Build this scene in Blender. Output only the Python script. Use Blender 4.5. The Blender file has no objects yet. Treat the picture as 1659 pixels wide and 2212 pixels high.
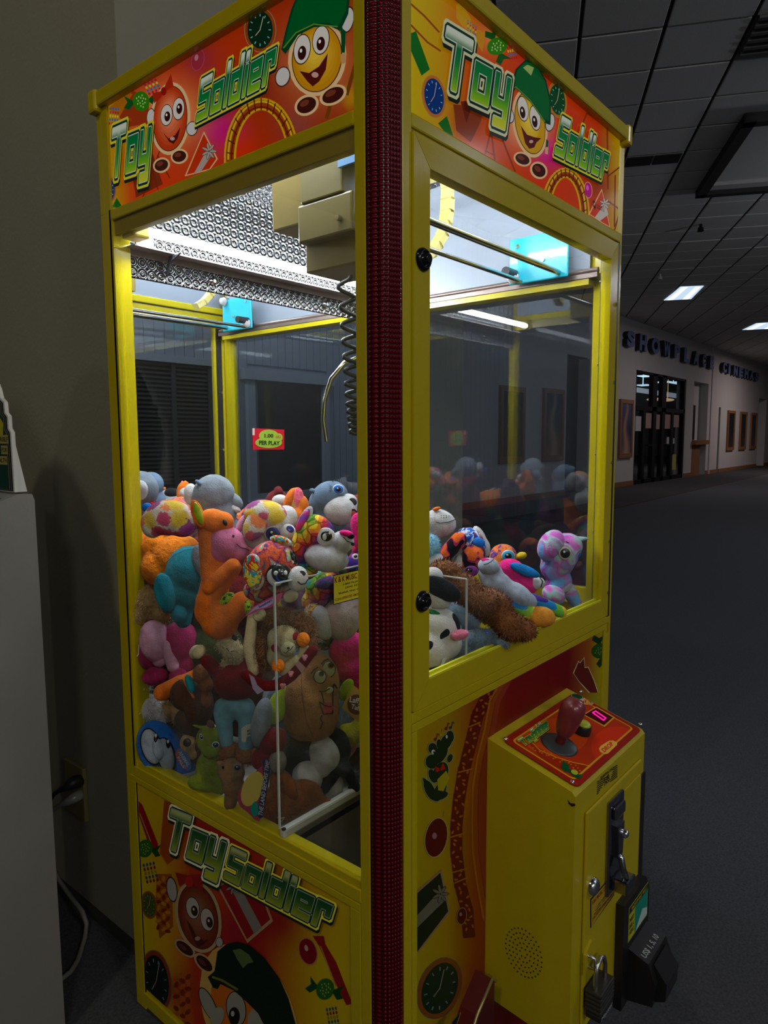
import bpy, bmesh, math, random
from mathutils import Vector, Matrix, Euler
random.seed(7)
C = bpy.context.scene.collection
PI = math.pi
# ------------------------------------------------------------------ camera
IW, IH, F = 1659, 2212, 1498.78
PITCH, ROLL, YAW = 0.105950, -0.0048105, 0.696076
CAM = Vector((-0.749312, -0.620338, 1.258093))
FWD = Vector((math.cos(PITCH)*math.cos(YAW), math.cos(PITCH)*math.sin(YAW), -math.sin(PITCH)))
_r = Vector((math.sin(YAW), -math.cos(YAW), 0)); _u = _r.cross(FWD)
RGT = _r*math.cos(ROLL) + _u*math.sin(ROLL)
UPV = -_r*math.sin(ROLL) + _u*math.cos(ROLL)
cd = bpy.data.cameras.new('camera'); cam = bpy.data.objects.new('camera', cd); C.objects.link(cam)
M = Matrix.Identity(4)
for i in range(3):
    M[i][0] = RGT[i]; M[i][1] = UPV[i]; M[i][2] = -FWD[i]; M[i][3] = CAM[i]
cam.matrix_world = M
cd.sensor_fit = 'VERTICAL'; cd.sensor_height = 36.0; cd.lens = 36.0*F/IH
cd.clip_start = 0.02; cd.clip_end = 200
bpy.context.scene.camera = cam
# ------------------------------------------------------------------ world, exposure
sc = bpy.context.scene
w = bpy.data.worlds.new('world'); sc.world = w; w.use_nodes = True
w.node_tree.nodes['Background'].inputs[0].default_value = (0.5, 0.56, 0.7, 1)
w.node_tree.nodes['Background'].inputs[1].default_value = 0.01
vs = sc.view_settings
vs.view_transform = 'Standard'; vs.look = 'None'; vs.gamma = 1; vs.exposure = 0.0; vs.use_curve_mapping = False
# strengths of the lamps of the place (used by the builders further down)
E_TUBE, E_TUBE2, E_HEAD = 185.0, 62.0, 0.46

def area_lamp(name, loc, sx, sy, power, col, aim=None):
    d = bpy.data.lights.new(name, 'AREA'); d.shape = 'RECTANGLE'; d.size = sx; d.size_y = sy
    d.energy = power; d.color = col
    o = bpy.data.objects.new(name, d); C.objects.link(o); o.location = loc
    if aim is not None:
        o.rotation_euler = (Vector(aim) - Vector(loc)).to_track_quat('-Z', 'Y').to_euler()
    return o
# ceiling troffers and the near lamp, with fill globes added behind and beside the camera
def globe_lamp(name, loc, r, power, col):
    d = bpy.data.lights.new(name, 'POINT'); d.shadow_soft_size = r; d.energy = power; d.color = col
    o = bpy.data.objects.new(name, d); C.objects.link(o); o.location = loc; return o
globe_lamp('pendant_light_near', (-2.35, -0.25, 4.1), 0.12, 62, (1.0, 0.93, 0.74))
area_lamp('troffer_light_hall', (5.72, -3.74, 4.2), 0.45, .4, 12, (0.84, 0.9, 1.0))
globe_lamp('fill_light_hall', (2.6, -3.8, 3.6), .2, 62, (0.84, 0.9, 1.0))  # added globe, like the next one, to brighten hall and ceiling
globe_lamp('fill_light_hall', (9.5, -1.5, 3.4), .2, 75, (0.86, 0.9, 1.0))
area_lamp('troffer_light_lobby', (17.5, 3.2, 4.15), 1.2, 1.2, 34, (1.0, 0.88, 0.84))
area_lamp('troffer_light_lobby', (27.0, 3.0, 4.15), 1.2, 1.2, 95, (1.0, 0.86, 0.82))

globe_lamp('fill_light_left', (-7.0, 3.0, 3.6), .2, 42, (1.0, 0.93, 0.76))  # added fill that lightens the kiosk's shadow on the wall
globe_lamp('fill_light_rear', (-3.6, -4.2, 3.5), .3, 115, (1.0, 0.94, 0.82))  # added fill for both machine faces and the kiosk side
globe_lamp('fill_light_rear', (-1.3, -4.5, 3.4), .3, 75, (1.0, 0.93, 0.82))  # second added fill, reaches the shaded wall beside the kiosk
# ------------------------------------------------------------------ geometry helpers
def ray(px, py):
    return FWD + RGT*((px-IW/2)/F) - UPV*((py-IH/2)/F)
def P(px, py, ax, val):                       # point where a sight line meets an axis plane
    d = ray(px, py); t = (val-CAM[ax])/d[ax]
    return CAM + d*t
def PN(px, py, p0, n):
    d = ray(px, py); t = (Vector(p0)-CAM).dot(n)/d.dot(n)
    return CAM + d*t
def proj(X):
    d = Vector(X)-CAM; z = d.dot(FWD)
    return IW/2 + F*d.dot(RGT)/z, IH/2 - F*d.dot(UPV)/z, z
FZ = -0.03
W, D = 0.828, 0.7426
MIR = 0.711

def s2l(c):
    return tuple(((x/255)/12.92 if x/255 <= 0.04045 else ((x/255+0.055)/1.055)**2.4) for x in c)

class MB:
    """collects shapes, builds ONE mesh object"""
    def __init__(s): s.v = []; s.f = []; s.m = []; s.sm = []
    def add(s, vs, fs, mi=0, smooth=False):
        b = len(s.v); s.v += [tuple(v) for v in vs]
        for f in fs: s.f.append([b+i for i in f]); s.m.append(mi); s.sm.append(smooth)
        return s
    def box(s, x0, y0, z0, x1, y1, z1, mi=0, bev=0.0):
        x0, x1 = min(x0, x1), max(x0, x1); y0, y1 = min(y0, y1), max(y0, y1); z0, z1 = min(z0, z1), max(z0, z1)
        b = min(bev, (x1-x0)*.45, (y1-y0)*.45, (z1-z0)*.45)
        if b <= 0:
            vs = [(x, y, z) for x in (x0, x1) for y in (y0, y1) for z in (z0, z1)]
            return s.add(vs, [(0,1,3,2),(4,6,7,5),(0,4,5,1),(2,3,7,6),(0,2,6,4),(1,5,7,3)], mi)
        bm = bmesh.new(); bmesh.ops.create_cube(bm, size=1)
        for v in bm.verts:
            v.co = Vector(((x0+x1)/2+v.co.x*(x1-x0), (y0+y1)/2+v.co.y*(y1-y0), (z0+z1)/2+v.co.z*(z1-z0)))
        bmesh.ops.bevel(bm, geom=bm.edges[:], offset=b, segments=2, affect='EDGES', profile=.5)
        s.bm(bm, mi); return s
    def bm(s, bm, mi=0, smooth=False):
        bm.verts.index_update()
        s.add([v.co[:] for v in bm.verts], [[v.index for v in f.verts] for f in bm.faces], mi, smooth); bm.free()
    def prism(s, pts, a0, a1, ax=2, mi=0):
        """pts 2D outline extruded along axis ax from a0 to a1"""
        n = len(pts)
        def mk(p, a):
            if ax == 2: return (p[0], p[1], a)
            if ax == 1: return (p[0], a, p[1])
            return (a, p[0], p[1])
        vs = [mk(p, a0) for p in pts]+[mk(p, a1) for p in pts]
        fs = [list(range(n))[::-1], list(range(n, 2*n))]+[(i, (i+1) % n, n+(i+1) % n, n+i) for i in range(n)]
        return s.add(vs, fs, mi)
    def cyl(s, a, b, r, r2=None, n=16, mi=0, smooth=True, caps=True):
        a = Vector(a); b = Vector(b); r2 = r if r2 is None else r2
        q = (b-a).to_track_quat('Z', 'Y'); vs = []
        for p, rr in ((a, r), (b, r2)):
            for i in range(n):
                t = 2*PI*i/n; vs.append(p+q @ Vector((rr*math.cos(t), rr*math.sin(t), 0)))
        s.add(vs, [(i, (i+1) % n, n+(i+1) % n, n+i) for i in range(n)], mi, smooth)
        if caps: s.add(vs, [list(range(n))[::-1], list(range(n, 2*n))], mi)
        return s
    def tube(s, pts, r, n=8, mi=0, rs=None, closed=False):
        pts = [Vector(p) for p in pts]; m = len(pts); rings = []; nrm = None
        for i, p in enumerate(pts):
            t = (pts[min(i+1, m-1)]-pts[max(i-1, 0)]).normalized()
            if nrm is None:
                nrm = t.orthogonal().normalized()
            nrm = (nrm - t*nrm.dot(t)).normalized(); bi = t.cross(nrm)
            rr = rs[i] if rs else r
            rings.append([p+nrm*rr*math.cos(2*PI*k/n)+bi*rr*math.sin(2*PI*k/n) for k in range(n)])
        vs = [v for g in rings for v in g]
        fs = [(i*n+k, i*n+(k+1) % n, (i+1)*n+(k+1) % n, (i+1)*n+k) for i in range(m-1) for k in range(n)]
        s.add(vs, fs, mi, True); s.add(vs, [list(range(n))[::-1], list(range((m-1)*n, m*n))], mi)
        return s
    def ell(s, c, ax, n=20, m=12, mi=0):
        """ellipsoid: centre, three axis vectors"""
        c = Vector(c); vs = [c+ax[2]]
        for j in range(1, m):
            ph = PI*j/m
            for i in range(n):
                t = 2*PI*i/n
                vs.append(c+ax[0]*(math.sin(ph)*math.cos(t))+ax[1]*(math.sin(ph)*math.sin(t))+ax[2]*math.cos(ph))
        vs.append(c-ax[2]); L = len(vs)-1
        fs = [(0, 1+i, 1+(i+1) % n) for i in range(n)]
        for j in range(m-2):
            a = 1+j*n; b = a+n
            fs += [(a+i, b+i, b+(i+1) % n, a+(i+1) % n) for i in range(n)]
        a = 1+(m-2)*n
        fs += [(a+i, L, a+(i+1) % n) for i in range(n)]
        return s.add(vs, fs, mi, True)
    def lathe(s, o, axis, prof, n=24, mi=0):
        o = Vector(o); q = Vector(axis).to_track_quat('Z', 'Y'); vs = []
        for r, h in prof:
            for i in range(n):
                t = 2*PI*i/n; vs.append(o+q @ Vector((r*math.cos(t), r*math.sin(t), h)))
        m = len(prof)
        s.add(vs, [(j*n+i, j*n+(i+1) % n, (j+1)*n+(i+1) % n, (j+1)*n+i) for j in range(m-1) for i in range(n)], mi, True)
        s.add(vs, [list(range(n))[::-1], list(range((m-1)*n, m*n))], mi)
        return s
    def build(s, name, mats, parent=None, kind=None, origin=None):
        me = bpy.data.meshes.new(name); vs = s.v
        o = bpy.data.objects.new(name, me); C.objects.link(o)
        if origin is not None:
            vs = [(v[0]-origin[0], v[1]-origin[1], v[2]-origin[2]) for v in vs]; o.location = origin
        me.from_pydata(vs, [], s.f)
        for mt in (mats if isinstance(mats, (list, tuple)) else [mats]): me.materials.append(mt)
        for p, mi, sm in zip(me.polygons, s.m, s.sm): p.material_index = mi; p.use_smooth = sm
        me.update()
        if parent is not None:
            o.parent = parent
            o.matrix_parent_inverse = world_of(parent).inverted()
        if kind: o['kind'] = kind
        return o
def world_of(o):
    m = Matrix.LocRotScale(o.location, o.rotation_euler, o.scale)
    if o.parent is not None: m = world_of(o.parent) @ o.matrix_parent_inverse @ m
    return m
def empty(name, loc=(0, 0, 0)):
    o = bpy.data.objects.new(name, None); o.location = loc; C.objects.link(o); o.empty_display_size = .05
    return o
def tag(o, label, cat, group=None):
    o['label'] = label; o['category'] = cat
    if group: o['group'] = group
    return o
def struct(o): o['kind'] = 'structure'; return o

# ------------------------------------------------------------------ materials
_mc = {}
def mat(name, col, rough=.6, metal=0., spec=.5, coat=0., sheen=0., noise=0., nscale=60., bump=0., bscale=300., emit=None, estr=0., alpha=1.):
    if name in _mc: return _mc[name]
    m = bpy.data.materials.new(name); m.use_nodes = True; nt = m.node_tree
    b = nt.nodes['Principled BSDF']; b.inputs['Base Color'].default_value = (*col, 1)
    b.inputs['Roughness'].default_value = rough; b.inputs['Metallic'].default_value = metal
    b.inputs['Specular IOR Level'].default_value = spec; b.inputs['Coat Weight'].default_value = coat
    b.inputs['Sheen Weight'].default_value = sheen
    if emit: b.inputs['Emission Color'].default_value = (*emit, 1); b.inputs['Emission Strength'].default_value = estr
    if noise or bump:
        tc = nt.nodes.new('ShaderNodeTexCoord')
    if noise:
        n = nt.nodes.new('ShaderNodeTexNoise'); n.inputs['Scale'].default_value = nscale; n.inputs['Detail'].default_value = 6
        r = nt.nodes.new('ShaderNodeMapRange'); r.inputs[3].default_value = 1-noise; r.inputs[4].default_value = 1+noise
        mx = nt.nodes.new('ShaderNodeMix'); mx.data_type = 'RGBA'; mx.blend_type = 'MULTIPLY'; mx.inputs[0].default_value = 1
        mx.inputs[6].default_value = (*col, 1)
        nt.links.new(tc.outputs['Object'], n.inputs['Vector']); nt.links.new(n.outputs['Fac'], r.inputs[0])
        nt.links.new(r.outputs[0], mx.inputs[7]); nt.links.new(mx.outputs[2], b.inputs['Base Color'])
    if bump:
        n = nt.nodes.new('ShaderNodeTexNoise'); n.inputs['Scale'].default_value = bscale; n.inputs['Detail'].default_value = 4
        bp = nt.nodes.new('ShaderNodeBump'); bp.inputs['Strength'].default_value = bump; bp.inputs['Distance'].default_value = .002
        nt.links.new(tc.outputs['Object'], n.inputs['Vector']); nt.links.new(n.outputs['Fac'], bp.inputs['Height'])
        nt.links.new(bp.outputs[0], b.inputs['Normal'])
    _mc[name] = m; return m
def ribbed(name, col, axis, scale, strength=.3, **k):
    m = mat(name, col, **k); nt = m.node_tree; b = nt.nodes['Principled BSDF']
    tc = nt.nodes.new('ShaderNodeTexCoord'); wv = nt.nodes.new('ShaderNodeTexWave'); wv.bands_direction = axis
    wv.inputs['Scale'].default_value = scale; wv.inputs['Distortion'].default_value = .25; wv.inputs['Detail'].default_value = 1
    bp = nt.nodes.new('ShaderNodeBump'); bp.inputs['Strength'].default_value = strength; bp.inputs['Distance'].default_value = .001
    nt.links.new(tc.outputs['Object'], wv.inputs['Vector']); nt.links.new(wv.outputs['Fac'], bp.inputs['Height'])
    nt.links.new(bp.outputs[0], b.inputs['Normal']); return m
def glassy(name, tint=(1, 1, 1), ior=1.5, haze=0.0, hazecol=(.5, .5, .5)):
    m = bpy.data.materials.new(name); m.use_nodes = True; nt = m.node_tree; nt.nodes.clear()
    o = nt.nodes.new('ShaderNodeOutputMaterial'); t = nt.nodes.new('ShaderNodeBsdfTransparent'); t.inputs[0].default_value = (*tint, 1)
    g = nt.nodes.new('ShaderNodeBsdfGlossy'); g.inputs['Roughness'].default_value = 0.0; g.inputs[0].default_value = (1, 1, 1, 1)
    # Schlick reflectance, the same from both sides of the sheet
    lw = nt.nodes.new('ShaderNodeLayerWeight'); lw.inputs[0].default_value = .5
    pw_ = nt.nodes.new('ShaderNodeMath'); pw_.operation = 'POWER'; pw_.inputs[1].default_value = 5
    f0 = ((ior-1)/(ior+1))**2
    fr = nt.nodes.new('ShaderNodeMapRange'); fr.inputs[3].default_value = f0; fr.inputs[4].default_value = 1
    nt.links.new(lw.outputs['Facing'], pw_.inputs[0]); nt.links.new(pw_.outputs[0], fr.inputs[0])
    mx = nt.nodes.new('ShaderNodeMixShader'); nt.links.new(fr.outputs[0], mx.inputs[0])
    nt.links.new(t.outputs[0], mx.inputs[1]); nt.links.new(g.outputs[0], mx.inputs[2]); out = mx
    if haze:
        d = nt.nodes.new('ShaderNodeBsdfDiffuse'); d.inputs[0].default_value = (*hazecol, 1)
        m2 = nt.nodes.new('ShaderNodeMixShader'); m2.inputs[0].default_value = haze
        nt.links.new(mx.outputs[0], m2.inputs[1]); nt.links.new(d.outputs[0], m2.inputs[2]); out = m2
    nt.links.new(out.outputs[0], o.inputs[0]); _mc[name] = m; return m
YEL = (0.47, 0.365, 0.004)
Y = mat('yellow_paint', YEL, rough=.2, spec=.35, noise=.06, nscale=40, bump=.04, bscale=500)
YH = ribbed('yellow_ribbed_across', YEL, 'Z', 130, .10, rough=.14, spec=.35)
YV = ribbed('yellow_ribbed_upright', YEL, 'X', 130, .10, rough=.14, spec=.35)
BLK = mat('black_plastic', (.012, .012, .013), rough=.4)
CHR = mat('chrome', (.75, .75, .78), rough=.12, metal=1)
STL = mat('steel', (.5, .5, .52), rough=.3, metal=1)
DARKM = mat('dark_metal', (.05, .05, .06), rough=.35, metal=.8)
WHITEP = mat('white_acrylic', (.24, .26, .31), rough=.35, noise=.05, nscale=9)
GLASS = glassy('window_glass', (.93, .95, .95), 1.5)
ACRY = glassy('acrylic', (.95, .96, .96), 1.45)
EDGE = mat('acrylic_edge', (.55, .56, .52), rough=.3)

# ------------------------------------------------------------------ flat prints
def attr_mat(name, estr=0., rough=.3, gain=1.):
    if name in _mc: return _mc[name]
    m = bpy.data.materials.new(name); m.use_nodes = True; nt = m.node_tree; b = nt.nodes['Principled BSDF']
    a = nt.nodes.new('ShaderNodeAttribute'); a.attribute_name = 'Col'
    if gain != 1.:
        g = nt.nodes.new('ShaderNodeMix'); g.data_type = 'RGBA'; g.blend_type = 'MULTIPLY'; g.inputs[0].default_value = 1
        g.inputs[7].default_value = (gain, gain, gain, 1); nt.links.new(a.outputs['Color'], g.inputs[6]); src = g.outputs[2]
    else: src = a.outputs['Color']
    nt.links.new(src, b.inputs['Base Color'])
    b.inputs['Roughness'].default_value = rough; b.inputs['Specular IOR Level'].default_value = .15
    if estr:
        nt.links.new(a.outputs['Color'], b.inputs['Emission Color']); b.inputs['Emission Strength'].default_value = estr
    _mc[name] = m; return m
_txt = {}
def text_polys(s, bold=0.012):
    if s in _txt: return _txt[s]
    cu = bpy.data.curves.new('t', 'FONT'); cu.body = s; cu.offset = bold; cu.resolution_u = 3; cu.fill_mode = 'FRONT'
    ob = bpy.data.objects.new('t', cu); C.objects.link(ob)
    dg = bpy.context.evaluated_depsgraph_get(); dg.update(); me = ob.evaluated_get(dg).to_mesh()
    vs = [(v.co.x, v.co.y) for v in me.vertices]; fs = [list(p.vertices) for p in me.polygons]
    bpy.data.objects.remove(ob); bpy.data.curves.remove(cu)
    x0 = min(v[0] for v in vs); x1 = max(v[0] for v in vs); y0 = min(v[1] for v in vs); y1 = max(v[1] for v in vs)
    _txt[s] = ([((x-x0)/(x1-x0), (y-y0)/(y1-y0)) for x, y in vs], fs); return _txt[s]
def clip(poly, x0, y0, x1, y1):
    def cut(ps, f, g):
        out = []
        for i in range(len(ps)):
            a, b = ps[i-1], ps[i]
            fa, fb = f(a), f(b)
            if (fa >= 0) != (fb >= 0):
                t = fa/(fa-fb); out.append((a[0]+(b[0]-a[0])*t, a[1]+(b[1]-a[1])*t))
            if fb >= 0: out.append(b)
        return out
    for f in (lambda p: p[0]-x0, lambda p: x1-p[0], lambda p: p[1]-y0, lambda p: y1-p[1]):
        if len(poly) < 3: return []
        poly = cut(poly, f, None)
    return poly
GL = {'T': [[(0,.9),(.8,.9)],[(.42,.9),(.42,0)]], 'o': [[(0,0),(.52,0),(.52,.58),(0,.58),(0,0)]],
 'y': [[(0,.6),(0,.08),(.5,.08)],[(.5,.6),(.5,-.3),(.12,-.3)]], 'S': [[(.62,.9),(.05,.9),(.05,.48),(.6,.48),(.6,0),(0,0)]],
 'l': [[(0,.95),(0,0)]], 'd': [[(.5,.95),(.5,0),(0,0),(0,.58),(.5,.58)]], 'i': [[(0,.6),(0,0)],[(0,.86),(0,.92)]],
 'e': [[(.52,0),(0,0),(0,.58),(.52,.58),(.52,.3),(0,.3)]], 'r': [[(0,0),(0,.6),(.4,.6),(.4,.42)]]}
GW = dict(T=.84, o=.52, y=.5, S=.62, l=0, d=.5, i=0, e=.52, r=.4)
def lerp(a, b, t): return tuple(a[i]+(b[i]-a[i])*t for i in range(3))
def ramp(stops, t):
    for (t0, c0), (t1, c1) in zip(stops, stops[1:]):
        if t <= t1: return lerp(c0, c1, max(0, (t-t0)/(t1-t0+1e-9)))
    return stops[-1][1]
class Print:
    """printed sheet on a plane: coordinates are (a, z) in that plane; ax 0 -> x=val (a is y), ax 1 -> y=val (a is x)"""
    def __init__(s, ax, val, rect, sgn=-1, to3=None, topx=None):
        s.ax, s.val, s.rect, s.sgn = ax, val, rect, sgn
        s.v = []; s.f = []; s.c = []; s.to3 = to3; s.topx = topx
    def uv(s, px, py):
        if s.topx: return s.topx(px, py)
        p = P(px, py, s.ax, s.val); return (p[1-s.ax], p[2])
    def at(s, a, z, lay):
        if s.to3: return s.to3(a, z, lay*.00015)
        o = s.val+s.sgn*lay*.00015
        return (o, a, z) if s.ax == 0 else (a, o, z)
    def raw(s, pts, col, lay, doclip=True):
        if doclip and s.rect: pts = clip(pts, *s.rect)
        if len(pts) < 3: return
        b = len(s.v); lay = lay+(len(s.f) % 11)*.08; s.v += [s.at(p[0], p[1], lay) for p in pts]; s.f.append(list(range(b, b+len(pts))))
        s.c.append([col(p) if callable(col) else col for p in pts])
    def poly(s, px, col, lay): s.raw([s.uv(*p) for p in px], s.cc(col), lay)
    def cc(s, col): return col if callable(col) else s2l(col)
    def ell(s, cx, cy, rx, ry, col, lay, rot=0, n=28, a0=0, a1=360):
        r = math.radians(rot); pts = []
        full = a1-a0 >= 360
        for i in range(n if full else n+1):
            t = math.radians(a0+(a1-a0)*i/n); x = rx*math.cos(t); y = -ry*math.sin(t)
            pts.append((cx+x*math.cos(r)-y*math.sin(r), cy+x*math.sin(r)+y*math.cos(r)))
        s.poly(pts, col, lay)
    def line(s, px, wd, col, lay):
        px = [Vector((p[0], p[1])) for p in px]
        for a, b in zip(px, px[1:]):
            d = (b-a)
            if d.length < 1e-6: continue
            d.normalize(); n = Vector((-d.y, d.x))*wd/2; e = d*wd*.4
            s.poly([tuple(a-e+n), tuple(b+e+n), tuple(b+e-n), tuple(a-e-n)], col, lay)
    def text(s, st, o, ex, ey, col, lay, bold=.012):
        """o lower left pixel, ex lower right pixel, ey upper left pixel"""
        O = Vector(s.uv(*o)); X = Vector(s.uv(*ex))-O; U = Vector(s.uv(*ey))-O
        vs, fs = text_polys(st, bold)
        for f in fs:
            s.raw([tuple(O+X*vs[i][0]+U*vs[i][1]) for i in f], s2l(col), lay)
    def logo(s, st, o, ex, ey, lay, dark=1.0, hw=.10, lite=False):
        O = Vector(s.uv(*o)); X = Vector(s.uv(*ex))-O; U = Vector(s.uv(*ey))-O
        tot = sum(GW[ch]+.34 for ch in st)-.34; k = 1.0/(tot+2*hw)
        def fn(u, v): return O+X*((u+hw)*k)+U*(v)
        inv = Matrix(((X.x*k, U.x), (X.y*k, U.y))).inverted()
        G = [(-.3, (190, 190, 40)), (0, (110, 165, 20)), (.25, (20, 125, 40)), (.5, (0, 110, 50)), (.78, (0, 100, 55)), (.92, (190, 200, 180)), (1.2, (215, 215, 210))]
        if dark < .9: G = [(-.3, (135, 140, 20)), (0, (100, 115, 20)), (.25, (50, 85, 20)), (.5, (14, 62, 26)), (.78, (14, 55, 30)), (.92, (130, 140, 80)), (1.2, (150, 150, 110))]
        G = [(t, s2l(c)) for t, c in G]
        def grad(p):
            q = inv @ (Vector(p)-O); return ramp(G, q.y)
        layers = [(hw+.135, (10, 25, 15), (.05, -.07)), (hw+.13, (200, 190, 40) if not lite else (190, 190, 150), (0, 0)), (hw+.075, (5, 45, 28), (0, 0)), (hw+(.022 if dark > .9 else .032), (190, 195, 175) if dark > .9 else (115, 120, 105), (0, 0)), (hw, None, (0, 0))]
        for li, (h, col, off) in enumerate(layers):
            x = 0
            for ch in st:
                for pl in GL[ch]:
                    for a, b in zip(pl, pl[1:]):
                        x0, x1 = sorted((a[0], b[0])); y0, y1 = sorted((a[1], b[1]))
                        x0 += x-h+off[0]; x1 += x+h+off[0]; y0 -= h-off[1]; y1 += h+off[1]
                        if h > hw+.05: cs = .07
                        else: cs = .03
                        if col is None:
                            ys = [y0]+[t for t in (0, .18, .45, .72, .92) if y0 < t < y1]+[y1]
                            for ya, yb in zip(ys, ys[1:]):
                                s.raw([tuple(fn(*q)) for q in ((x0, ya), (x1, ya), (x1, yb), (x0, yb))], grad, lay+li)
                        else:
                            q8 = [(x0+cs, y0), (x1-cs, y0), (x1, y0+cs), (x1, y1-cs), (x1-cs, y1), (x0+cs, y1), (x0, y1-cs), (x0, y0+cs)]
                            s.raw([tuple(fn(*q)) for q in q8], s2l(col), lay+li)
                x += GW[ch]+.34
    def bg(s, nx, ny, fcol):
        a0, z0, a1, z1 = s.rect
        for i in range(nx):
            for j in range(ny):
                q = [(a0+(a1-a0)*(i+di)/nx, z0+(z1-z0)*(j+dj)/ny) for di, dj in ((0,0),(1,0),(1,1),(0,1))]
                b = len(s.v); s.v += [s.at(p[0], p[1], 0) for p in q]; s.f.append([b, b+1, b+2, b+3]); s.c.append([fcol(p) for p in q])
    def build(s, name, m, parent):
        me = bpy.data.meshes.new(name); me.from_pydata([tuple(v) for v in s.v], [], s.f)
        ca = me.color_attributes.new('Col', 'FLOAT_COLOR', 'CORNER'); flat = []
        for p, cs in zip(me.polygons, s.c):
            for k in range(p.loop_total): flat += [*cs[k], 1.0]
        ca.data.foreach_set('color', flat); me.materials.append(m); me.update()
        o = bpy.data.objects.new(name, me); C.objects.link(o)
        if parent is not None: o.parent = parent; o.matrix_parent_inverse = world_of(parent).inverted()
        return o
def blobcol(base, blobs, pr):
    """smooth colour field of an airbrushed print; base ramp along a, blobs = (px, py, radius_px, colour)"""
    bl = [(x, y, r, s2l(c)) for x, y, r, c in blobs]
    st = [(t, s2l(c)) for t, c in base]
    a0, z0, a1, z1 = pr.rect
    def f(p):
        t = (p[0]-a0)/(a1-a0); c = ramp(st, t)
        q = pr.at(p[0], p[1], 0); x, y, _ = proj(q)
        for bx, by, r, col in bl:
            d = ((x-bx)**2+(y-by)**2)/(r*r); k = math.exp(-d*1.6); c = lerp(c, col, min(1, k))
        return c
    return f
# ================================================================== the setting
WALLM = mat('painted_wall', (.235, .225, .17), rough=.9, noise=.05, nscale=5, bump=.5, bscale=90)
WALLC = mat('lobby_wall', (.50, .47, .47), rough=.9, noise=.05, nscale=3, bump=.3, bscale=60)
CARPET = mat('carpet', (.06, .063, .074), rough=1, noise=.85, nscale=160, bump=.8, bscale=300)
CARPET2 = mat('carpet_border', (.035, .03, .036), rough=1, noise=.6, nscale=60)
CURB = mat('carpet_strip', (.035, .014, .012), rough=.9)
TILE = mat('ceiling_tile', (.62, .61, .58), rough=.95, noise=.14, nscale=70, bump=.6, bscale=160)
TBAR = mat('ceiling_grid', (.06, .06, .06), rough=.8)
WOODM = mat('oak_trim', (.26, .11, .045), rough=.5, noise=.2, nscale=12)
BLKF = mat('black_frame', (.006, .005, .006), rough=.7, spec=.15)
SIDING = mat('grey_siding', (.30, .34, .40), rough=.8, noise=.05, nscale=4)
GREYTRIM = mat('grey_trim', (.36, .40, .46), rough=.6)
DARKG = mat('dark_glass', (.006, .007, .009), rough=.08)
YC = 6.2; HC = 4.27
fl = MB().box(-12, -5.3, FZ-.1, 48, 9.2, FZ).build('floor', CARPET); struct(fl)
b2 = MB().prism([(9, 4.18), (48, 5.2), (48, 6.2), (9, 6.2)], FZ, FZ+.004).build('floor_border', CARPET2, fl)
b3 = MB().prism([(9, 4.12), (48, 5.12), (48, 5.2), (9, 4.2)], FZ, FZ+.006).build('carpet_strip', CURB, fl)
# --- ceiling: tee grid with 2 ft tiles, turned 27 degrees to the machine
ce = MB().box(-12, -5.3, HC+.03, 48, 9.2, HC+.13).build('ceiling', TBAR); struct(ce)
TH = math.radians(27.3); UX = Vector((math.cos(TH), math.sin(TH), 0)); UY = Vector((-math.sin(TH), math.cos(TH), 0))
U0, V0, TS = 4.86, -.45, .61
def uvw(u, v, z=HC): p = UX*u+UY*v; return Vector((p.x, p.y, z))
cof = (6.48, -5.2, 8.60, -2.03)
vent_c = (7.32, -1.64, 7.57, -1.08)
tiles = []
for i in range(-6, 70):
    for j in range(-36, 22):
        u = U0+i*TS; v = V0+j*TS; c = uvw(u+TS/2, v+TS/2)
        if not (-11 < c.x < 47 and -4.9 < c.y < 9): continue
        if cof[0]-.1 < u+TS/2 < cof[2]+.1 and cof[1] < v+TS/2 < cof[3]+.05: continue
        if 4.8 < u+TS/2 < 5.45 and -2.3 < v+TS/2 < -1.7: continue
        x, y, z = proj(c)
        dd = (c-CAM).length
        vis = z > 0 and 880 < x < 1700 and -60 < y < 800
        tiles.append((0 if vis else 1, dd, u, v))
tiles.sort()
tme = None; rest = MB(); nv = 0
g = .014
for vi, dd, u, v in tiles:
    if not vi and nv < 240:
        if tme is None:
            t = MB().box(g, g, 0, TS-g, TS-g, .02, bev=.006).build('ceiling_tile', TILE, ce); tme = t.data
        else:
            t = bpy.data.objects.new('ceiling_tile', tme); C.objects.link(t); t.parent = ce
        t.location = uvw(u, v, HC+.002*math.sin(nv*7.3)); t.rotation_euler = (0, 0, TH); nv += 1
    else:
        q = [uvw(u+a, v+b, HC) for a, b in ((g, g), (TS-g, g), (TS-g, TS-g), (g, TS-g))]
        rest.add([(*p[:2], HC) for p in q]+[(*p[:2], HC+.02) for p in q], [(0,1,2,3),(0,1,5,4),(1,2,6,5),(2,3,7,6),(3,0,4,7)])
rest.build('ceiling_tiles_far', TILE, ce, kind='stuff')
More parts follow.
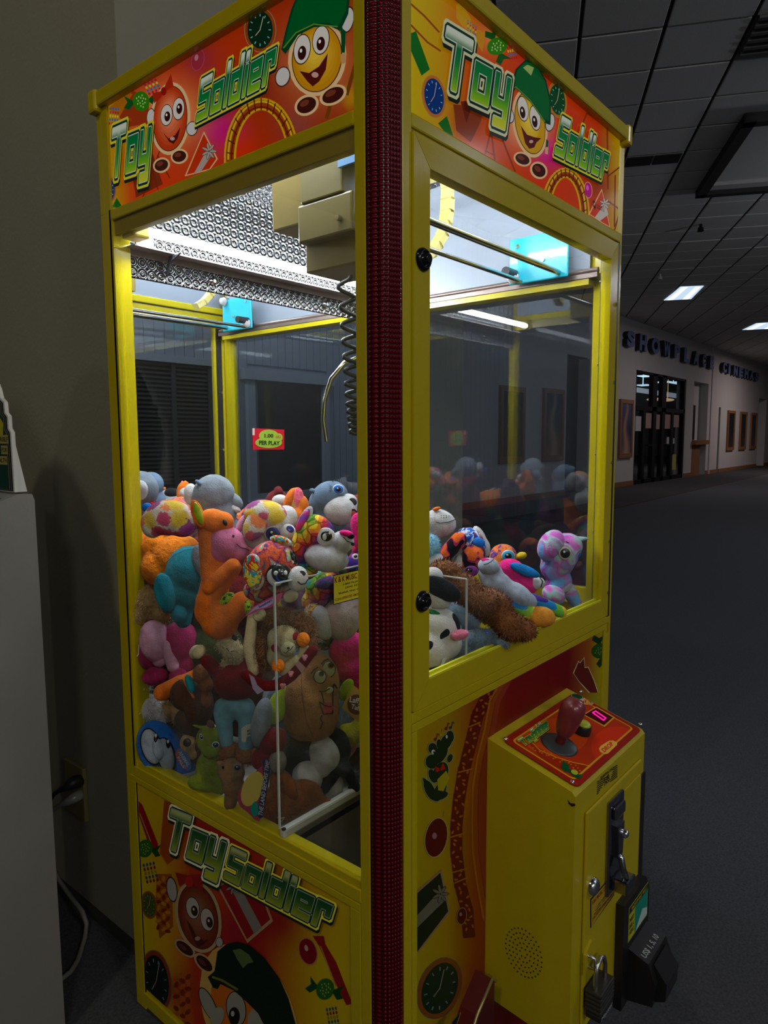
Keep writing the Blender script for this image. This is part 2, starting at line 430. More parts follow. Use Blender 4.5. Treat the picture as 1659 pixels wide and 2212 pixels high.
# recessed light coffer and air vent
mb = MB(); u0, v0, u1, v1 = cof; uu = .11; dep = .05
for (a, b, c, d) in ((u0, v0, u0+uu, v1), (u1-uu, v0, u1, v1), (u0, v1-uu, u1, v1), (u0, v0, u1, v0+uu)):
    q = [uvw(a, b), uvw(c, b), uvw(c, d), uvw(a, d)]
    mb.prism([(p.x, p.y) for p in q], HC-.09, HC+.02)
co = mb.build('ceiling_coffer_frame', mat('coffer_black', (.02, .018, .018), rough=.7), ce)
q = [uvw(u0+uu, v0+uu), uvw(u1-uu, v0+uu), uvw(u1-uu, v1-uu), uvw(u0+uu, v1-uu)]
MB().prism([(p.x, p.y) for p in q], HC+.0, HC+.02).build('coffer_panel', TILE, ce)
q = [uvw(u1-uu-.16, v0+uu), uvw(u1-uu, v0+uu), uvw(u1-uu, v1-uu), uvw(u1-uu-.16, v1-uu)]
MB().prism([(p.x, p.y) for p in q], HC-.04, HC+.0).build('coffer_ledge', WALLC, ce)
vr = MB()
u0, v0, u1, v1 = vent_c
def uprism(mb, a, b, c, d, z0, z1):
    q = [uvw(a, b), uvw(c, b), uvw(c, d), uvw(a, d)]; mb.prism([(p.x, p.y) for p in q], z0, z1)
uprism(vr, u0, v0, u1, (v0+v1)/2-.01, HC-.012, HC+.01); uprism(vr, u0, (v0+v1)/2+.01, u1, v1, HC-.012, HC+.01)
vo = vr.build('ceiling_vent', mat('vent_black', (.008, .008, .008), rough=.6)); tag(vo, 'dark slot air vent set in the ceiling right of the header', 'vent')
mb = MB()
for k in range(6): uprism(mb, 4.85+k*.1, -2.3, 4.89+k*.1, -1.7, HC-.02, HC+.005)
uprism(mb, 4.83, -2.32, 5.46, -1.68, HC+.005, HC+.012)
vo = mb.build('ceiling_vent', mat('vent_grey', (.09, .09, .09), rough=.6)); tag(vo, 'louvred air diffuser at the upper right corner of the ceiling', 'vent')
# sprinklers
for i, (px, py) in enumerate(((1514, 484), (1426, 592))):
    p = P(px, py, 2, HC)
    o = MB().cyl(p, p-Vector((0, 0, .07)), .02).cyl(p-Vector((0, 0, .05)), p-Vector((0, 0, .1)), .035, .045).build('ceiling_sprinkler', BLKF if i == 0 else WALLC)
    tag(o, ['dark sprinkler head hanging from the ceiling above the lit panel', 'sprinkler head hanging from ceiling left of the lit panel'][i], 'sprinkler')
# lit troffers
TRO = mat('troffer_glow', (.8, .85, .9), emit=(.62, .8, 1.0), estr=.9)
TROB = mat('troffer_tube_glow', (.9, .9, .9), emit=(.95, .97, 1.0), estr=2.2)
def troffer(pts, label):
    r = empty('ceiling_light', (sum(p[0] for p in pts)/4, sum(p[1] for p in pts)/4, HC)); tag(r, label, 'ceiling light', 'lit ceiling troffers')
    MB().prism([(p[0], p[1]) for p in pts], HC-.012, HC-.004).build('diffuser', TRO, r)
    a, b, c, d = [Vector((p[0], p[1], 0)) for p in pts]
    for t in (.12, .68):
        q = [a.lerp(b, t), a.lerp(b, t+.2), d.lerp(c, t+.2), d.lerp(c, t)]
        q = [p.lerp((q[0]+q[1]+q[2]+q[3])/4, .06) for p in q]
        MB().prism([(p.x, p.y) for p in q], HC-.016, HC-.0125).build('tube', TROB, r)
    return r
L = lambda px, py: tuple(P(px, py, 2, HC)[:2])
troffer([L(1434, 648), L(1493, 645), L(1520, 617), L(1470, 619)], 'lit fluorescent ceiling panel, the nearer of the two above the cinema wall')
troffer([L(1604, 712), L(1672, 709), L(1700, 694), L(1634, 698)], 'lit fluorescent ceiling panel cut by the right edge of the photo')
for x, y in ((1.2, -3.3), (8.0, -3.0)):
    troffer([(x, y), (x+1.2, y), (x+1.2, y+.6), (x, y+.6)], 'lit ceiling troffer over the hall behind the viewer')
# --- walls
mb = MB().box(.10, .83, FZ, 1.45, 9.2, HC+.05)
wl = mb.build('wall_left', WALLM); struct(wl)
wb = MB()
DX0, DX1, DZ = 17.87, 22.2, 3.03       # cinema entrance
xs = [(-12, 13.7), (14.9, DX0), (DX1, 22.98), (24.6, 26.0), (26.25, 32.15), (33.6, 48)]
for a, b in xs: wb.box(a, YC, FZ, b, YC+.3, HC+.05)
wb.box(DX0, YC, DZ, DX1, YC+.3, HC+.05); wb.box(13.7, YC, 3.07, 14.9, YC+.3, HC+.05)
wb.box(22.98, YC, 3.03, 24.6, YC+.3, HC+.05); wb.box(26.0, YC, 2.3, 26.25, YC+.3, HC+.05); wb.box(32.15, YC, 2.86, 33.6, YC+.3, HC+.05)
wk = wb.build('wall_back', WALLC); struct(wk)
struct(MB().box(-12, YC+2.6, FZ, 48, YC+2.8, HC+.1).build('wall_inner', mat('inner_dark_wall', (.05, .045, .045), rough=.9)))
struct(MB().box(47.5, -5.3, FZ, 48, 9, HC+.05).build('wall_right', WALLC))
struct(MB().box(-12.2, -5.3, FZ, -12, 9.2, HC+.05).build('wall_far_left', WALLM))
struct(MB().box(-12, 9.0, FZ, .1, 9.2, HC+.05).build('wall_rear', WALLM))
# recessed bays behind ticket window and doors
struct(MB().box(22.98, YC+.25, FZ, 24.6, YC+.45, 3.1).build('wall_ticket_bay', WALLC))
struct(MB().box(26.0, YC+.15, FZ, 26.25, YC+.3, 2.35).build('trim_4', mat('grey_recess', (.12, .12, .13), rough=.8)))
struct(MB().box(32.15, YC+.4, FZ, 33.6, YC+.5, 2.9).build('door_3', WALLC))
struct(MB().box(13.7, YC+.28, FZ, 14.9, YC+.3, 3.1).build('door_2', mat('doorway_dark', (.015, .013, .014), rough=.8)))
struct(MB().box(24.93, YC-.03, FZ, 25.05, YC+.02, HC).build('trim_1', WALLC))
bs = MB()
for a, b in xs: bs.box(max(a, 9), YC-.015, FZ, b, YC, FZ+.13)
struct(bs.build('baseboard_back', WOODM))
struct(MB().box(.085, .83, FZ, .10, 9.0, FZ+.02).build('baseboard_left', mat('base_dark', (.03, .03, .03), rough=.9)))
# ticket counter in its bay
t = empty('ticket_counter', (23.8, YC, FZ)); tag(t, 'oak ticket counter with dark window in the recess beside the glass doors', 'counter')
MB().box(23.0, YC+.02, FZ, 24.0, YC+.25, 1.0).build('counter_front', WOODM, t)
MB().box(22.98, YC-.12, 1.0, 24.6, YC+.25, 1.14).build('counter_top', WOODM, t)
MB().box(23.0, YC+.2, 1.15, 23.5, YC+.25, 2.3).build('window_pane', mat('ticket_glass', (.07, .08, .09), rough=.3), t)
MB().box(23.5, YC+.19, 1.15, 23.9, YC+.25, 2.3).build('window_opening', BLKF, t)
# --- cinema entrance
d1 = struct(MB().box(DX0, YC+.02, DZ-.06, DX1, YC+.14, DZ).box(DX0, YC+.02, FZ, DX0+.1, YC+.14, DZ).box(DX1-.12, YC+.02, FZ, DX1, YC+.14, DZ)
    .box(DX0, YC+.02, 1.98, DX1, YC+.14, 2.1).box(DX0, YC+.02, FZ, DX1, YC+.14, FZ+.12).build('door_1', BLKF))
def mull(x0, x1, z0, z1): MB().box(x0, YC+.02, z0, x1, YC+.14, z1).build('mullion', BLKF, d1)
mull(19.25, 19.6, 1.98, DZ); mull(20.05, 20.4, 1.98, DZ)
for a, b in ((18.55, 18.75), (19.35, 19.6), (20.1, 20.35), (20.95, 21.15)): mull(a, b, FZ, 1.98)
for a, b in ((18.0, 19.25), (19.6, 20.05), (20.4, 22.08)):
    MB().box(a, YC+.07, 2.1, b, YC+.08, DZ-.06).build('glass_pane', GLASS, d1)
for a, b in ((17.97, 18.55), (18.75, 19.35), (19.6, 20.1), (20.35, 20.95), (21.15, 22.08)):
    MB().box(a, YC+.07, FZ+.12, b, YC+.08, 1.98).build('glass_pane', GLASS, d1)
for a in (18.9, 20.5): MB().box(a, YC-.02, 1.0, a+.35, YC+.02, 1.05).build('push_bar', DARKM, d1)
PAPER = mat('paper', (.55, .5, .52), rough=.9); PAPER2 = mat('paper_pink', (.45, .28, .24), rough=.9); PAPY = mat('paper_yellow', (.45, .40, .10), rough=.9)
for a, b, z0, z1, m in ((18.02, 18.5, 1.42, 1.82, PAPER), (18.85, 19.3, 1.5, 1.92, PAPER2), (19.65, 20.0, 1.48, 1.9, PAPER2), (20.4, 20.95, 1.5, 1.92, PAPER2), (21.2, 21.75, 1.55, 1.92, PAPER2),
    (20.7, 20.9, 1.0, 1.25, PAPER), (21.2, 21.4, 1.05, 1.22, PAPER), (21.0, 21.62, .25, .72, PAPY)):
    MB().box(a, YC+.055, z0, b, YC+.066, z1).build('posted_notice', m, d1)
# lobby seen through the doors
lob = mat('lobby_glow', (.9, .9, .9), emit=(.5, .6, .72), estr=.35); lob2 = mat('lobby_warm_glow', (.9, .8, .6), emit=(1, .6, .3), estr=.5); LG = mat('lobby_blue_glow', (.8, .9, 1), emit=(.55, .8, 1), estr=1.1)
qa = [P(x_, y_, 1, YC+2.4) for x_, y_ in ((1372, 836), (1480, 853), (1480, 862), (1372, 846))]
o = MB().prism([(p.x, p.z) for p in qa], YC+2.4, YC+2.5, ax=1).build('lobby_bulkhead', lob); struct(o)
o = MB().box(18.5, YC+1.8, FZ, 25, YC+1.9, 1.2).build('lobby_counter', mat('lobby_counter_grey', (.06, .06, .06), rough=.6)); tag(o, 'dim grey counter inside the lobby behind the glass doors', 'counter')
for px_, py_, w_ in ((1380, 812, 16), (1378, 832, 14), (1414, 826, 10), (1426, 825, 12), (1445, 826, 24)):
    p = P(px_, py_, 1, YC+1.6); e_ = P(px_+w_, py_, 1, YC+1.6)
    o = MB().prism([(p.x, YC+1.3), (e_.x, YC+1.3), (e_.x, YC+1.7), (p.x, YC+1.7)], p.z, p.z+.02).box(p.x+.2, YC+1.5, p.z+.02, p.x+.22, YC+1.52, HC+.03).build('lobby_light', LG); tag(o, 'pale blue lit lamp panel inside the lobby behind the door glass', 'ceiling light', 'lobby lamps behind the glass doors')
for i, (px_, py_) in enumerate(((1412, 863), (1428, 862), (1442, 864))):
    x, z = P(px_, py_, 1, YC+1.2).x, P(px_, py_, 1, YC+1.2).z
    o = MB().ell((x, YC+1.2, z), (Vector((.22, 0, 0)), Vector((0, .22, 0)), Vector((0, 0, .05)))).cyl((x, YC+1.2, z), (x, YC+1.2, HC+.03), .01).build('lobby_light', lob2); tag(o, 'warm round lamp inside the lobby above the door rail', 'ceiling light', 'warm lobby lamps behind the glass doors')
# --- SHOWPLACE CINEMAS
LBK = mat('letter_side', (.008, .009, .016), rough=.5); LFR = mat('letter_face', (.13, .17, .36), rough=.8)
sg = empty('wall_sign', (24, YC, 3.6)); tag(sg, 'row of raised blue faced block letters mounted across the far lobby wall', 'sign')
def letter(ch, x0, x1, z0, z1, i):
    vs, fs = text_polys(ch, .06); dep = .13; n = len(vs)
    X = lambda p, y: (x0+(x1-x0)*p[0], y, z0+(z1-z0)*p[1])
    me = bpy.data.meshes.new('letter'); edges = {}
    for f in fs:
        for a, b in zip(f, f[1:]+f[:1]): edges[(a, b)] = 1
    bd = [(a, b) for a, b in edges if (b, a) not in edges]
    mb = MB(); mb.add([X(p, YC-dep) for p in vs], fs, 1)
    mb.add([X(p, YC-dep) for p in vs]+[X(p, YC) for p in vs], [(a, b, b+n, a+n) for a, b in bd], 0)
    mb.build('letter', [LBK, LFR], sg)
def zt(px, py): return P(px, py, 1, YC-.13)
word1 = [(1347, 1370, 712, 750), (1374, 1396, 720, 758), (1400, 1424, 727, 764), (1426, 1447, 735, 770), (1449, 1468, 743, 774), (1470, 1489, 750, 783), (1491, 1508, 757, 788), (1510, 1524, 763, 794), (1526, 1541, 768, 797)]
for i, (ch, q) in enumerate(zip('SHOWPLACE', word1)):
    a = zt(q[0]+9, q[2]); b = zt(q[1]+1, q[3]); letter(ch, a.x, b.x, zt(q[0]+9, q[3]).z+.02, a.z, i)
for i, ch in enumerate('CINEMAS'):
    px = 1559+i*11.6; pa = zt(px+4, 781+i*3.7); pb = zt(px+(7 if ch == 'I' else 11), 805+i*3.1); letter(ch, pa.x, pb.x, zt(px+4, 804+i*3.1).z, pa.z, i)
# --- posters
def poster(x0, x1, z0, z1, cols, label, dep=.06):
    r = empty('framed_poster', ((x0+x1)/2, YC, z0)); tag(r, label, 'poster')
    f = .1
    MB().box(x0, YC-dep, z0, x0+f, YC, z1).box(x1-f, YC-dep, z0, x1, YC, z1).box(x0+f, YC-dep, z0, x1-f, YC, z0+f*1.2).box(x0+f, YC-dep, z1-f, x1-f, YC, z1).build('frame', WOODM, r)
    pr = Print(1, YC-.03, (x0+f, z0+f*1.2, x1-f, z1-f)); c = [s2l(k) for k in cols]
    def fc(p):
        t = (p[1]-z0)/(z1-z0); q = ramp([(0, c[0]), (.45, c[1]), (1, c[2])], t)
        m = math.exp(-((p[0]-(x0+x1)/2-.08*math.sin(t*9))/(.16*(x1-x0)*(1.3-t)))**2)
        return lerp(q, c[3], m*.8)
    pr.bg(10, 24, fc); pr.build('printed_sheet', attr_mat('poster_print', .12, .25), r)
    MB().box(x0+f, YC-.045, z0+f*1.2, x1-f, YC-.041, z1-f).build('glass_pane', GLASS, r)
BL = ((110, 100, 110), (60, 60, 90), (90, 95, 120), (190, 130, 100))
poster(16.72, 17.62, .72, 2.22, BL, 'framed film poster of a pale draped figure, just right of the machine')
poster(10.8, 11.75, .76, 2.24, ((90, 60, 30), (60, 45, 30), (40, 40, 50), (120, 80, 40)), 'wood framed film poster, left one of the two seen through the machine')
poster(12.56, 13.5, .76, 2.28, ((120, 80, 40), (70, 60, 60), (50, 60, 80), (150, 130, 110)), 'wood framed film poster, right one of the two seen through the machine')
DK = ((90, 60, 60), (20, 25, 35), (25, 30, 40), (60, 50, 55))
for i, x in enumerate((27.15, 29.0, 30.75)):
    poster(x, x+1.0, .74, 2.22, DK, ['dark framed film poster nearest the glass doors on the far wall', 'middle one of three dark framed film posters on the far wall', 'dark framed film poster nearest the far recessed door'][i])
# --- opposite side of the hall (seen in the mirror at the back of the machine)
YO = -5.0
wf = struct(MB().box(-12, YO-.3, FZ, 48, YO, HC+.05).build('wall_front', SIDING))
bmesh_board = None; x = 1.6; k = 0
WN = (5.05, 6.27, .55, 2.0)
while x < 9.5:
    z0 = 2.2 if (3.1 < x+.05 < 4.6 or WN[0]-.12 < x+.05 < WN[1]+.12) else FZ
    if bmesh_board is None: bmesh_board = {}
    if z0 not in bmesh_board:
        o = MB().box(0, 0, z0, .122, .02, HC, bev=.004).build('wall_board', SIDING, wf); bmesh_board[z0] = o.data
    else:
        o = bpy.data.objects.new('wall_board', bmesh_board[z0]); C.objects.link(o); o.parent = wf
    o.location = (x, YO, 0); x += .13; k += 1
sh = empty('security_shutter', (3.85, YO, FZ)); tag(sh, 'closed dark slatted shop shutter reflected in the back mirror of the machine', 'shutter')
MB().box(3.05, YO, FZ, 4.62, YO+.02, 2.18).build('backing', BLKF, sh)
SLT = mat('shutter_slat', (.06, .07, .08), rough=.4, metal=.3); sm_ = None
for k in range(44):
    if sm_ is None: o = MB().box(3.1, YO+.03, 0, 4.58, YO+.05, .022).build('slat', SLT, sh); sm_ = o.data
    else: o = bpy.data.objects.new('slat', sm_); C.objects.link(o); o.parent = sh; o.matrix_parent_inverse = world_of(sh).inverted()
    o.location = (0, 0, FZ+.05+k*.048)
for x in (3.35, 3.85, 4.35): MB().box(x, YO+.05, FZ, x+.05, YO+.07, 2.12).build('rail', SLT, sh)
MB().box(3.0, YO, 2.12, 4.7, YO+.1, 2.2).build('header', GREYTRIM, sh)
wi = struct(MB().box(WN[0]-.12, YO, WN[2]-.1, WN[0], YO+.08, WN[3]+.1).box(WN[1], YO, WN[2]-.1, WN[1]+.12, YO+.08, WN[3]+.1).box(WN[0]-.2, YO, WN[3], WN[1]+.2, YO+.12, WN[3]+.13).box(WN[0], YO, WN[2]-.1, WN[1], YO+.08, WN[2]).build('window_1', GREYTRIM))
MB().box(WN[0], YO, WN[2], WN[1], YO+.03, WN[3]).build('window_pane', DARKG, wi)
MB().box(WN[0]+.0, YO+.03, WN[2], WN[0]+.06, YO+.05, WN[3]).build('window_frame', mat('sash_green', (.10, .13, .13), rough=.5), wi)

# ================================================================== kiosk at the left
KX = -.13; KY = .8
KW = mat('kiosk_white', (.22, .215, .20), rough=.6, noise=.05, nscale=8, bump=.1, bscale=120)
kp = lambda px, py: P(px, py, 1, KY)
k = empty('health_kiosk', (KX-.3, KY+.3, FZ)); tag(k, 'white upright kiosk cabinet cut by the left edge of the photo, stepped sign on top', 'kiosk')
ze = kp(72, 1067).z; xr = kp(74, 1067).x; xa = kp(35, 1063).x; zs = kp(0, 1084).z; xs0 = kp(0, 1084).x
sl = (zs-ze)/(xs0-xa)
MB().prism([(xr, FZ), (xr, ze-.012), (xr-.004, ze), (xa, ze), (xa-.5, ze+sl*-.5 if False else ze-.5*abs(sl)), (xa-.5, FZ)], KY, KY+.55, ax=1).build('cabinet', KW, k)
# green print on the sloping console
import itertools
d0 = Vector((xa, 0, ze)); d1v = Vector((-1, 0, -abs(sl))).normalized()
def con(a, b, h=0): n = Vector((-abs(sl), 0, 1)).normalized(); return d0+d1v*a+Vector((0, KY+b, 0))+n*h
mb = MB(); q = [con(.02, .02, .001), con(.4, .02, .001), con(.4, .52, .001), con(.02, .52, .001)]
mb.add(q, [(0, 1, 2, 3)]); mb.build('console_print', mat('kiosk_green', (.0, .10, .05), rough=.5), k)
SX = P(33, 1058, 1, KY+.02).x
steps = [(0, 0), (0, .118), (.010, .126), (.010, .150), (.022, .157), (.024, .178), (.040, .186), (.048, .205), (.10, .27), (.16, .33), (.24, .36)]
yb = KY+.02; zb = ze+.004
out = [(yb+a, zb+b) for a, b in steps]; full = out+[(2*(yb+.24)-a, b) for a, b in out[::-1][1:]]
sgn = MB().prism(full, SX-.001, SX+.006, ax=0).build('sign_board', mat('sign_white', (.62, .62, .60), rough=.5), k)
MB().add([(SX+.006, yb+.003, zb), (SX+.006, yb+.003, zb+.10), (SX+.024, yb+.003, zb), (SX+.006, yb+.02, zb), (SX+.006, yb+.02, zb+.10), (SX+.024, yb+.02, zb)],
    [(0,2,1),(3,4,5),(0,1,4,3),(1,2,5,4),(0,3,5,2)]).build('sign_gusset', mat('sign_white', (1, 1, 1)), k)
pr = Print(0, SX-.0015, (yb, zb, yb+.48, zb+.4))
cen = yb+.24
def inset(e): return [(cen+(a-cen)*(1-e/.24), zb+(b-zb)*(1-e/.36)+e*.25) for a, b in full]
for e, col, l in ((.006, (10, 14, 14), 1), (.012, (140, 140, 120), 2), (.0135, (10, 14, 14), 3), (.019, (150, 150, 120), 4), (.0205, (0, 50, 45), 5)): pr.raw(inset(e), s2l(col), l)
for i, (a0, a1, col) in enumerate(((8, 28, (165, 160, 20)), (30, 48, (190, 120, 15)), (50, 75, (150, 60, 40)), (78, 102, (190, 150, 60)), (105, 130, (150, 60, 40)), (132, 150, (190, 120, 15)), (152, 172, (165, 160, 20)))):
    c0 = (cen, zb+.08)
    pts = [(c0[0]-math.cos(math.radians(t))*r*1.02, c0[1]+math.sin(math.radians(t))*r*.85) for t, r in ((a0, .06), (a0, .2), ((a0+a1)/2, .215), (a1, .2), (a1, .06))]
    pr.raw(pts, s2l(col), 6)
for i, st in enumerate(('YOURSELF', 'FOR', 'HEALTH')):
    z = zb+.10-i*.021; y0 = yb+.014+i*.006; y1 = y0+len(st)*.0085
    # the sheet faces -x, so writing runs toward -y
    pr.raw([(y0-.003, z-.004), (y1+.003, z-.004), (y1+.003, z+.013), (y0-.003, z+.013)], s2l((150, 140, 70)), 7)
    vs, fs = text_polys(st, .02)
    for f in fs: pr.raw([(y1-(y1-y0)*vs[j][0], z+.009*vs[j][1]) for j in f], s2l((15, 15, 20)), 8)
pr.build('sign_print', attr_mat('matte_print', 0, .5), k)
# --- outlet and cords
ow = MB().box(.088, 1.13, .235, .10, 1.235, .385, bev=.003).build('outlet_plate', mat('outlet_ivory', (.20, .17, .06), rough=.5)); tag(ow, 'ivory wall outlet cover plate with two plugs, low on the left wall', 'outlet')
CB = mat('cord_black', (.015, .015, .016), rough=.5); CG = mat('cord_grey', (.22, .22, .20), rough=.5)
def pw(px, py, x): return P(px, py, 0, x)
c = empty('power_cord', pw(160, 1690, .06)); tag(c, 'black power cord plugged into the upper outlet socket', 'power cord')
a = pw(172, 1687, .088); MB().tube([a, pw(160, 1690, .06), pw(145, 1698, .045), pw(128, 1707, .04)], .02, n=12, rs=[.017, .017, .012, .007]).build('plug', CB, c)
MB().tube([pw(135, 1703, .042), pw(118, 1714, .035), pw(104, 1733, .03), pw(93, 1760, .025), pw(80, 1800, .02), pw(70, 1860, .02)], .006).build('cable', CB, c)
c = empty('power_cord', pw(150, 1730, .06)); tag(c, 'grey power cord plugged into the lower socket, trailing down onto the carpet', 'power cord')
MB().tube([pw(174, 1716, .088), pw(160, 1724, .06), pw(146, 1732, .05), pw(132, 1739, .045)], .02, n=12, rs=[.014, .014, .010, .006]).build('plug', mat('plug_clear_grey', (.25, .26, .25), rough=.25), c)
pts = [pw(134, 1738, .045), pw(120, 1745, .04), pw(107, 1760, .035), pw(98, 1785, .03), pw(96, 1820, .04), pw(104, 1855, .05), pw(128, 1902, .06), pw(155, 1940, .06)]
pts += [P(178, 1970, 2, .04), P(187, 1995, 2, .0), P(184, 2025, 2, FZ+.012), P(168, 2075, 2, FZ+.008), P(152, 2100, 2, FZ+.008), P(130, 2117, 2, FZ+.008), P(108, 2120, 2, FZ+.008), P(80, 2110, 2, FZ+.008)]
MB().tube(pts, .006).build('cable', CG, c)
# ================================================================== the claw machine
mach = empty('claw_machine', (W/2, D/2, FZ)); tag(mach, 'tall yellow claw crane machine full of plush toys with bright cartoon headers', 'claw machine')
def part(mb, name, m=Y, par=None): return mb.build(name, m, par if par is not None else mach)
ZR0, ZR1 = 1.688, 1.709          # rail under the headers
ZT = 1.930
# corner posts
part(MB().prism([(0, .056), (0, .038), (.006, .030), (.030, .006), (.038, 0), (.056, 0), (.056, .024), (.024, .056)], FZ+.02, ZT-.01), 'corner_post')
LR = mat('red_lens', (.035, .001, .003), rough=.2, spec=.16)
nt = LR.node_tree; bs_ = nt.nodes['Principled BSDF']; tc = nt.nodes.new('ShaderNodeTexCoord')
w1 = nt.nodes.new('ShaderNodeTexWave'); w1.bands_direction = 'Z'; w1.inputs['Scale'].default_value = 45
w2 = nt.nodes.new('ShaderNodeTexWave'); w2.bands_direction = 'X'; w2.inputs['Scale'].default_value = 70
mm = nt.nodes.new('ShaderNodeMath'); mm.operation = 'MULTIPLY'; bp = nt.nodes.new('ShaderNodeBump'); bp.inputs['Strength'].default_value = .7; bp.inputs['Distance'].default_value = .003
nt.links.new(tc.outputs['Object'], w1.inputs['Vector']); nt.links.new(tc.outputs['Object'], w2.inputs['Vector'])
nt.links.new(w1.outputs['Fac'], mm.inputs[0]); nt.links.new(w2.outputs['Fac'], mm.inputs[1]); nt.links.new(mm.outputs[0], bp.inputs['Height']); nt.links.new(bp.outputs[0], bs_.inputs['Normal'])
cr = nt.nodes.new('ShaderNodeMapRange'); cr.inputs[1].default_value = .0; cr.inputs[2].default_value = .9; cr.inputs[3].default_value = .4; cr.inputs[4].default_value = 2.6
mx = nt.nodes.new('ShaderNodeMix'); mx.data_type = 'RGBA'; mx.blend_type = 'MULTIPLY'; mx.inputs[0].default_value = 1; mx.inputs[6].default_value = (.085, .0012, .006, 1)
nt.links.new(mm.outputs[0], cr.inputs[0]); nt.links.new(cr.outputs[0], mx.inputs[7]); nt.links.new(mx.outputs[2], bs_.inputs['Base Color'])
part(MB().prism([(.001, .037), (-.001, .030), (.006, .014), (.014, .006), (.030, -.001), (.037, .001), (.036, .008), (.008, .036)], FZ+.03, ZT-.002), 'light_strip', LR)
p0 = MB().prism([(0, .706), (0, D), (.036, D), (.036, .712), (.008, .706)], FZ+.02, ZT-.01); part(p0, 'corner_post', YV)
part(MB().prism([(.817, 0), (W, 0), (W, .052), (.802, .052), (.802, .016), (.817, .016)], .80, ZR1), 'corner_post', YV)
part(MB().prism([(.79, 0), (W, 0), (W, .05), (.79, .05)], FZ+.02, .80), 'corner_post')
part(MB().prism([(W-.012, .012), (W, 0), (W, .04), (W-.012, .04)], ZR1, ZT-.01), 'corner_post')
part(MB().prism([(.79, .70), (W, .70), (W, D), (.79, D)], FZ+.02, ZT-.01), 'corner_post')
# headers: rails, lids
def rails(z0, z1, nm, bev=.003):
    part(MB().box(-.001, .056, z0, .022, .708, z1, bev=bev), nm); part(MB().box(.056, -.001, z0, .817, .022, z1, bev=bev), nm)
    part(MB().box(W-.022, .05, z0, W, .70, z1, bev=bev), nm); part(MB().box(.036, D-.022, z0, .79, D, z1, bev=bev), nm)
rails(ZR0, ZR1, 'header_rail')
part(MB().box(-.010, .05, 1.905, .02, D+.006, ZT+.004, bev=.004), 'top_rail'); part(MB().box(.05, -.010, 1.905, W+.008, .02, ZT+.004, bev=.004), 'top_rail')
part(MB().box(W-.02, .02, 1.905, W+.008, D+.006, ZT+.004, bev=.004), 'top_rail'); part(MB().box(-.01, D-.02, 1.905, W, D+.006, ZT+.004, bev=.004), 'top_rail')
part(MB().box(W-.012, -.014, 1.895, W+.012, .02, ZT+.008, bev=.006), 'corner_cap'); part(MB().box(-.014, D-.02, 1.895, .012, D+.01, ZT+.008, bev=.006), 'corner_cap')
part(MB().prism([(.03, .0), (W, 0), (W, D), (0, D), (0, .03)], ZT-.014, ZT-.002), 'roof_panel', WHITEP)
part(MB().box(W-.006, .05, ZR1, W-.001, .70, 1.905), 'header_panel', Y); part(MB().box(.036, D-.006, .55, .79, D-.001, 1.905), 'rear_panel', Y)
# white liner inside the headers
part(MB().box(.0165, .056, ZR1-.02, .019, .70, 1.91).box(.056, .0165, ZR1-.02, .79, .019, 1.91).box(W-.04, .056, 1.61, W-.036, .705, 1.914), 'header_liner', WHITEP)
# ---- header prints
HEADP = attr_mat('header_print', E_HEAD, .12, .35); LOWP = attr_mat('panel_print', 0, .3, 1.75)
def T(ox, oy, s):
    def f(*pts):
        r = [(ox+pts[i]/s, oy+pts[i+1]/s) for i in range(0, len(pts), 2)]
        return r[0] if len(r) == 1 else r
    f.s = s; return f
def sub(hp, nm): return hp
def clock(pr, t, x, y, rx, ry, face, ring, lay, rot=0, k=1.):
    cx, cy = t(x, y); rx /= t.s; ry /= t.s
    pr.ell(cx, cy, rx*1.26, ry*1.2, (150*k, 120*k, 90*k), lay, rot); pr.ell(cx, cy, rx*1.2, ry*1.16, ring, lay+1, rot); pr.ell(cx, cy, rx, ry, face, lay+2, rot)
    for i in range(12):
        a = 2*PI*i/12; c_, s_ = math.cos(a), math.sin(a); r_ = math.radians(rot)
        x1, y1 = rx*.82*c_, ry*.85*s_; x2, y2 = rx*.7*c_, ry*.74*s_
        pr.line([(cx+x1*math.cos(r_)-y1*math.sin(r_), cy+x1*math.sin(r_)+y1*math.cos(r_)), (cx+x2*math.cos(r_)-y2*math.sin(r_), cy+x2*math.sin(r_)+y2*math.cos(r_))], max(1.3, rx*.07), tuple(v*k for v in (130, 180, 190)), lay+3)
    pr.line([(cx, cy), (cx+rx*.25, cy-ry*.7)], max(1., rx*.05), tuple(v*k for v in (190, 190, 170)), lay+3); pr.line([(cx, cy), (cx-rx*.35, cy+ry*.3)], max(1., rx*.06), tuple(v*k for v in (190, 170, 150)), lay+3)
def candy(pr, t, x, y, r, rot, lay, k=1.):
    cx, cy = t(x, y); r /= t.s; a = math.radians(rot); X = (math.cos(a), math.sin(a)); G1 = (40*k, 120*k, 10*k); G2 = (10*k, 80*k, 25*k)
    def q(u, v): return (cx+u*X[0]-v*X[1], cy+u*X[1]+v*X[0])
    for sg in (-1, 1): pr.poly([q(sg*r*.7, 0), q(sg*r*1.9, -r*.9), q(sg*r*1.6, -.1*r), q(sg*r*2.1, .5*r), q(sg*r*1.5, .8*r)], G2, lay)
    pr.ell(cx, cy, r*.95, r*1.15, G1, lay+1, rot)
    for i in range(14):
        u, v = (.55*r*math.cos(i*2.4)*math.sqrt((i+1)/14)), (.8*r*math.sin(i*2.4)*math.sqrt((i+1)/14)); pr.ell(*q(u, v), r*.07, r*.11, (190*k, 200*k, 130*k), lay+2, n=8)
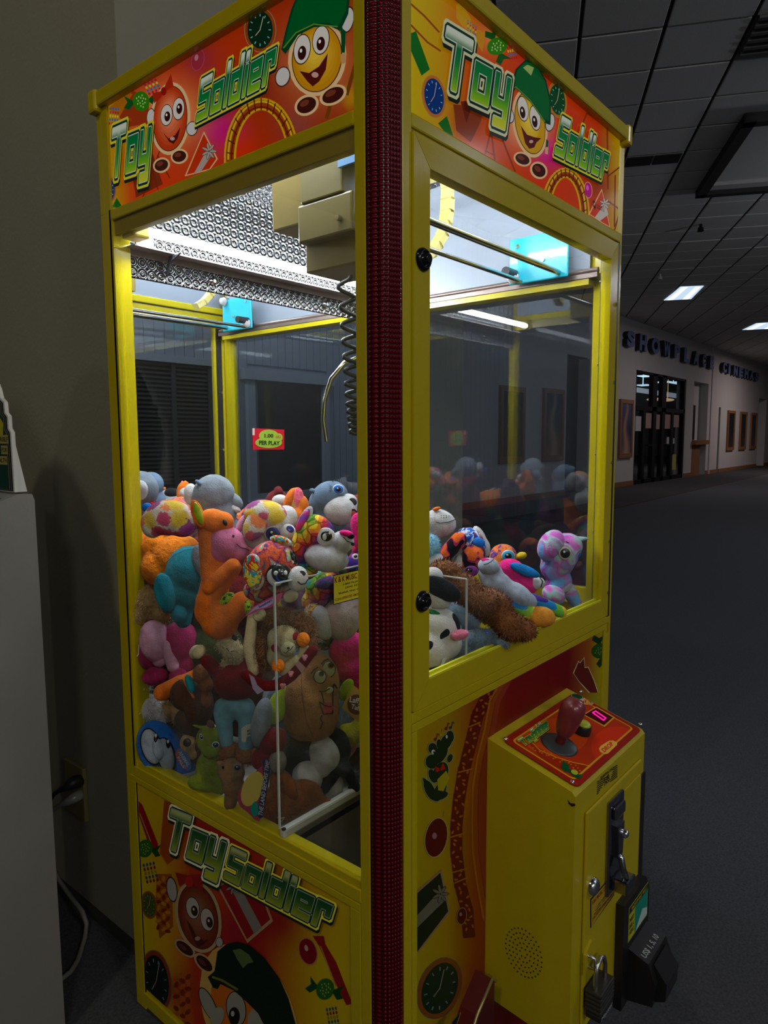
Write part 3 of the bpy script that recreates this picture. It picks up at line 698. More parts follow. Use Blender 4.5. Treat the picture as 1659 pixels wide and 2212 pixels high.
def bars(pr, t, x, y, w, h, rot, lay, k=1., n=4):
    cx, cy = t(x, y); w /= t.s; h /= t.s; a = math.radians(rot); cols = [(30, 110, 170), (170, 30, 60), (200, 190, 60)]
    for i in range(n):
        for j in range(5):
            u = (i-(n-1)/2)*w/n; v = (j-2)*h/5; p = (cx+u*math.cos(a)-v*math.sin(a), cy+u*math.sin(a)+v*math.cos(a))
            pr.ell(*p, w/n*.33, h/5*.42, tuple(m_*k for m_ in cols[j % 3]), lay, rot, n=8)
def gift(pr, pts, band, bow, body, ribbon, lay, k=1.):
    cx = sum(p[0] for p in pts)/len(pts); cy = sum(p[1] for p in pts)/len(pts)
    pr.poly([(cx+(p[0]-cx)*1.12, cy+(p[1]-cy)*1.1) for p in pts], tuple(v*k for v in (215, 170, 120)), lay); pr.poly(pts, body, lay+1); pr.poly(band, ribbon, lay+2)
    x, y, r = bow
    for i in range(7):
        a = PI*2*i/7; pr.ell(x+r*.5*math.cos(a), y+r*.6*math.sin(a), r*.52, r*.2, tuple(v*.35 for v in ribbon), lay+3, math.degrees(a), n=14); pr.ell(x+r*.5*math.cos(a), y+r*.6*math.sin(a), r*.46, r*.14, ribbon, lay+4, math.degrees(a), n=14)
def coaster(pr, cx, cy, rx, ry, a0, a1, wd, lay, k=1.):
    def arc(f, g, w_, col, l):
        pr.line([(cx+rx*f*math.cos(math.radians(a)), cy-ry*f*math.sin(math.radians(a))) for a in range(a0, a1+1, 6)], w_, tuple(v*k for v in col), l)
    arc(1, 0, wd*1.5, (200, 160, 10), lay); arc(1, 0, wd, (150, 60, 5), lay+1); arc(1.05, 0, wd*.25, (205, 170, 20), lay+2); arc(.95, 0, wd*.2, (110, 30, 5), lay+2)
    for a in range(a0+6, a1, 12):
        r_ = math.radians(a); pr.line([(cx+rx*.9*math.cos(r_), cy-ry*.9*math.sin(r_)), (cx+rx*1.1*math.cos(r_), cy-ry*1.1*math.sin(r_))], wd*.16, tuple(v*k for v in (90, 25, 5)), lay+3)
def smiley(pr, c, rx, ry, rot, body, lay, eyes, mouth, feet=(), mitts=(), k=1., halo=True, grad=True, pup=.5):
    """plain smiling balloon figure: oval body, two round eyes, open smile"""
    K = lambda q: tuple(v*k for v in q)
    if halo: pr.ell(*c, rx*1.16, ry*1.11, K((215, 180, 130)), lay, rot)
    for f in feet:
        pr.ell(*f, K((225, 190, 140)), lay) if False else None
        pr.ell(f[0], f[1], f[2]*1.25, f[3]*1.35, K((215, 180, 130)), lay, f[4]); pr.ell(f[0], f[1], f[2], f[3], K((60, 20, 15)), lay+1, f[4]); pr.ell(f[0]-f[2]*.2, f[1]-f[3]*.25, f[2]*.5, f[3]*.4, K((110, 50, 30)), lay+2, f[4])
    for m_ in mitts:
        pr.ell(m_[0], m_[1], m_[2]*1.15, m_[3]*1.12, K((60, 25, 20)), lay+1, m_[4]); pr.ell(m_[0], m_[1], m_[2], m_[3], K((195, 190, 185)), lay+2, m_[4])
    pr.ell(*c, rx, ry, K((60, 25, 15)), lay+2, rot, n=40)
    bc = body
    pr.ell(c[0], c[1], rx*.965, ry*.975, K(bc[0]), lay+3, rot, n=40)
    n = 8
    for i in range(1, n):
        q = i/n; pr.ell(c[0]-rx*.1*q, c[1]-ry*.22*q, rx*.94*(1-q*.85), ry*.94*(1-q*.85), K(lerp(bc[0], bc[1], q)), lay+3+i*.3, rot, n=30)
    for (x, y, a, b, ro, px_, py_) in eyes:
        pr.ell(x, y, a*1.1, b*1.08, K((70, 25, 15)), lay+6, ro); pr.ell(x, y, a, b, K((205, 200, 190)), lay+7, ro)
        pr.ell(x+px_, y+py_, a*pup*1.05, b*pup, K((50, 15, 12)), lay+8, ro); pr.ell(x+px_-a*.12, y+py_-b*.15, a*.16, b*.14, K((220, 220, 215)), lay+9, ro)
    if mouth:
        pr.poly(mouth, K((80, 20, 15)), lay+7); mx_ = sum(p[0] for p in mouth)/len(mouth); my_ = sum(p[1] for p in mouth)/len(mouth)
        r0 = rx*.14; pr.ell(mx_, my_+ry*.06, r0, r0*.8, K((190, 150, 140)), lay+8, rot)
# left header (plane x = 0)
hp = MB().box(.006, .056, ZR1, .010, .708, 1.905).build('header_panel', WHITEP, mach)
pr = Print(0, .0055, (.056, ZR1, .727, 1.905)); t = T(200, 0, 2.765)
part(MB().box(-.0005, .727, ZR1-.004, .008, .7425, 1.905), 'header_post')
pr.bg(46, 14, blobcol([(0, (160, 60, 5)), (.06, (150, 40, 8)), (.5, (185, 50, 5)), (.86, (200, 60, 5)), (.93, (185, 120, 0)), (1, (180, 150, 10))],
  [(478, 285, 48, (195, 0, 120)), (430, 130, 48, (150, 40, 50)), (575, 190, 60, (140, 32, 10)), (640, 270, 50, (140, 60, 50)), (370, 250, 75, (230, 150, 90)), (260, 300, 30, (190, 140, 0)), (685, 140, 100, (190, 110, 60)), (350, 400, 45, (205, 50, 5)), (520, 330, 50, (205, 45, 5)), (760, 210, 22, (190, 150, 10))], pr))  # the dull purplish-red blob is glare painted into the art
pr.poly(t(230, 1000, 330, 830, 420, 1100, 260, 1180), (120, 40, 10), 1)
for a in ((300, 1180, 420, 850), (390, 1130, 330, 900), (460, 1060, 390, 930)): pr.line(t(*a), 2.5, (120, 30, 10), 1)
for a, b in ((1400, 700), (1520, 560)): pr.line([t(a, b), t(a+70, b-250)], 8, (110, 60, 5), 1)
pr.poly(t(155, 690, 240, 540, 340, 590, 330, 740, 200, 760), (150, 50, 15), 1); pr.poly(t(95, 650, 185, 570, 240, 560, 160, 700), (170, 100, 10), 1)
candy(pr, t, 292, 605, 52, -8, 3); bars(pr, t, 355, 510, 90, 100, -25, 4); bars(pr, t, 130, 695, 60, 110, 5, 4)
pr.ell(*t(630, 358), 14, 24, (175, 60, 90), 2, 12); pr.ell(*t(630, 358), 12.5, 22, (150, 40, 55), 3, 12); pr.ell(*t(622, 345), 4, 7, (190, 120, 130), 4, 12)
pr.ell(*t(98, 1135), 14, 27, (150, 100, 60), 3)
clock(pr, t, 100, 1135, 33, 66, (0, 40, 95), (150, 70, 20), 3); clock(pr, t, 1003, 180, 76, 112, (8, 40, 22), (140, 60, 10), 3)
pr.poly(t(115, 1240, 145, 1182, 172, 1225, 168, 1240), (0, 95, 15), 2); pr.poly(t(55, 1010, 75, 1040, 60, 1070), (0, 95, 15), 2)
coaster(pr, *t(1010, 950), 68, 118, 0, 180, 17, 3)
gift(pr, t(565, 1045, 668, 800, 742, 950, 700, 1010), t(608, 1040, 700, 870, 730, 905, 655, 1020), (*t(700, 905), 17), (185, 45, 10), (165, 150, 140), 6)
smiley(pr, t(468, 710), 37, 71, 4, ((185, 55, 15), (235, 150, 110)), 8, [(*t(448, 690), 12, 22, 5, 2, 3), (*t(520, 652), 12, 23, 5, 2, 0)],
   t(425, 790, 460, 830, 500, 810, 532, 760, 515, 830, 490, 862, 465, 850), feet=[(*t(415, 988), 15, 12, -25), (*t(522, 935), 15, 12, -15)], mitts=[(*t(352, 700), 8, 17, 5), (*t(598, 770), 11, 14, 10)], grad=True)
pr.poly(t(365, 560, 425, 545, 475, 445, 492, 520, 440, 545, 410, 590, 375, 620), (165, 35, 15), 16); pr.ell(*t(432, 548), 6, 9, (140, 20, 10), 17)
smiley(pr, t(1345, 350), 54, 74, 8, ((190, 130, 10), (225, 190, 60)), 8, [(*t(1258, 298), 17, 31, 8, 0, 8), (*t(1370, 243), 17, 30, 8, 0, 8)],
   t(1243, 428, 1300, 440, 1360, 400, 1412, 322, 1400, 420, 1360, 490, 1322, 520, 1290, 490), feet=[(*t(1282, 630), 22, 16, -30), (*t(1440, 570), 25, 15, -28)], mitts=[(*t(1140, 460), 14, 20, 15), (*t(1528, 120), 12, 26, 10)])
pr.poly(t(1135, 300, 1160, 190, 1195, 60, 1225, -10, 1545, -10, 1535, 90, 1488, 190, 1420, 160, 1330, 168, 1235, 215, 1180, 300, 1160, 328), (0, 60, 30), 18)
pr.poly(t(1150, 285, 1175, 180, 1215, 40, 1240, -10, 1530, -10, 1520, 70, 1475, 165, 1410, 140, 1320, 148, 1220, 195, 1165, 290), (0, 85, 35), 19); pr.line(t(1150, 290, 1225, 200, 1330, 150, 1470, 165), 3, (90, 130, 40), 20)
pr.poly(t(1490, 170, 1520, 190, 1515, 320, 1495, 320), (0, 70, 35), 18); pr.poly(t(1490, 330, 1522, 318, 1522, 380, 1492, 388), (190, 140, 90), 19)
pr.logo('Toy', t(112, 1050), t(348, 965), t(130, 775), 24); pr.logo('Soldier', t(632, 712), t(1088, 470), t(657, 485), 24)
pr.build('header_print', HEADP, hp)
# right header (plane y = 0)
hp = MB().box(.056, .006, ZR1, .815, .010, 1.905).build('header_panel', WHITEP, mach)
pr = Print(1, .0055, (.0565, ZR1, .814, 1.905)); t = T(860, 0, 3.19)
pr.bg(46, 14, blobcol([(0, (190, 165, 0)), (.10, (185, 140, 0)), (.2, (190, 70, 5)), (.5, (200, 50, 5)), (.85, (190, 50, 5)), (.9, (170, 90, 5)), (1, (185, 150, 5))],
  [(1185, 330, 38, (200, 0, 130)), (1150, 150, 28, (190, 20, 90)), (1140, 270, 50, (235, 180, 130)), (1010, 40, 45, (200, 110, 20)), (1010, 260, 40, (150, 60, 5)), (1290, 400, 40, (150, 50, 5)), (1060, 80, 40, (210, 120, 60)), (1230, 220, 30, (195, 50, 5))], pr))
pr.poly(t(85, 230, 122, 215, 218, 478, 160, 522, 85, 345), (0, 95, 15), 1); pr.poly(t(275, 850, 335, 800, 378, 935, 330, 925), (0, 95, 15), 1)
for a in ((90, 30, 180, 110, 280, 220), (90, 175, 200, 290, 290, 350)): pr.line(t(*a), 4, (140, 60, 5), 1)
for a in ((640, 900, 600, 1060), (640, 900, 665, 1100), (600, 1040, 665, 1070), (690, 890, 805, 1180), (1250, 900, 1300, 780, 1370, 830), (1440, 870, 1445, 1300), (1440, 1220, 1540, 1140), (1440, 1380, 1535, 1450), (1495, 1210, 1490, 1560), (1530, 1440, 1490, 1590)): pr.line(t(*a), 3.2, (125, 45, 5), 1)
pr.poly(t(380, 720, 600, 740, 560, 860, 500, 980, 400, 900), (125, 45, 5), 1); pr.poly(t(430, 700, 520, 690, 470, 850), (90, 25, 5), 2)
pr.poly(t(400, 30, 440, 20, 500, 130, 520, 240, 440, 180, 400, 120), (190, 140, 20), 1); pr.poly(t(540, 200, 600, 230, 580, 360, 530, 280), (190, 130, 20), 1)
for i in range(4): bars(pr, t, 480+i*18, 180+i*14, 12, 90, 0, 2, n=1)
candy(pr, t, 680, 320, 62, 66, 3); bars(pr, t, 780, 350, 62, 130, -12, 3)
clock(pr, t, 245, 665, 66, 125, (0, 45, 110), (180, 100, 20), 3, -8); clock(pr, t, 1095, 690, 52, 105, (5, 65, 30), (175, 110, 20), 3, -8)
coaster(pr, *t(1150, 1480), 42, 90, 0, 180, 14, 3)
pr.ell(*t(1308, 1310), 9, 18, (225, 150, 90), 3, -5); pr.ell(*t(1308, 1310), 7.5, 16.5, (180, 10, 130), 4, -5); pr.ell(*t(1302, 1295), 3, 6, (215, 90, 190), 5, -5)
gift(pr, t(1318, 1475, 1400, 1315, 1452, 1560, 1400, 1530), t(1350, 1500, 1425, 1400, 1445, 1480, 1385, 1525), (*t(1420, 1405), 12), (190, 50, 10), (185, 175, 165), 6)
pr.text('C', t(1335, 1425), t(1350, 1440), t(1338, 1372), (20, 15, 15), 12, .04); pr.text('A', t(1347, 1440), t(1358, 1446), t(1349, 1400), (20, 15, 15), 12, .04)
pr.text('COASTAL', t(1364, 1420), t(1404, 1440), t(1365, 1404), (20, 15, 15), 12); pr.text('AMUSEMENTS, INC.', t(1364, 1440), t(1418, 1467), t(1365, 1425), (20, 15, 15), 12)
smiley(pr, t(903, 850), 32, 68, -9, ((195, 145, 10), (225, 200, 70)), 8, [(*t(852, 752), 11, 26, -8, -1, 8), (*t(936, 815), 11, 26, -8, -1, 8)],
   t(838, 868, 880, 930, 930, 948, 978, 955, 945, 985, 930, 1018, 897, 1028, 868, 990), feet=[(*t(852, 1098), 16, 11, 25), (*t(965, 1175), 16, 13, 45)], mitts=[(*t(755, 790), 10, 18, -20), (*t(1042, 845), 9, 18, 10)])
pr.poly(t(762, 615, 800, 480, 868, 415, 940, 435, 1010, 555, 1045, 700, 1040, 865, 1000, 850, 900, 705, 800, 612, 778, 655), (0, 55, 30), 18)
pr.poly(t(775, 600, 810, 490, 870, 428, 935, 447, 1000, 560, 1034, 700, 1030, 840, 995, 820, 905, 690, 800, 598), (0, 90, 40), 19)
pr.poly(t(850, 470, 880, 450, 925, 470, 915, 500, 905, 525, 880, 500), (150, 170, 90), 20); pr.line(t(772, 618, 800, 603, 900, 695, 1000, 840), 2.5, (80, 130, 50), 20)
pr.poly(t(1012, 960, 1026, 975, 1022, 1015, 1008, 1015), (0, 70, 35), 18); pr.poly(t(1004, 1020, 1025, 1015, 1022, 1068, 1002, 1062), (200, 160, 110), 19)
pr.logo('Toy', t(272, 550), t(738, 775), t(322, 185), 24, lite=True); pr.logo('Soldier', t(1068, 1038), t(1418, 1222), t(1112, 802), 24)
pr.build('header_print', HEADP, hp)
# ---- left window and rail below
part(MB().box(.008, .052, .56, .012, .71, ZR0), 'window_pane', GLASS)
part(MB().box(-.001, .056, .538, .004, .708, .560, bev=.0015), 'window_rail'); part(MB().box(.004, .05, .545, .030, .712, .572, bev=.002), 'window_sill')
part(MB().box(.004, .05, 1.66, .02, .706, 1.688), 'inner_rail', mat('yellow_brown', (.24, .17, .01), rough=.4))
part(MB().box(W-.022, .05, .86, W, .70, .90), 'window_rail'); part(MB().box(W-.022, .05, 1.60, W-.008, .70, ZR0), 'inner_rail')
part(MB().box(W-.013, .05, .90, W-.009, .70, ZR0-.01), 'window_pane', glassy('side_glass', (.86, .9, .95), 1.75))
# lower panel left: raised rim, art sheet
lp = MB().box(.003, .056, FZ+.06, .008, .708, .5365).build('lower_panel', Y, mach)
MB().box(-.0012, .057, .524, .006, .728, .5365, bev=.001).build('panel_rim', Y, lp); MB().box(-.0012, .706, FZ+.06, .006, .728, .5235, bev=.001).build('panel_rim', Y, lp); MB().box(-.0012, .057, FZ+.06, .006, .079, .5235, bev=.001).build('panel_rim', Y, lp)
pr = Print(0, .0026, (.079, FZ+.07, .706, .524)); t = T(280, 1660, 3.072)
pr.bg(40, 30, blobcol([(0, (150, 130, 5)), (.12, (150, 125, 5)), (.35, (125, 30, 10)), (.7, (130, 30, 8)), (.85, (150, 110, 5)), (1, (150, 130, 5))],
  [(700, 1990, 70, (150, 120, 5)), (600, 1990, 80, (110, 15, 12)), (520, 2010, 60, (110, 10, 25)), (400, 1960, 50, (150, 120, 30)), (320, 1740, 60, (150, 125, 5)), (440, 1800, 50, (120, 20, 10)), (650, 1830, 60, (120, 20, 8)), (735, 2100, 60, (150, 130, 5)), (390, 2140, 50, (110, 40, 8))], pr))
pr.poly(t(230, 210, 280, 230, 300, 600, 250, 640, 200, 560), (120, 50, 5), 1); pr.poly(t(180, 700, 280, 700, 290, 1050, 200, 1130, 170, 950), (115, 60, 8), 1)
for i in range(26): pr.ell(*t(205+37*math.sin(i*2.1)+20, 730+i*14), 4, 7, ((90, 25, 5) if i % 2 else (140, 90, 10)), 2, i*40, n=7)
for i in range(26): pr.ell(*t(350+45*math.sin(i*2.1), 1370+i*13), 5, 8, ((90, 25, 5) if i % 2 else (130, 60, 10)), 2, i*40, n=7)
pr.poly(t(60, 215, 85, 240, 110, 300, 190, 500, 180, 590, 120, 480, 62, 310), (110, 10, 15), 3); pr.line(t(70, 300, 140, 480), 2.5, (140, 90, 70), 4)
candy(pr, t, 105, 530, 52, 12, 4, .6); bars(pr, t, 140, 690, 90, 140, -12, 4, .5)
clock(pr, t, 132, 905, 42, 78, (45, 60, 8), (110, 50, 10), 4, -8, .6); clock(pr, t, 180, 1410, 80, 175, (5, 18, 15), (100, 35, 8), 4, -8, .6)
gift(pr, t(600, 785, 680, 735, 850, 770, 935, 1000, 782, 1132), t(675, 790, 740, 790, 880, 1050, 830, 1095), (*t(690, 780), 17), (105, 8, 12), (95, 90, 85), 5, .6)
smiley(pr, t(460, 980), 42, 72, -12, ((135, 40, 8), (170, 120, 90)), 9, [(*t(425, 922), 13.5, 23, -10, 4, 6), (*t(522, 998), 13.5, 24, -10, 5, 6)],
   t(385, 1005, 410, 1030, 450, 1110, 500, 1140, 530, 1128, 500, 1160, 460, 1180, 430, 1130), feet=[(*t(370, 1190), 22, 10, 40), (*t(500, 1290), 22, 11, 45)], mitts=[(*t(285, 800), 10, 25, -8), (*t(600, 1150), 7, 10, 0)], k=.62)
pr.poly(t(312, 685, 390, 705, 485, 700, 498, 820, 440, 770, 400, 740, 340, 780), (105, 12, 10), 20); pr.ell(*t(405, 745), 9, 12, (125, 20, 15), 21)
pr.ell(*t(1185, 1212), 20, 31, (130, 90, 50), 4, -15); pr.ell(*t(1185, 1212), 18, 28, (95, 5, 18), 5, -15); pr.ell(*t(1175, 1190), 4, 7, (140, 110, 100), 6, -15)
pr.poly(t(1215, 1110, 1290, 1110, 1300, 1165, 1370, 1280, 1480, 1560, 1440, 1570, 1380, 1450, 1260, 1180), (105, 15, 12), 3); pr.line(t(1270, 1180, 1370, 1440), 2.5, (130, 90, 60), 4)
candy(pr, t, 1300, 1462, 62, 15, 5, .6); bars(pr, t, 1350, 1650, 80, 140, -10, 4, .5)
pr.ell(*t(800, 1640), 95, 165, (150, 120, 60), 9, -22); pr.ell(*t(730, 1640), 52, 100, (150, 75, 8), 10, -22)
pr.ell(*t(712, 1590), 22, 38, (45, 20, 10), 12, -8); pr.ell(*t(712, 1590), 20, 36, (110, 110, 100), 13, -8); pr.ell(*t(700, 1640), 12, 20, (15, 10, 8), 14); pr.ell(*t(690, 1622), 4, 6, (130, 130, 120), 15)
pr.ell(*t(850, 1690), 20, 34, (110, 110, 100), 13, -8)
pr.poly(t(525, 1380, 570, 1340, 590, 1210, 650, 1160, 720, 1145, 800, 1165, 900, 1250, 1000, 1385, 1060, 1520, 1110, 1700, 900, 1700, 860, 1620, 780, 1540, 700, 1470, 610, 1425, 590, 1460, 560, 1450), (8, 22, 14), 16)
pr.poly(t(690, 1200, 740, 1190, 800, 1230, 830, 1280, 790, 1290, 760, 1320, 720, 1260), (60, 75, 40), 17); pr.line(t(560, 1380, 620, 1400, 720, 1460), 5, (80, 80, 20), 17)
pr.ell(*t(530, 1560), 14, 40, (15, 12, 8), 18, -25); pr.ell(*t(530, 1560), 12.5, 38, (110, 110, 100), 19, -25); pr.ell(*t(590, 1640), 14, 22, (110, 110, 100), 19, 20)
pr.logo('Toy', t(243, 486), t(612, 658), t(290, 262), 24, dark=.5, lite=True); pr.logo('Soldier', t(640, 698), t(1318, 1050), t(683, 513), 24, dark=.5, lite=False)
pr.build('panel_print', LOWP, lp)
part(MB().box(.004, .03, FZ+.015, W-.004, D-.004, FZ+.07), 'plinth', mat('plinth_dark', (.05, .04, .01), rough=.6))
part(MB().box(W-.004, .05, FZ+.06, W-.001, .70, .86), 'side_panel'); part(MB().box(-.0012, .057, FZ+.03, .006, .735, FZ+.059), 'base_rail')
for i, (x, y) in enumerate(((.05, .06), (.05, .69), (.77, .06), (.77, .69))): part(MB().cyl((x, y, FZ), (x, y, FZ+.03), .02), 'foot', BLK)
# ---- front: door, rails, lower panel
dr = empty('front_door', (.43, 0, .85)); dr.parent = mach; dr.matrix_parent_inverse = world_of(mach).inverted()
YD = -.004; dx0, dx1, dz0, dz1 = .057, .8, .8446, 1.6828; gx0, gx1, gz0, gz1 = .0955, .7625, .8855, 1.6428
def fr(pts, m, nm='door_frame'): MB().prism(pts, YD, .018, ax=1).build(nm, m, dr)
fr([(dx0, dz0), (gx0, gz0), (gx0, gz1), (dx0, dz1)], YV); fr([(gx1, gz0), (dx1, dz0), (dx1, dz1), (gx1, gz1)], YV)
e = .0008
fr([(dx0+e, dz0), (dx1-e, dz0), (gx1-e, gz0), (gx0+e, gz0)], YH); fr([(dx0+e, dz1), (gx0+e, gz1), (gx1-e, gz1), (dx1-e, dz1)], YH)
bd = MB().box(gx0, YD+.001, gz0, gx1, YD+.005, gz0+.003).box(gx0, YD+.014, gz0, gx1, YD+.018, gz0+.0035).build('glass_bead', mat('yellow_bright', (.62, .60, .02), rough=.3), dr)
MB().box(gx0-.002, .004, gz0-.002, gx1+.002, .008, gz1+.002).build('door_glass', GLASS, dr)
MB().box(.8005, -.001, .84, .817, .012, ZR0-.002).build('hinge', BLK, dr)
hx0, hx1 = .7655, .7875
MB().box(hx0, .0165, .86, hx1, .021, 1.66).build('hinge_leaf', BLK, dr)
for z in (1.60, 1.42, 1.22, 1.04):
    for dx in (.3, .75): MB().cyl((hx0+(hx1-hx0)*dx, .021, z), (hx0+(hx1-hx0)*dx, .024, z), .004).build('hinge_screw', CHR, dr)
for z in (1.55, 1.38, 1.2, 1.02, .9): MB().cyl((.794, YD-.002, z), (.794, YD, z), .004).build('hinge_screw', CHR, dr)
for z in (1.513, 1.0125):
    lk = MB().lathe((.0775, YD, z), (0, -1, 0), [(.0165, 0), (.0165, .003), (.013, .007), (.011, .007), (.0105, .004), (.0075, .004), (.0075, .012), (.006, .013)], n=28).build('lock', mat('lock_black', (.02, .022, .025), rough=.15, metal=.7), dr)
    MB().cyl((.0775, YD-.013, z), (.0775, YD-.0145, z), .0035).build('lock_core', CHR, dr) if False else None
part(MB().box(.056, -.001, .8245, .817, .02, .8415, bev=.0015), 'window_rail')
lp = MB().box(.056, .003, FZ+.06, .817, .008, .8235).build('lower_panel', Y, mach)
MB().box(.057, -.0012, .8105, .8015, .006, .8235, bev=.001).build('panel_rim', Y, lp); MB().box(.057, -.0012, FZ+.06, .0695, .006, .8100, bev=.001).build('panel_rim', Y, lp); MB().box(.789, -.0012, FZ+.06, .8015, .006, .8100, bev=.001).build('panel_rim', Y, lp)
pr = Print(1, .0026, (.0695, FZ+.07, .789, .8105)); t = T(870, 1360, 2.596)
pr.bg(36, 36, blobcol([(0, (125, 110, 5)), (.12, (120, 95, 5)), (.24, (110, 45, 5)), (.4, (90, 12, 8)), (.75, (85, 5, 8)), (.9, (120, 60, 10)), (.97, (130, 110, 5)), (1, (130, 115, 5))],
  [(930, 1600, 30, (125, 90, 5)), (1290, 1520, 34, (120, 115, 15)), (900, 1950, 30, (120, 105, 5)), (1030, 2180, 40, (80, 5, 6)), (1000, 1450, 30, (110, 55, 8))], pr))
band = [(560, 290), (500, 400), (470, 560), (430, 720), (405, 880), (400, 1060), (405, 1250), (430, 1430), (465, 1620)]
pr.line([t(*q) for q in band], 13, (110, 50, 8), 2); pr.line([(t(*q)[0]-5, t(*q)[1]) for q in band], 4, (125, 75, 10), 3); pr.line([(t(*q)[0]+13, t(*q)[1]) for q in band], 10, (105, 38, 18), 2)
track = [(480, 360), (420, 480), (380, 640), (340, 800), (315, 950), (300, 1100), (300, 1250), (320, 1420), (360, 1580), (370, 1700)]
pr.line([t(*q) for q in track], 26, (70, 12, 6), 3)
for i in range(60):
    u = i/60*8.99; a, b = track[int(u)], track[int(u)+1]; f_ = u-int(u); x = a[0]+(b[0]-a[0])*f_; y = a[1]+(b[1]-a[1])*f_
    pr.ell(*t(x+24*math.sin(i*2.3), y), 2.4, 4.5, (125, 65, 10), 4, i*37, n=7)
for q in ((430, 520, 370, 545), (390, 780, 310, 800), (345, 1140, 262, 1165), (355, 1340, 280, 1360), (360, 1390, 290, 1420)): pr.line(t(*q), 3, (125, 75, 12), 5)
G = (8, 26, 14)
K = lambda x, y, a, b, r=0: (pr.ell(*t(x, y), a/2.596+2, b/2.596+2, (95, 105, 70), 5, r), pr.ell(*t(x, y), a/2.596, b/2.596, G, 6, r))
for q in ((165, 665, 24, 30), (200, 640, 13, 26), (205, 700, 60, 34, -55), (240, 630, 30, 50, 28), (262, 600, 22, 34), (160, 740, 34, 40), (210, 800, 40, 60, 20), (165, 820, 20, 40, -20), (150, 900, 26, 62, -25), (205, 905, 30, 62, 25), (262, 720, 14, 24, 20), (135, 870, 12, 44, -30), (220, 930, 34, 18, -30)): K(*q)
pr.ell(*t(168, 685), 4, 5, (150, 150, 140), 8); pr.ell(*t(172, 688), 2, 3, (10, 10, 10), 9); pr.ell(*t(243, 600), 2, 4, (140, 150, 150), 8)
pr.poly(t(178, 765, 200, 775, 205, 790, 183, 800), (130, 15, 12), 8); pr.poly(t(222, 745, 206, 778, 210, 790, 238, 780), (130, 15, 12), 8); pr.poly(t(190, 840, 240, 790, 258, 830, 225, 905, 195, 900), (120, 110, 10), 8)
for x, y, c in ((180, 600, (95, 5, 20)), (208, 575, (120, 110, 20)), (240, 540, (95, 5, 20)), (265, 535, (10, 45, 45))): pr.ell(*t(x, y+14), 2.6, 3.5, c, 8); pr.line([t(x+6, y+12), t(x+12, y-18), t(x+20, y-12)], 1.6, c, 8)
pr.ell(*t(185, 1165), 25, 44, (125, 115, 60), 5, 10); pr.ell(*t(185, 1165), 23, 42, (62, 3, 8), 6, 10); pr.ell(*t(175, 1155), 5, 7, (110, 75, 80), 7); pr.ell(*t(172, 1160), 10, 18, (80, 10, 20), 6.5, 10); pr.ell(*t(232, 1032), 3, 6, (110, 95, 20), 6)
gift(pr, t(75, 1480, 208, 1362, 252, 1578, 78, 1805), t(78, 1600, 225, 1440, 240, 1510, 78, 1670), (*t(208, 1480), 19), (10, 22, 14), (75, 72, 60), 6, .5)
pr.ell(*t(328, 1605), 11, 19, (120, 95, 60), 6, 8); pr.ell(*t(328, 1605), 9.5, 17.5, (62, 3, 8), 7, 8); pr.ell(*t(322, 1595), 3, 4, (110, 80, 80), 8)
clock(pr, t, 205, 2010, 95, 150, (15, 30, 12), (95, 50, 8), 4, 20, .5)
# arrow and candy above the control box
t2 = T(1220, 1270, 11.06)
pr.poly(t2(190, 2030, 320, 1740, 360, 1780, 460, 1650, 480, 1890, 560, 1880, 700, 2200, 800, 2500, 560, 2500, 340, 2250), (160, 150, 110), 3); pr.poly(t2(210, 2040, 325, 1760, 360, 1800, 450, 1680, 470, 1910, 550, 1900, 680, 2200, 780, 2500, 600, 2500, 340, 2230), (75, 18, 8), 4)
candy(pr, t2, 850, 1500, 190, 80, 4, .5)
pr.build('panel_print', LOWP, lp)
# prize flap
fz = lambda px, py: P(px, py, 1, -.03)
fp = MB().prism([(.085, FZ+.03), (.262, FZ+.03), (.262, .285), (.25, .297), (.20, .26), (.13, .17), (.095, .10), (.085, .04)], -.03, .003, ax=1).build('prize_flap', mat('flap_red', (.10, .006, .006), rough=.3), mach)
pts = [(.262, .285), (.25, .297), (.20, .26), (.13, .17), (.095, .10), (.085, .04)]
MB().tube([(a, -.032, b) for a, b in pts], .003).build('flap_edge', mat('brass_edge', (.35, .3, .12), rough=.3, metal=.6), fp)
pr = Print(1, -.0304, (.086, FZ+.04, .262, .30))
pr.ell(955, 2190, 38, 66, (140, 120, 60), 1, 20); pr.ell(957, 2190, 35, 62, (6, 18, 12), 2, 20); pr.ell(950, 2225, 26, 40, (120, 60, 8), 3, 12); pr.ell(960, 2205, 9, 16, (110, 110, 105), 4); pr.ell(962, 2210, 4, 8, (10, 8, 8), 5); pr.ell(992, 2160, 5, 22, (105, 100, 95), 3, 18)
pr.build('flap_print', LOWP, fp)
# ================================================================== inside the cabinet
MIRM = mat('mirror', (.80, .83, .86), rough=.0, metal=1)
part(MB().box(.036, MIR, .575, .79, MIR+.004, 1.60), 'mirror', MIRM)
part(MB().box(0, .7, .56, .036, .712, ZR1), 'jamb_strip', YV)
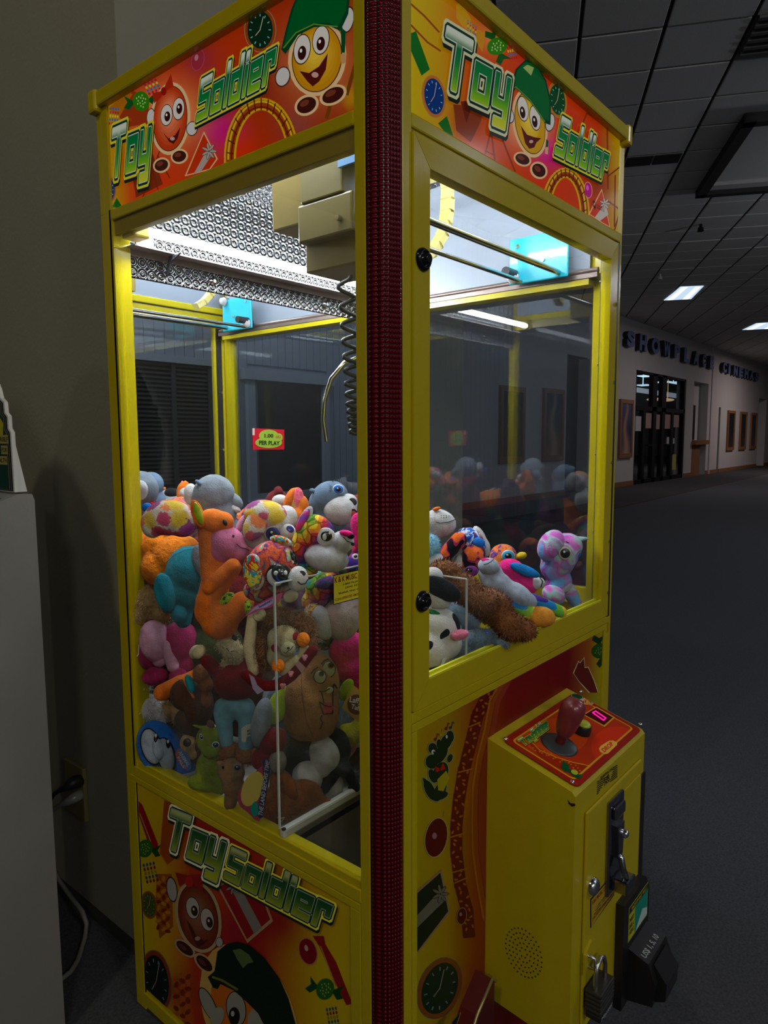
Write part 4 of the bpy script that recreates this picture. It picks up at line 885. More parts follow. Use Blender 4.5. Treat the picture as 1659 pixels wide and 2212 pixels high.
# holographic foil: metal with embossed rings and a shifting tint
HOLO = bpy.data.materials.new('holographic_foil'); HOLO.use_nodes = True; nt = HOLO.node_tree; b = nt.nodes['Principled BSDF']
b.inputs['Metallic'].default_value = 1; b.inputs['Roughness'].default_value = .24
tc = nt.nodes.new('ShaderNodeTexCoord'); sx_ = nt.nodes.new('ShaderNodeSeparateXYZ'); cx_ = nt.nodes.new('ShaderNodeCombineXYZ'); sb_ = nt.nodes.new('ShaderNodeMath'); sb_.operation = 'SUBTRACT'
nt.links.new(tc.outputs['Object'], sx_.inputs[0]); nt.links.new(sx_.outputs[2], sb_.inputs[0]); nt.links.new(sx_.outputs[1], sb_.inputs[1]); nt.links.new(sx_.outputs[0], cx_.inputs[0]); nt.links.new(sb_.outputs[0], cx_.inputs[1])
vo = nt.nodes.new('ShaderNodeTexVoronoi'); vo.voronoi_dimensions = '2D'; vo.inputs['Scale'].default_value = 46; vo.inputs['Randomness'].default_value = .0
mp = cx_
sn = nt.nodes.new('ShaderNodeMath'); sn.operation = 'MULTIPLY'; sn.inputs[1].default_value = 15; si = nt.nodes.new('ShaderNodeMath'); si.operation = 'SINE'
nt.links.new(mp.outputs[0], vo.inputs['Vector']); nt.links.new(vo.outputs['Distance'], sn.inputs[0]); nt.links.new(sn.outputs[0], si.inputs[0])
bp = nt.nodes.new('ShaderNodeBump'); bp.inputs['Strength'].default_value = 1; bp.inputs['Distance'].default_value = .0016
nt.links.new(si.outputs[0], bp.inputs['Height']); nt.links.new(bp.outputs[0], b.inputs['Normal'])
lw = nt.nodes.new('ShaderNodeTexNoise'); lw.inputs['Scale'].default_value = 30; hs = nt.nodes.new('ShaderNodeHueSaturation'); hs.inputs['Color'].default_value = (.105, .10, .105, 1); hs.inputs['Saturation'].default_value = 1.3
nt.links.new(tc.outputs['Object'], lw.inputs['Vector']); mh = nt.nodes.new('ShaderNodeMath'); mh.operation = 'MULTIPLY'; mh.inputs[1].default_value = 3
nt.links.new(lw.outputs['Fac'], mh.inputs[0]); nt.links.new(mh.outputs[0], hs.inputs['Hue']); nt.links.new(hs.outputs[0], b.inputs['Base Color'])
lamp = empty('light_fixture', (.4, .66, 1.65)); lamp.parent = mach; lamp.matrix_parent_inverse = world_of(mach).inverted()
MB().box(.03, .706, 1.588, .80, .709, 1.632).build('valance', HOLO, lamp)
MB().box(.03, .672, 1.642, .80, .7085, 1.645).box(.03, .704, 1.63, .80, .7085, 1.645).build('lamp_shelf', mat('mauve_shelf', (.18, .12, .11), rough=.5), lamp)
hood = MB(); n = 14
pr_ = [(.707-.0*t/14-.34*(max(0, t-5)/9)**2, 1.650+.262*math.sin(t/14*PI/2)) for t in range(15)]
for (y0, z0), (y1, z1) in zip(pr_, pr_[1:]): hood.add([(.03, y0, z0), (.80, y0, z0), (.80, y1, z1), (.03, y1, z1)], [(0, 1, 2, 3)], 0, True)
hood.build('foil_hood', HOLO, lamp)
TUBE = mat('tube_glow', (1, 1, 1), emit=(.86, .95, 1.0), estr=E_TUBE)
MB().cyl((.045, .652, 1.667), (.775, .652, 1.667), .0085).build('fluorescent_tube', TUBE, lamp)
TUBE2 = mat('header_tube_glow', (1, 1, 1), emit=(.88, .95, 1.0), estr=E_TUBE2)
MB().cyl((.045, .08, 1.868), (.045, .67, 1.868), .012).build('fluorescent_tube', TUBE2, lamp); MB().cyl((.10, .045, 1.868), (.76, .045, 1.868), .012).build('fluorescent_tube', TUBE2, lamp)
MB().box(.012, .645, 1.652, .048, .69, 1.684, bev=.004).box(.775, .645, 1.652, .80, .69, 1.684).build('lamp_holder', mat('holder_amber', (.5, .36, .02), rough=.25), lamp)
MB().prism([(.65, 1.640), (.69, 1.640), (.705, 1.60), (.70, 1.60), (.685, 1.628)], .118, .122, ax=0).build('shelf_bracket', DARKM, lamp)
MB().box(.05, .700, 1.65, .09, .705, 1.70).build('hood_end', BLK, lamp)
for x in (.24, .60): MB().lathe((x, .706, 1.611), (0, -1, 0), [(.009, 0), (.009, .003), (.004, .004), (.004, .008)], n=14).build('bolt', CHR, lamp)
MB().box(.056, .06, ZT-.018, .79, .70, ZT-.0145).build('lamp_ceiling', WHITEP, lamp)
# ---- gantry
gt = empty('crane_gantry', (.4, .16, 1.67)); gt.parent = mach; gt.matrix_parent_inverse = world_of(mach).inverted()
CY = mat('cyan_plate', (.01, .42, .55), rough=.2, coat=.5)
RB = mat('chrome_rod', (.45, .45, .47), rough=.14, metal=1)
def bev_plate(x0, x1): return MB().box(x0, .088, 1.617, x1, .238, 1.722, bev=.0035)
bev_plate(.744, .750).build('end_plate', CY, gt); 
def rod(px, py, x, r, nm='rod'):
    p = P(px, py, 0, .744); MB().cyl((.12, p.y, p.z), (x, p.y, p.z), r).build(nm, RB, gt); return p
ra = rod(1206, 588, .744, .0065); rb_ = rod(1125, 607, .744, .0050); rod(1150, 560, .744, .003) if False else None
for (y, z) in ((.105, 1.715), (.223, 1.632)):
    MB().lathe((.743, y, z), (-1, 0, 0), [(.004, 0), (.014, .001), (.014, .007), (.011, .008), (.011, .016), (.004, .017)], n=22).build('wheel', mat('wheel_white', (.45, .43, .43), rough=.4), gt)
    MB().cyl((.75, y, z), (.757, y, z), .013).build('wheel', BLK, gt)
for (y, z) in ((.214, 1.703), (.15, 1.662), (.17, 1.655)): MB().cyl((.744, y, z), (.740, y, z), .0042).build('bolt', CHR, gt)
MB().cyl((.70, .222, 1.640), (.742, .222, 1.640), .011).build('motor', BLK, gt)
# side rails the trolley runs on
MB().cyl((.775, .03, 1.628), (.775, .70, 1.628), .006).box(.768, .03, 1.612, .80, .70, 1.622).build('side_rail', mat('rail_brown', (.2, .14, .12), rough=.3, metal=.5), gt)
MB().box(.77, .05, 1.598, .80, .70, 1.611).build('rail_cover', Y, gt)
# cable chain
ch = mat('chain_yellow', (.50, .40, .12), rough=.45)
cpts = [(962, 385), (966, 405), (967, 430), (966, 456), (962, 482), (955, 507), (943, 530), (930, 548), (914, 560)]
links = []
for i, (a, b_) in enumerate(zip(cpts, cpts[1:])):
    A = P(*a, 1, .30); B = P(*b_, 1, .30); c = (A+B)/2; d = (B-A); q = d.to_track_quat('Z', 'Y'); L_ = d.length*.47
    mb = MB(); bm = bmesh.new(); bmesh.ops.create_cube(bm, size=1)
    for v in bm.verts: v.co = c+Matrix.Rotation(0, 3, 'Z') @ (q @ Vector((v.co.x*.024, v.co.y*.017, v.co.z*2*L_)))
    bmesh.ops.bevel(bm, geom=bm.edges[:], offset=.0015, segments=1, affect='EDGES'); mb.bm(bm)
    mb.cyl(A+Vector((0, -.012, 0)), A+Vector((0, .012, 0)), .004); mb.build('chain_link', ch, gt)
for i in range(5):
    MB().box(.58+.0*i, .30+.05*i, 1.845, .615, .345+.05*i, 1.865, bev=.002).build('chain_link', ch, gt)
# trolley housing with the claw
TAN = mat('trolley_tan', (.15, .105, .02), rough=.6, spec=.15, noise=.1, nscale=20); TANL = mat('trolley_edge', (.25, .19, .06), rough=.3)
hx = .15
MB().box(.135, .225, 1.635, .25, .383, 1.732, bev=.004).build('trolley_box', TAN, gt)
MB().box(.13, .18, 1.60, .245, .31, 1.665, bev=.004).box(.128, .20, 1.665, .24, .30, 1.73, bev=.003).build('trolley_box', mat('trolley_glossy', (.13, .10, .035), rough=.3, spec=.35), gt)
MB().box(.15, .17, 1.553, .255, .312, 1.64, bev=.003).build('motor_cover', TAN, gt)
MB().box(.145, .222, 1.61, .15, .235, 1.74).box(.15, .30, 1.735, .22, .32, 1.75).build('cover_edge', TANL, gt)
MB().box(.13, .05, 1.735, .25, .36, 1.752, bev=.003).build('top_slide', DARKM, gt); MB().box(.118, .06, 1.70, .124, .20, 1.745).build('blue_film', mat('blue_film', (.1, .2, .35), rough=.3), gt)
MB().prism([(.12, 1.742), (.21, 1.73), (.235, 1.752), (.12, 1.765)], .124, .128, ax=0).build('trolley_bracket', DARKM, gt)
MB().cyl((.144, .215, 1.675), (.15, .215, 1.675), .005).build('bolt', CHR, gt)
# coiled cord and claw
cx, cy = P(755, 700, 1, .2)[0], .2
A = P(738, 590, 1, .2); pts = []
N = 13; path = [P(x, y, 1, .2) for x, y in ((742, 592), (750, 640), (754, 700), (758, 760), (762, 820), (765, 870), (768, 905), (772, 940))]
for i in range(N*12):
    u = i/(N*12-1); v = (1-(1-u)**1.0)*(len(path)-1.001); k_ = int(v); p = path[k_].lerp(path[k_+1], v-k_); r = .0125+.0015*u; a = 2*PI*N*(u**1.35)
    pts.append((p.x+r*math.cos(a)*.9, p.y-r*math.cos(a)*.5+.0015*math.sin(a), p.z+.001*math.sin(a)))
MB().tube(pts, .0037, n=8).build('coiled_cord', mat('cord_rubber', (.02, .026, .034), rough=.35), gt)
ck = Vector((.178, .185, 1.395))
MB().lathe(ck, (0, 0, 1), [(.012, -.03), (.02, -.025), (.022, 0), (.022, .02), (.012, .03), (.006, .05)], n=20).build('claw_hub', STL, gt)
MB().cyl(ck+Vector((0, 0, .05)), (ck.x, ck.y, 1.56), .0025).build('lift_cable', DARKM, gt)
for i in range(3):
    a = math.radians(142+i*120); dv = Vector((math.cos(a), math.sin(a), 0))
    prof = [(.015, .005), (.045, -.008), (.068, -.035), (.080, -.07), (.083, -.105), (.078, -.142)]
    prof = [(r, z) for r, z in prof]; MB().tube([ck+dv*r+Vector((0, 0, z)) for r, z in prof], .0042, n=8).build('claw_finger', CHR, gt)
# ---- prize floor and chute
chu = empty('prize_chute', (.12, .12, .58)); chu.parent = mach; chu.matrix_parent_inverse = world_of(mach).inverted()
XA, YA, ZA = .236, .25, 1.018
FLO = mat('prize_floor_white', (.42, .41, .37), rough=.35)
MB().box(.030, YA, .54, .80, .708, .552).box(XA, .02, .54, .80, YA, .552).build('prize_floor', FLO, chu)
MB().box(.004, YA-.002, .587, XA, YA+.001, ZA).build('chute_wall', ACRY, chu); MB().box(XA-.002, .02, .587, XA+.001, YA-.002, ZA).build('chute_wall', ACRY, chu)
MB().box(.004, YA-.0022, ZA-.001, XA, YA+.0012, ZA+.001).box(XA-.0022, .02, ZA-.001, XA+.0012, YA, ZA+.001).box(.004, YA-.003, .587, .0065, YA+.001, ZA).box(XA-.0022, .018, .587, XA+.0012, .0205, ZA).build('chute_edge', EDGE, chu)
MB().box(.006, YA-.012, .570, XA, YA+.002, .588, bev=.004).box(XA-.004, .02, .570, XA+.012, YA, .588, bev=.004).build('chute_lip', mat('lip_white', (.50, .50, .46), rough=.25), chu)
INN = mat('chute_grey', (.17, .155, .13), rough=.7)
MB().box(.02, YA, .20, XA, YA+.01, .572).box(XA, .02, .20, XA+.01, YA+.01, .572).build('chute_side', INN, chu)
MB().box(.02, .02, .19, XA, YA, .20).build('chute_bottom', BLK, chu)
for px, py in ((613, 1792), (756, 1702)):
    p = P(px, py, 2, .5885); MB().cyl(p, p+Vector((0, 0, .002)), .004).build('lip_screw', BLK, chu)
# white tube sticker texts ---------------------------------------------------
sk = Print(1, YA-.004, None, sgn=-1); K_ = lambda x, y: (530+x/6.144, 1020+y/6.144)
st = MB().prism([(P(716, 1243, 1, YA-.003).x, P(716, 1243, 1, YA-.003).z), (.29, 1.012), (.29, .953), (P(721, 1305, 1, YA-.003).x, P(721, 1305, 1, YA-.003).z)], YA-.0035, YA-.0025, ax=1) if False else None
x0, x1, z0, z1 = .143, .234, .956, 1.011
sk = Print(1, YA-.0032, (0, .5, XA+.2, 1.2))
def rr(a, b, c, d, col, l): sk.raw([(a, b), (c, b), (c, d), (a, d)], s2l(col), l)
X1 = x0+.125
rr(x0, z0, XA-.003, z1, (25, 25, 15), 1); rr(x0+.0015, z0+.0015, XA-.004, z1-.0015, (225, 205, 40), 2)
def skt(s_, a, z, w_, h, col):
    vs, fs = text_polys(s_, .02)
    for f in fs:
        q = clip([(a+w_*vs[i][0], z+h*vs[i][1]) for i in f], 0, 0, XA-.004, 2)
        if len(q) > 2: sk.raw(q, s2l(col), 3)
skt('K & K MUSIC COMPANY', x0+.004, z1-.0155, .117, .0105, (130, 20, 30)); skt('1-800-76-JUKEBOX', x0+.026, z1-.024, .07, .0045, (30, 30, 20)); skt('(304) 327-8998', x0+.032, z1-.031, .06, .0045, (30, 30, 20))
skt('Bluefield, West Virginia 24701', x0+.014, z1-.039, .09, .0045, (30, 30, 20)); skt('COIN-OPERATED AMUSEMENT MACHINES', x0+.004, z1-.049, .115, .005, (150, 50, 30))
sk.build('company_sticker', attr_mat('sticker_print', 0, .4), chu)
# price sticker on the mirror
ps = Print(1, MIR-.001, (0, .9, .8, 1.6)); t = T(220, 380, 2.86)
ps.poly([(545, 925), (614, 928), (614, 971), (546, 971)], (200, 20, 40), 1); ps.poly([(545, 925), (550, 925.5), (550, 940), (545, 940)], (200, 190, 180), 2)
ps.ell(580, 941, 21, 13, (150, 180, 60), 3); ps.ell(580, 956, 29, 12, (150, 180, 60), 3); ps.ell(602, 945, 8, 9, (150, 180, 60), 3)
for x in (598, 603): ps.ell(x, 944, 2.6, 3, (190, 60, 30), 4); ps.ell(x, 944, 1.5, 1.8, (150, 180, 60), 5)
ps.text('1.00', (571, 945.5), (590, 945.5), (571, 937), (20, 30, 20), 5, .03); ps.text('PER PLAY', (559, 961), (604, 962), (559, 951.5), (20, 30, 20), 5, .03)
pso = ps.build('price_sticker', attr_mat('sticker_print'), mach)

# ================================================================== control box
cb = empty('control_box', (.44, -.08, .45)); cb.parent = mach; cb.matrix_parent_inverse = world_of(mach).inverted()
BX0, BX1, BY, BZ = .282, .604, -.165, .222
ZBK, ZFR = .724, .676
Yb = mat('box_yellow', YEL, rough=.42, noise=.07, nscale=25, bump=.08, bscale=400)
prof = [(0.003, BZ+.005), (0.003, ZBK), (BY+.006, ZFR+.001), (BY, ZFR-.006), (BY, BZ-.01)]
bm = bmesh.new()
mbx = MB().prism(prof, BX0, BX1, ax=0); mbx.build('box_body', Yb, cb)
# sloping top plate with its print
nT = Vector((0, -(ZBK-ZFR), -BY)).normalized()
if nT.z < 0: nT = -nT
o0 = Vector((0, 0, ZBK)); vT = Vector((0, BY, ZFR-ZBK)); LT = vT.length; vT.normalize()
def topx(px, py): p = PN(px, py, o0, nT); return (p.x, (p-o0).dot(vT))
def to3(a, z, h): return o0+Vector((a, 0, 0))+vT*z+nT*(.0025+h)
t = T(1030, 1460, 4.1475)
cor = [topx(*q) for q in (t(185, 570), t(900, 120), t(1500, 465), t(860, 1020))]
R_ = (BX0+.016, .018, BX1-.008, LT-.004)
def rrect(a, b, c, d, r, n=5):
    pts = []
    for cx_, cy_, s0 in ((c-r, d-r, 0), (a+r, d-r, 90), (a+r, b+r, 180), (c-r, b+r, 270)):
        for i in range(n+1):
            an = math.radians(s0+90*i/n); pts.append((cx_+r*math.cos(an), cy_+r*math.sin(an)))
    return pts
rp = rrect(*R_, .012)
cp = MB(); v0 = [to3(a, b, -.0022) for a, b in rp]; v1 = [to3(a, b, 0) for a, b in rp]; n = len(rp)
cp.add(v0+v1, [list(range(n, 2*n)), list(range(n))[::-1]]+[(i, (i+1) % n, n+(i+1) % n, n+i) for i in range(n)]); cp.build('control_plate', mat('plate_red', (.22, .02, .01), rough=.35), cb)
pr = Print(1, 0, (-1, -1, 2, 2), to3=to3, topx=topx)
pr.raw(rp, s2l((140, 28, 14)), 1)
def ins(e, r): return rrect(R_[0]+e, R_[1]+e, R_[2]-e, R_[3]-e, r)
pr.raw(ins(.012, .010), s2l((190, 140, 15)), 2); pr.raw(ins(.0155, .008), s2l((165, 45, 12)), 3)
pr.rect = (R_[0]+.0155, R_[1]+.0155, R_[2]-.0155, R_[3]-.0155)
pr.ell(*t(700, 560), 70, 40, (180, 60, 12), 3.2); pr.ell(*t(1250, 650), 55, 45, (190, 45, 15), 3.3)
pr.poly(t(450, 600, 560, 660, 700, 740, 860, 780, 1010, 830, 960, 900, 700, 830, 560, 740), (140, 35, 10), 4); pr.line(t(480, 600, 560, 680, 700, 740, 860, 790, 1010, 820), 2, (190, 120, 20), 5)
for i in range(22): pr.ell(*t(500+i*20, 660+i*9+18*math.sin(i*2.2)), 2.2, 1.6, (190, 90, 15), 6, n=6)
pr.rect = (-1, -1, 2, 2)
pr.logo('Toy', t(410, 640), t(520, 570), t(362, 590), 8, dark=.9); pr.logo('Soldier', t(510, 570), t(648, 470), t(470, 500), 8, dark=.9)
pr.poly(t(945, 360, 1065, 285, 1235, 385, 1140, 470), (190, 140, 30), 5); pr.poly(t(962, 360, 1066, 298, 1215, 385, 1135, 455), (70, 5, 15), 6)
pr.poly(t(1088, 665, 1105, 640, 1180, 594, 1215, 592, 1252, 610, 1252, 632, 1170, 710, 1140, 716, 1100, 695), (210, 160, 60), 6)
pr.text('DROP', t(1140, 702), t(1225, 630), t(1108, 672), (190, 50, 30), 8, .03)
smiley(pr, t(955, 240), 12, 5, 20, ((200, 130, 30), (220, 170, 60)), 6, [(*t(930, 232), 2, 2.4, 0, 0, .4), (*t(955, 226), 2, 2.4, 0, 0, .4)], t(935, 245, 975, 235, 970, 255, 950, 258))
pr.ell(*t(893, 200), 13, 6, (170, 160, 120), 9, 15); pr.ell(*t(893, 198), 12, 5.2, (5, 60, 35), 10, 15)
pr.ell(*t(1015, 265), 6, 3, (180, 130, 90), 9, -10)
for q in ((785, 830, 9, 8, 0), (775, 800, 3, 6, 0), (835, 870, 8, 4, 20), (880, 905, 12, 5, 30), (800, 860, 6, 4, 0)): pr.ell(*t(q[0], q[1]), q[2], q[3], (10, 70, 35), 9, q[4])
pr.ell(*t(870, 880), 8, 5, (150, 160, 40), 10, 25); pr.ell(*t(925, 910), 4, 3, (20, 80, 40), 11)
pr.build('plate_print', attr_mat('plate_print', 0, .25, 1.35), cb)
# digit display
dm = Print(1, 0, (-1, -1, 2, 2), to3=to3, topx=topx)
zz = t(1030, 345, 1055, 325, 1145, 385, 1150, 405, 1125, 420, 1040, 360)
dm.line(t(1035, 342, 1060, 330, 1150, 392, 1130, 412, 1035, 345), 2.6, (255, 20, 150), 9)
dm.build('digit_display', attr_mat('display_glow', 1.1, .4), cb)
for q in (t(928, 147), t(255, 573), t(850, 958), t(1460, 440)):
    a, b = topx(*q); p = to3(a, b, 0); MB().ell(p, (Vector((.0045, 0, 0)), vT*.0045, nT*.0028), 12, 8).build('plate_screw', CHR, cb)
# joystick
a, b = topx(*t(732, 630)); jb = to3(a, b, 0); up = nT
js = MB().lathe(jb, up, [(.034, 0), (.034, .002), (.031, .004), (.010, .006)], n=36).build('joystick_disc', mat('stick_black', (.03, .035, .04), rough=.4), cb)
tilt = (up+Vector((.10, -.02, 0))).normalized()
JR = mat('joystick_red', (.20, .028, .035), rough=.3, coat=.3)
MB().lathe(jb+up*.004, tilt, [(.009, 0), (.0085, .018)], n=20).build('joystick_shaft', mat('shaft_dark_red', (.10, .012, .01), rough=.4), cb)
MB().lathe(jb+up*.004, tilt, [(.010, .016), (.0145, .022), (.0185, .034), (.021, .050), (.0225, .064), (.0222, .074), (.019, .083), (.0125, .089), (.004, .091)], n=32).build('joystick_knob', JR, cb)
a, b = topx(*t(930, 512)); p = to3(a, b, 0)
MB().lathe(p, up, [(.0175, 0), (.0175, .006), (.016, .016), (.015, .0175)], n=30).build('drop_button_collar', BLK, cb)
MB().lathe(p+up*.016, up, [(.0135, 0), (.0135, .003), (.011, .0055), (.004, .0065)], n=30).build('drop_button', mat('button_yellow', (.42, .48, .03), rough=.25), cb)
# front face: service door, coin entry, lock, stickers
yf = BY
MB().box(.320, yf-.006, BZ+.015, .578, yf, .628, bev=.003).build('service_door', Yb, cb)
MB().box(.478, yf-.0085, .40, .565, yf-.006, .603, bev=.002).build('bill_panel', Yb, cb)
MB().box(BX1-.026, yf-.004, BZ, BX1+.002, yf+.01, .59).build('door_hinge', BLK, cb)
t4 = T(1040, 1700, 4.2538)
CHD = mat('chrome_dark', (.30, .30, .34), rough=.14, metal=1, bump=.25, bscale=60)
MB().box(.403, yf-.013, .432, .470, yf-.006, .612, bev=.003).build('coin_entry', CHD, cb)
MB().box(.415, yf-.020, .575, .460, yf-.012, .598, bev=.004).prism([(.43, .50), (.45, .50), (.455, .56), (.425, .56)], yf-.02, yf-.012, ax=1).build('coin_slot', CHD, cb)
MB().lathe((.455, yf-.012, .535), (0, -1, 0), [(.008, 0), (.008, .012), (.005, .015)], n=16).build('coin_button', CHR, cb)
MB().tube([(.437, yf-.012, .50), (.437, yf-.022, .498), (.437, yf-.026, .478), (.437, yf-.032, .462)], .006).box(.420, yf-.042, .437, .462, yf-.012, .462, bev=.004).build('coin_return', CHD, cb)
MB().lathe((.343, yf-.006, .486), (0, -1, 0), [(.016, 0), (.016, .004), (.013, .010), (.009, .012), (.004, .0125)], n=26).build('door_lock', CHR, cb)
fs = Print(1, yf-.0064, (-1, -1, 2, 2))
def q4(c0, *pp): fs.poly(t4(*pp), c0, 1)
fs.poly(t4(1000, 1030, 1030, 1000, 1215, 790, 1220, 990, 1000, 1300), (18, 15, 12), 1); fs.poly(t4(1008, 1038, 1036, 1006, 1210, 806, 1212, 985, 1008, 1285), (140, 115, 25), 2)
fs.text('K&K MUSIC COMPANY', t4(1016, 1085), t4(1206, 862), t4(1016, 1048), (110, 15, 15), 3, .02)
for i, s_ in enumerate(('1-800-76-JUKEBOX', '(304) 327-8998', 'Bluefield, West Virginia')): fs.text(s_, t4(1060-i*14, 1110+i*36), t4(1178+i*14, 950+i*20), t4(1060-i*14, 1092+i*36), (25, 20, 12), 3)
fs.text('COIN-OPERATED AMUSEMENT MACHINES', t4(1014, 1235), t4(1206, 985), t4(1014, 1212), (110, 20, 12), 3)
fs.build('company_sticker', attr_mat('panel_print', 0, .3, 1.0), cb)
fs = Print(1, yf-.0005, (-1, -1, 2, 2)); t3 = T(1030, 1460, 4.1475)
for sg in (0, 1):
    for i in range(7):
        if sg == 0: fs.line(t3(1080, 950+i*18, 1080+min(80, 8+14*(6-i)), 943+i*18+min(80, 8+14*(6-i))*.15-(0 if 1 else 0)-min(80, 8+14*(6-i))*.6+0), 1.8, (15, 15, 10), 1)
        else: fs.line(t3(1256, 800+i*17, 1256-(78-i*3-8*(6-i)), 800+i*17+(78-i*3-8*(6-i))*.75), 1.8, (15, 15, 10), 1)
fs.text('QUARTERS ONLY', t3(1112, 932), t3(1232, 832), t3(1104, 910), (15, 15, 10), 1, .03); fs.text('1.00', t3(1150, 962), t3(1190, 912), t3(1142, 922), (15, 15, 10), 1, .04); fs.text('1 PLAY', t3(1145, 985), t3(1200, 932), t3(1140, 965), (15, 15, 10), 1, .04)
fs.build('price_print', attr_mat('panel_print'), cb)
# bill acceptor
DB = mat('acceptor_black', (.012, .011, .012), rough=.35)
MB().prism([(.462, .388), (.578, .388), (.600, .36), (.600, .175), (.462, .175)], yf-.022, yf-.006, ax=1).build('acceptor_plate', DB, cb)
bz = MB()
bz.prism([(yf-.02, .286), (yf-.060, .272), (yf-.074, .235), (yf-.070, .19), (yf-.02, .178)], .492, .592, ax=0); bz.prism([(yf-.065, .265), (yf-.090, .235), (yf-.088, .20), (yf-.06, .185)], .508, .578, ax=0)
bz.build('acceptor_snout', DB, cb)
ap = Print(1, yf-.0222, (-1, -1, 2, 2))
ap.raw([(.486, .300), (.590, .300), (.590, .372), (.486, .372)], s2l((120, 125, 25)), 1); ap.raw([(.489, .303), (.518, .303), (.518, .354), (.489, .354)], s2l((150, 140, 30)), 2); ap.raw([(.521, .303), (.588, .303), (.588, .369), (.521, .369)], s2l((10, 110, 95)), 2)
ap.raw([(.525, .303), (.56, .330), (.588, .318), (.588, .303)], s2l((150, 160, 160)), 3); ap.raw([(.489, .357), (.588, .357), (.588, .369), (.489, .369)], s2l((25, 30, 15)), 3)
for i, s_ in enumerate(('INSERT', 'BILL', 'HERE')):
    vs, fss = text_polys(s_, .03)
    for f in fss: ap.raw([(.491+.024*vs[j][0], .338-i*.013+.009*vs[j][1]) for j in f], s2l((20, 25, 15)), 3)
vs, fss = text_polys('FACE UP ANY WAY', .03)
for f in fss: ap.raw([(.50+.08*vs[j][0], .3595+.007*vs[j][1]) for j in f], s2l((150, 140, 40)), 4)
ap.build('acceptor_print', attr_mat('panel_print'), cb)
slp = (Vector((0, yf-.060, .272))-Vector((0, yf-.02, .286)))
vs, fss = text_polys('US$ 1, 5, 10', .02); mb = MB()
nn = Vector((0, slp.z, -slp.y)).normalized(); nn = nn if nn.z > 0 else -nn
for f in fss: mb.add([Vector((.50+.075*vs[j][0], yf-.02, .286))+slp*(.85-.3*vs[j][1])+nn*.0006 for j in f], [list(range(len(f)))])
mb.build('acceptor_lettering', mat('letter_white', (.40, .42, .42), rough=.5), cb)
# speaker holes on the left face, paint chip
mb = MB(); ph = random.Random(3)
hc = P(1131, 2058, 0, BX0); 
for rr_ in range(1, 6):
    for i in range(rr_*6):
        a = 2*PI*i/(rr_*6); y = hc.y+.0068*rr_*math.cos(a)*1.05; z = hc.z+.0088*rr_*math.sin(a)
        if y > -.004: continue
        mb.cyl((BX0-.0006, y, z), (BX0+.001, y, z), .0014, n=8)
mb.build('speaker_holes', mat('hole_black', (.004, .004, .004)), cb)['kind'] = 'stuff'
c_ = P(1236, 1735, 0, BX0); MB().prism([(c_.y+.008, c_.z+.004), (c_.y+.006, c_.z-.003), (c_.y, c_.z-.006), (c_.y-.006, c_.z-.002), (c_.y-.004, c_.z+.001), (c_.y+.003, c_.z-.001)], BX0-.0006, BX0+.0005, ax=0).build('paint_chip', BLK, cb)
# padlock on its hasp
MB().prism([(.317, .372), (.345, .385), (.366, .372), (.366, .335), (.317, .335)], yf-.010, yf-.006, ax=1).build('hasp', Yb, cb)
MB().tube([(.330, yf-.006, .365), (.330, yf-.022, .365), (.330, yf-.022, .345), (.330, yf-.006, .345)], .003).build('hasp_staple', STL, cb)
pk = empty('padlock', (.343, yf-.02, .29)); tag(pk, 'scuffed laminated padlock hanging on the front of the yellow control box', 'padlock')
LAM = mat('padlock_laminate', (.06, .055, .05), rough=.4, metal=.6)
px0, px1, pz0, pz1 = .318, .378, .258, .312
for i in range(5):
    MB().box(px0, yf-.040, pz0+.014+i*.008, px1, yf-.010, pz0+.0212+i*.008, bev=.0025).build('laminate_plate', LAM, pk)
MB().box(px0+.001, yf-.039, pz0, px1-.001, yf-.011, pz0+.0135, bev=.004).build('lock_bumper', mat('bumper_black', (.010, .010, .010), rough=.5), pk)
sp = [(.328, .308), (.328, .335), (.333, .350), (.348, .358), (.362, .350), (.368, .335), (.368, .308)]
MB().tube([(a, yf-.025, b) for a, b in sp], .0042, n=10).build('shackle', STL, pk)
vs, fss = text_polys('Master', .01); mb = MB()
for f in fss: mb.add([(px0+.006+.048*vs[j][0], yf-.0394, pz0+.003+.008*vs[j][1]) for j in f], [list(range(len(f)))])
mb.build('lock_lettering', mat('letter_white', (1, 1, 1)), pk)
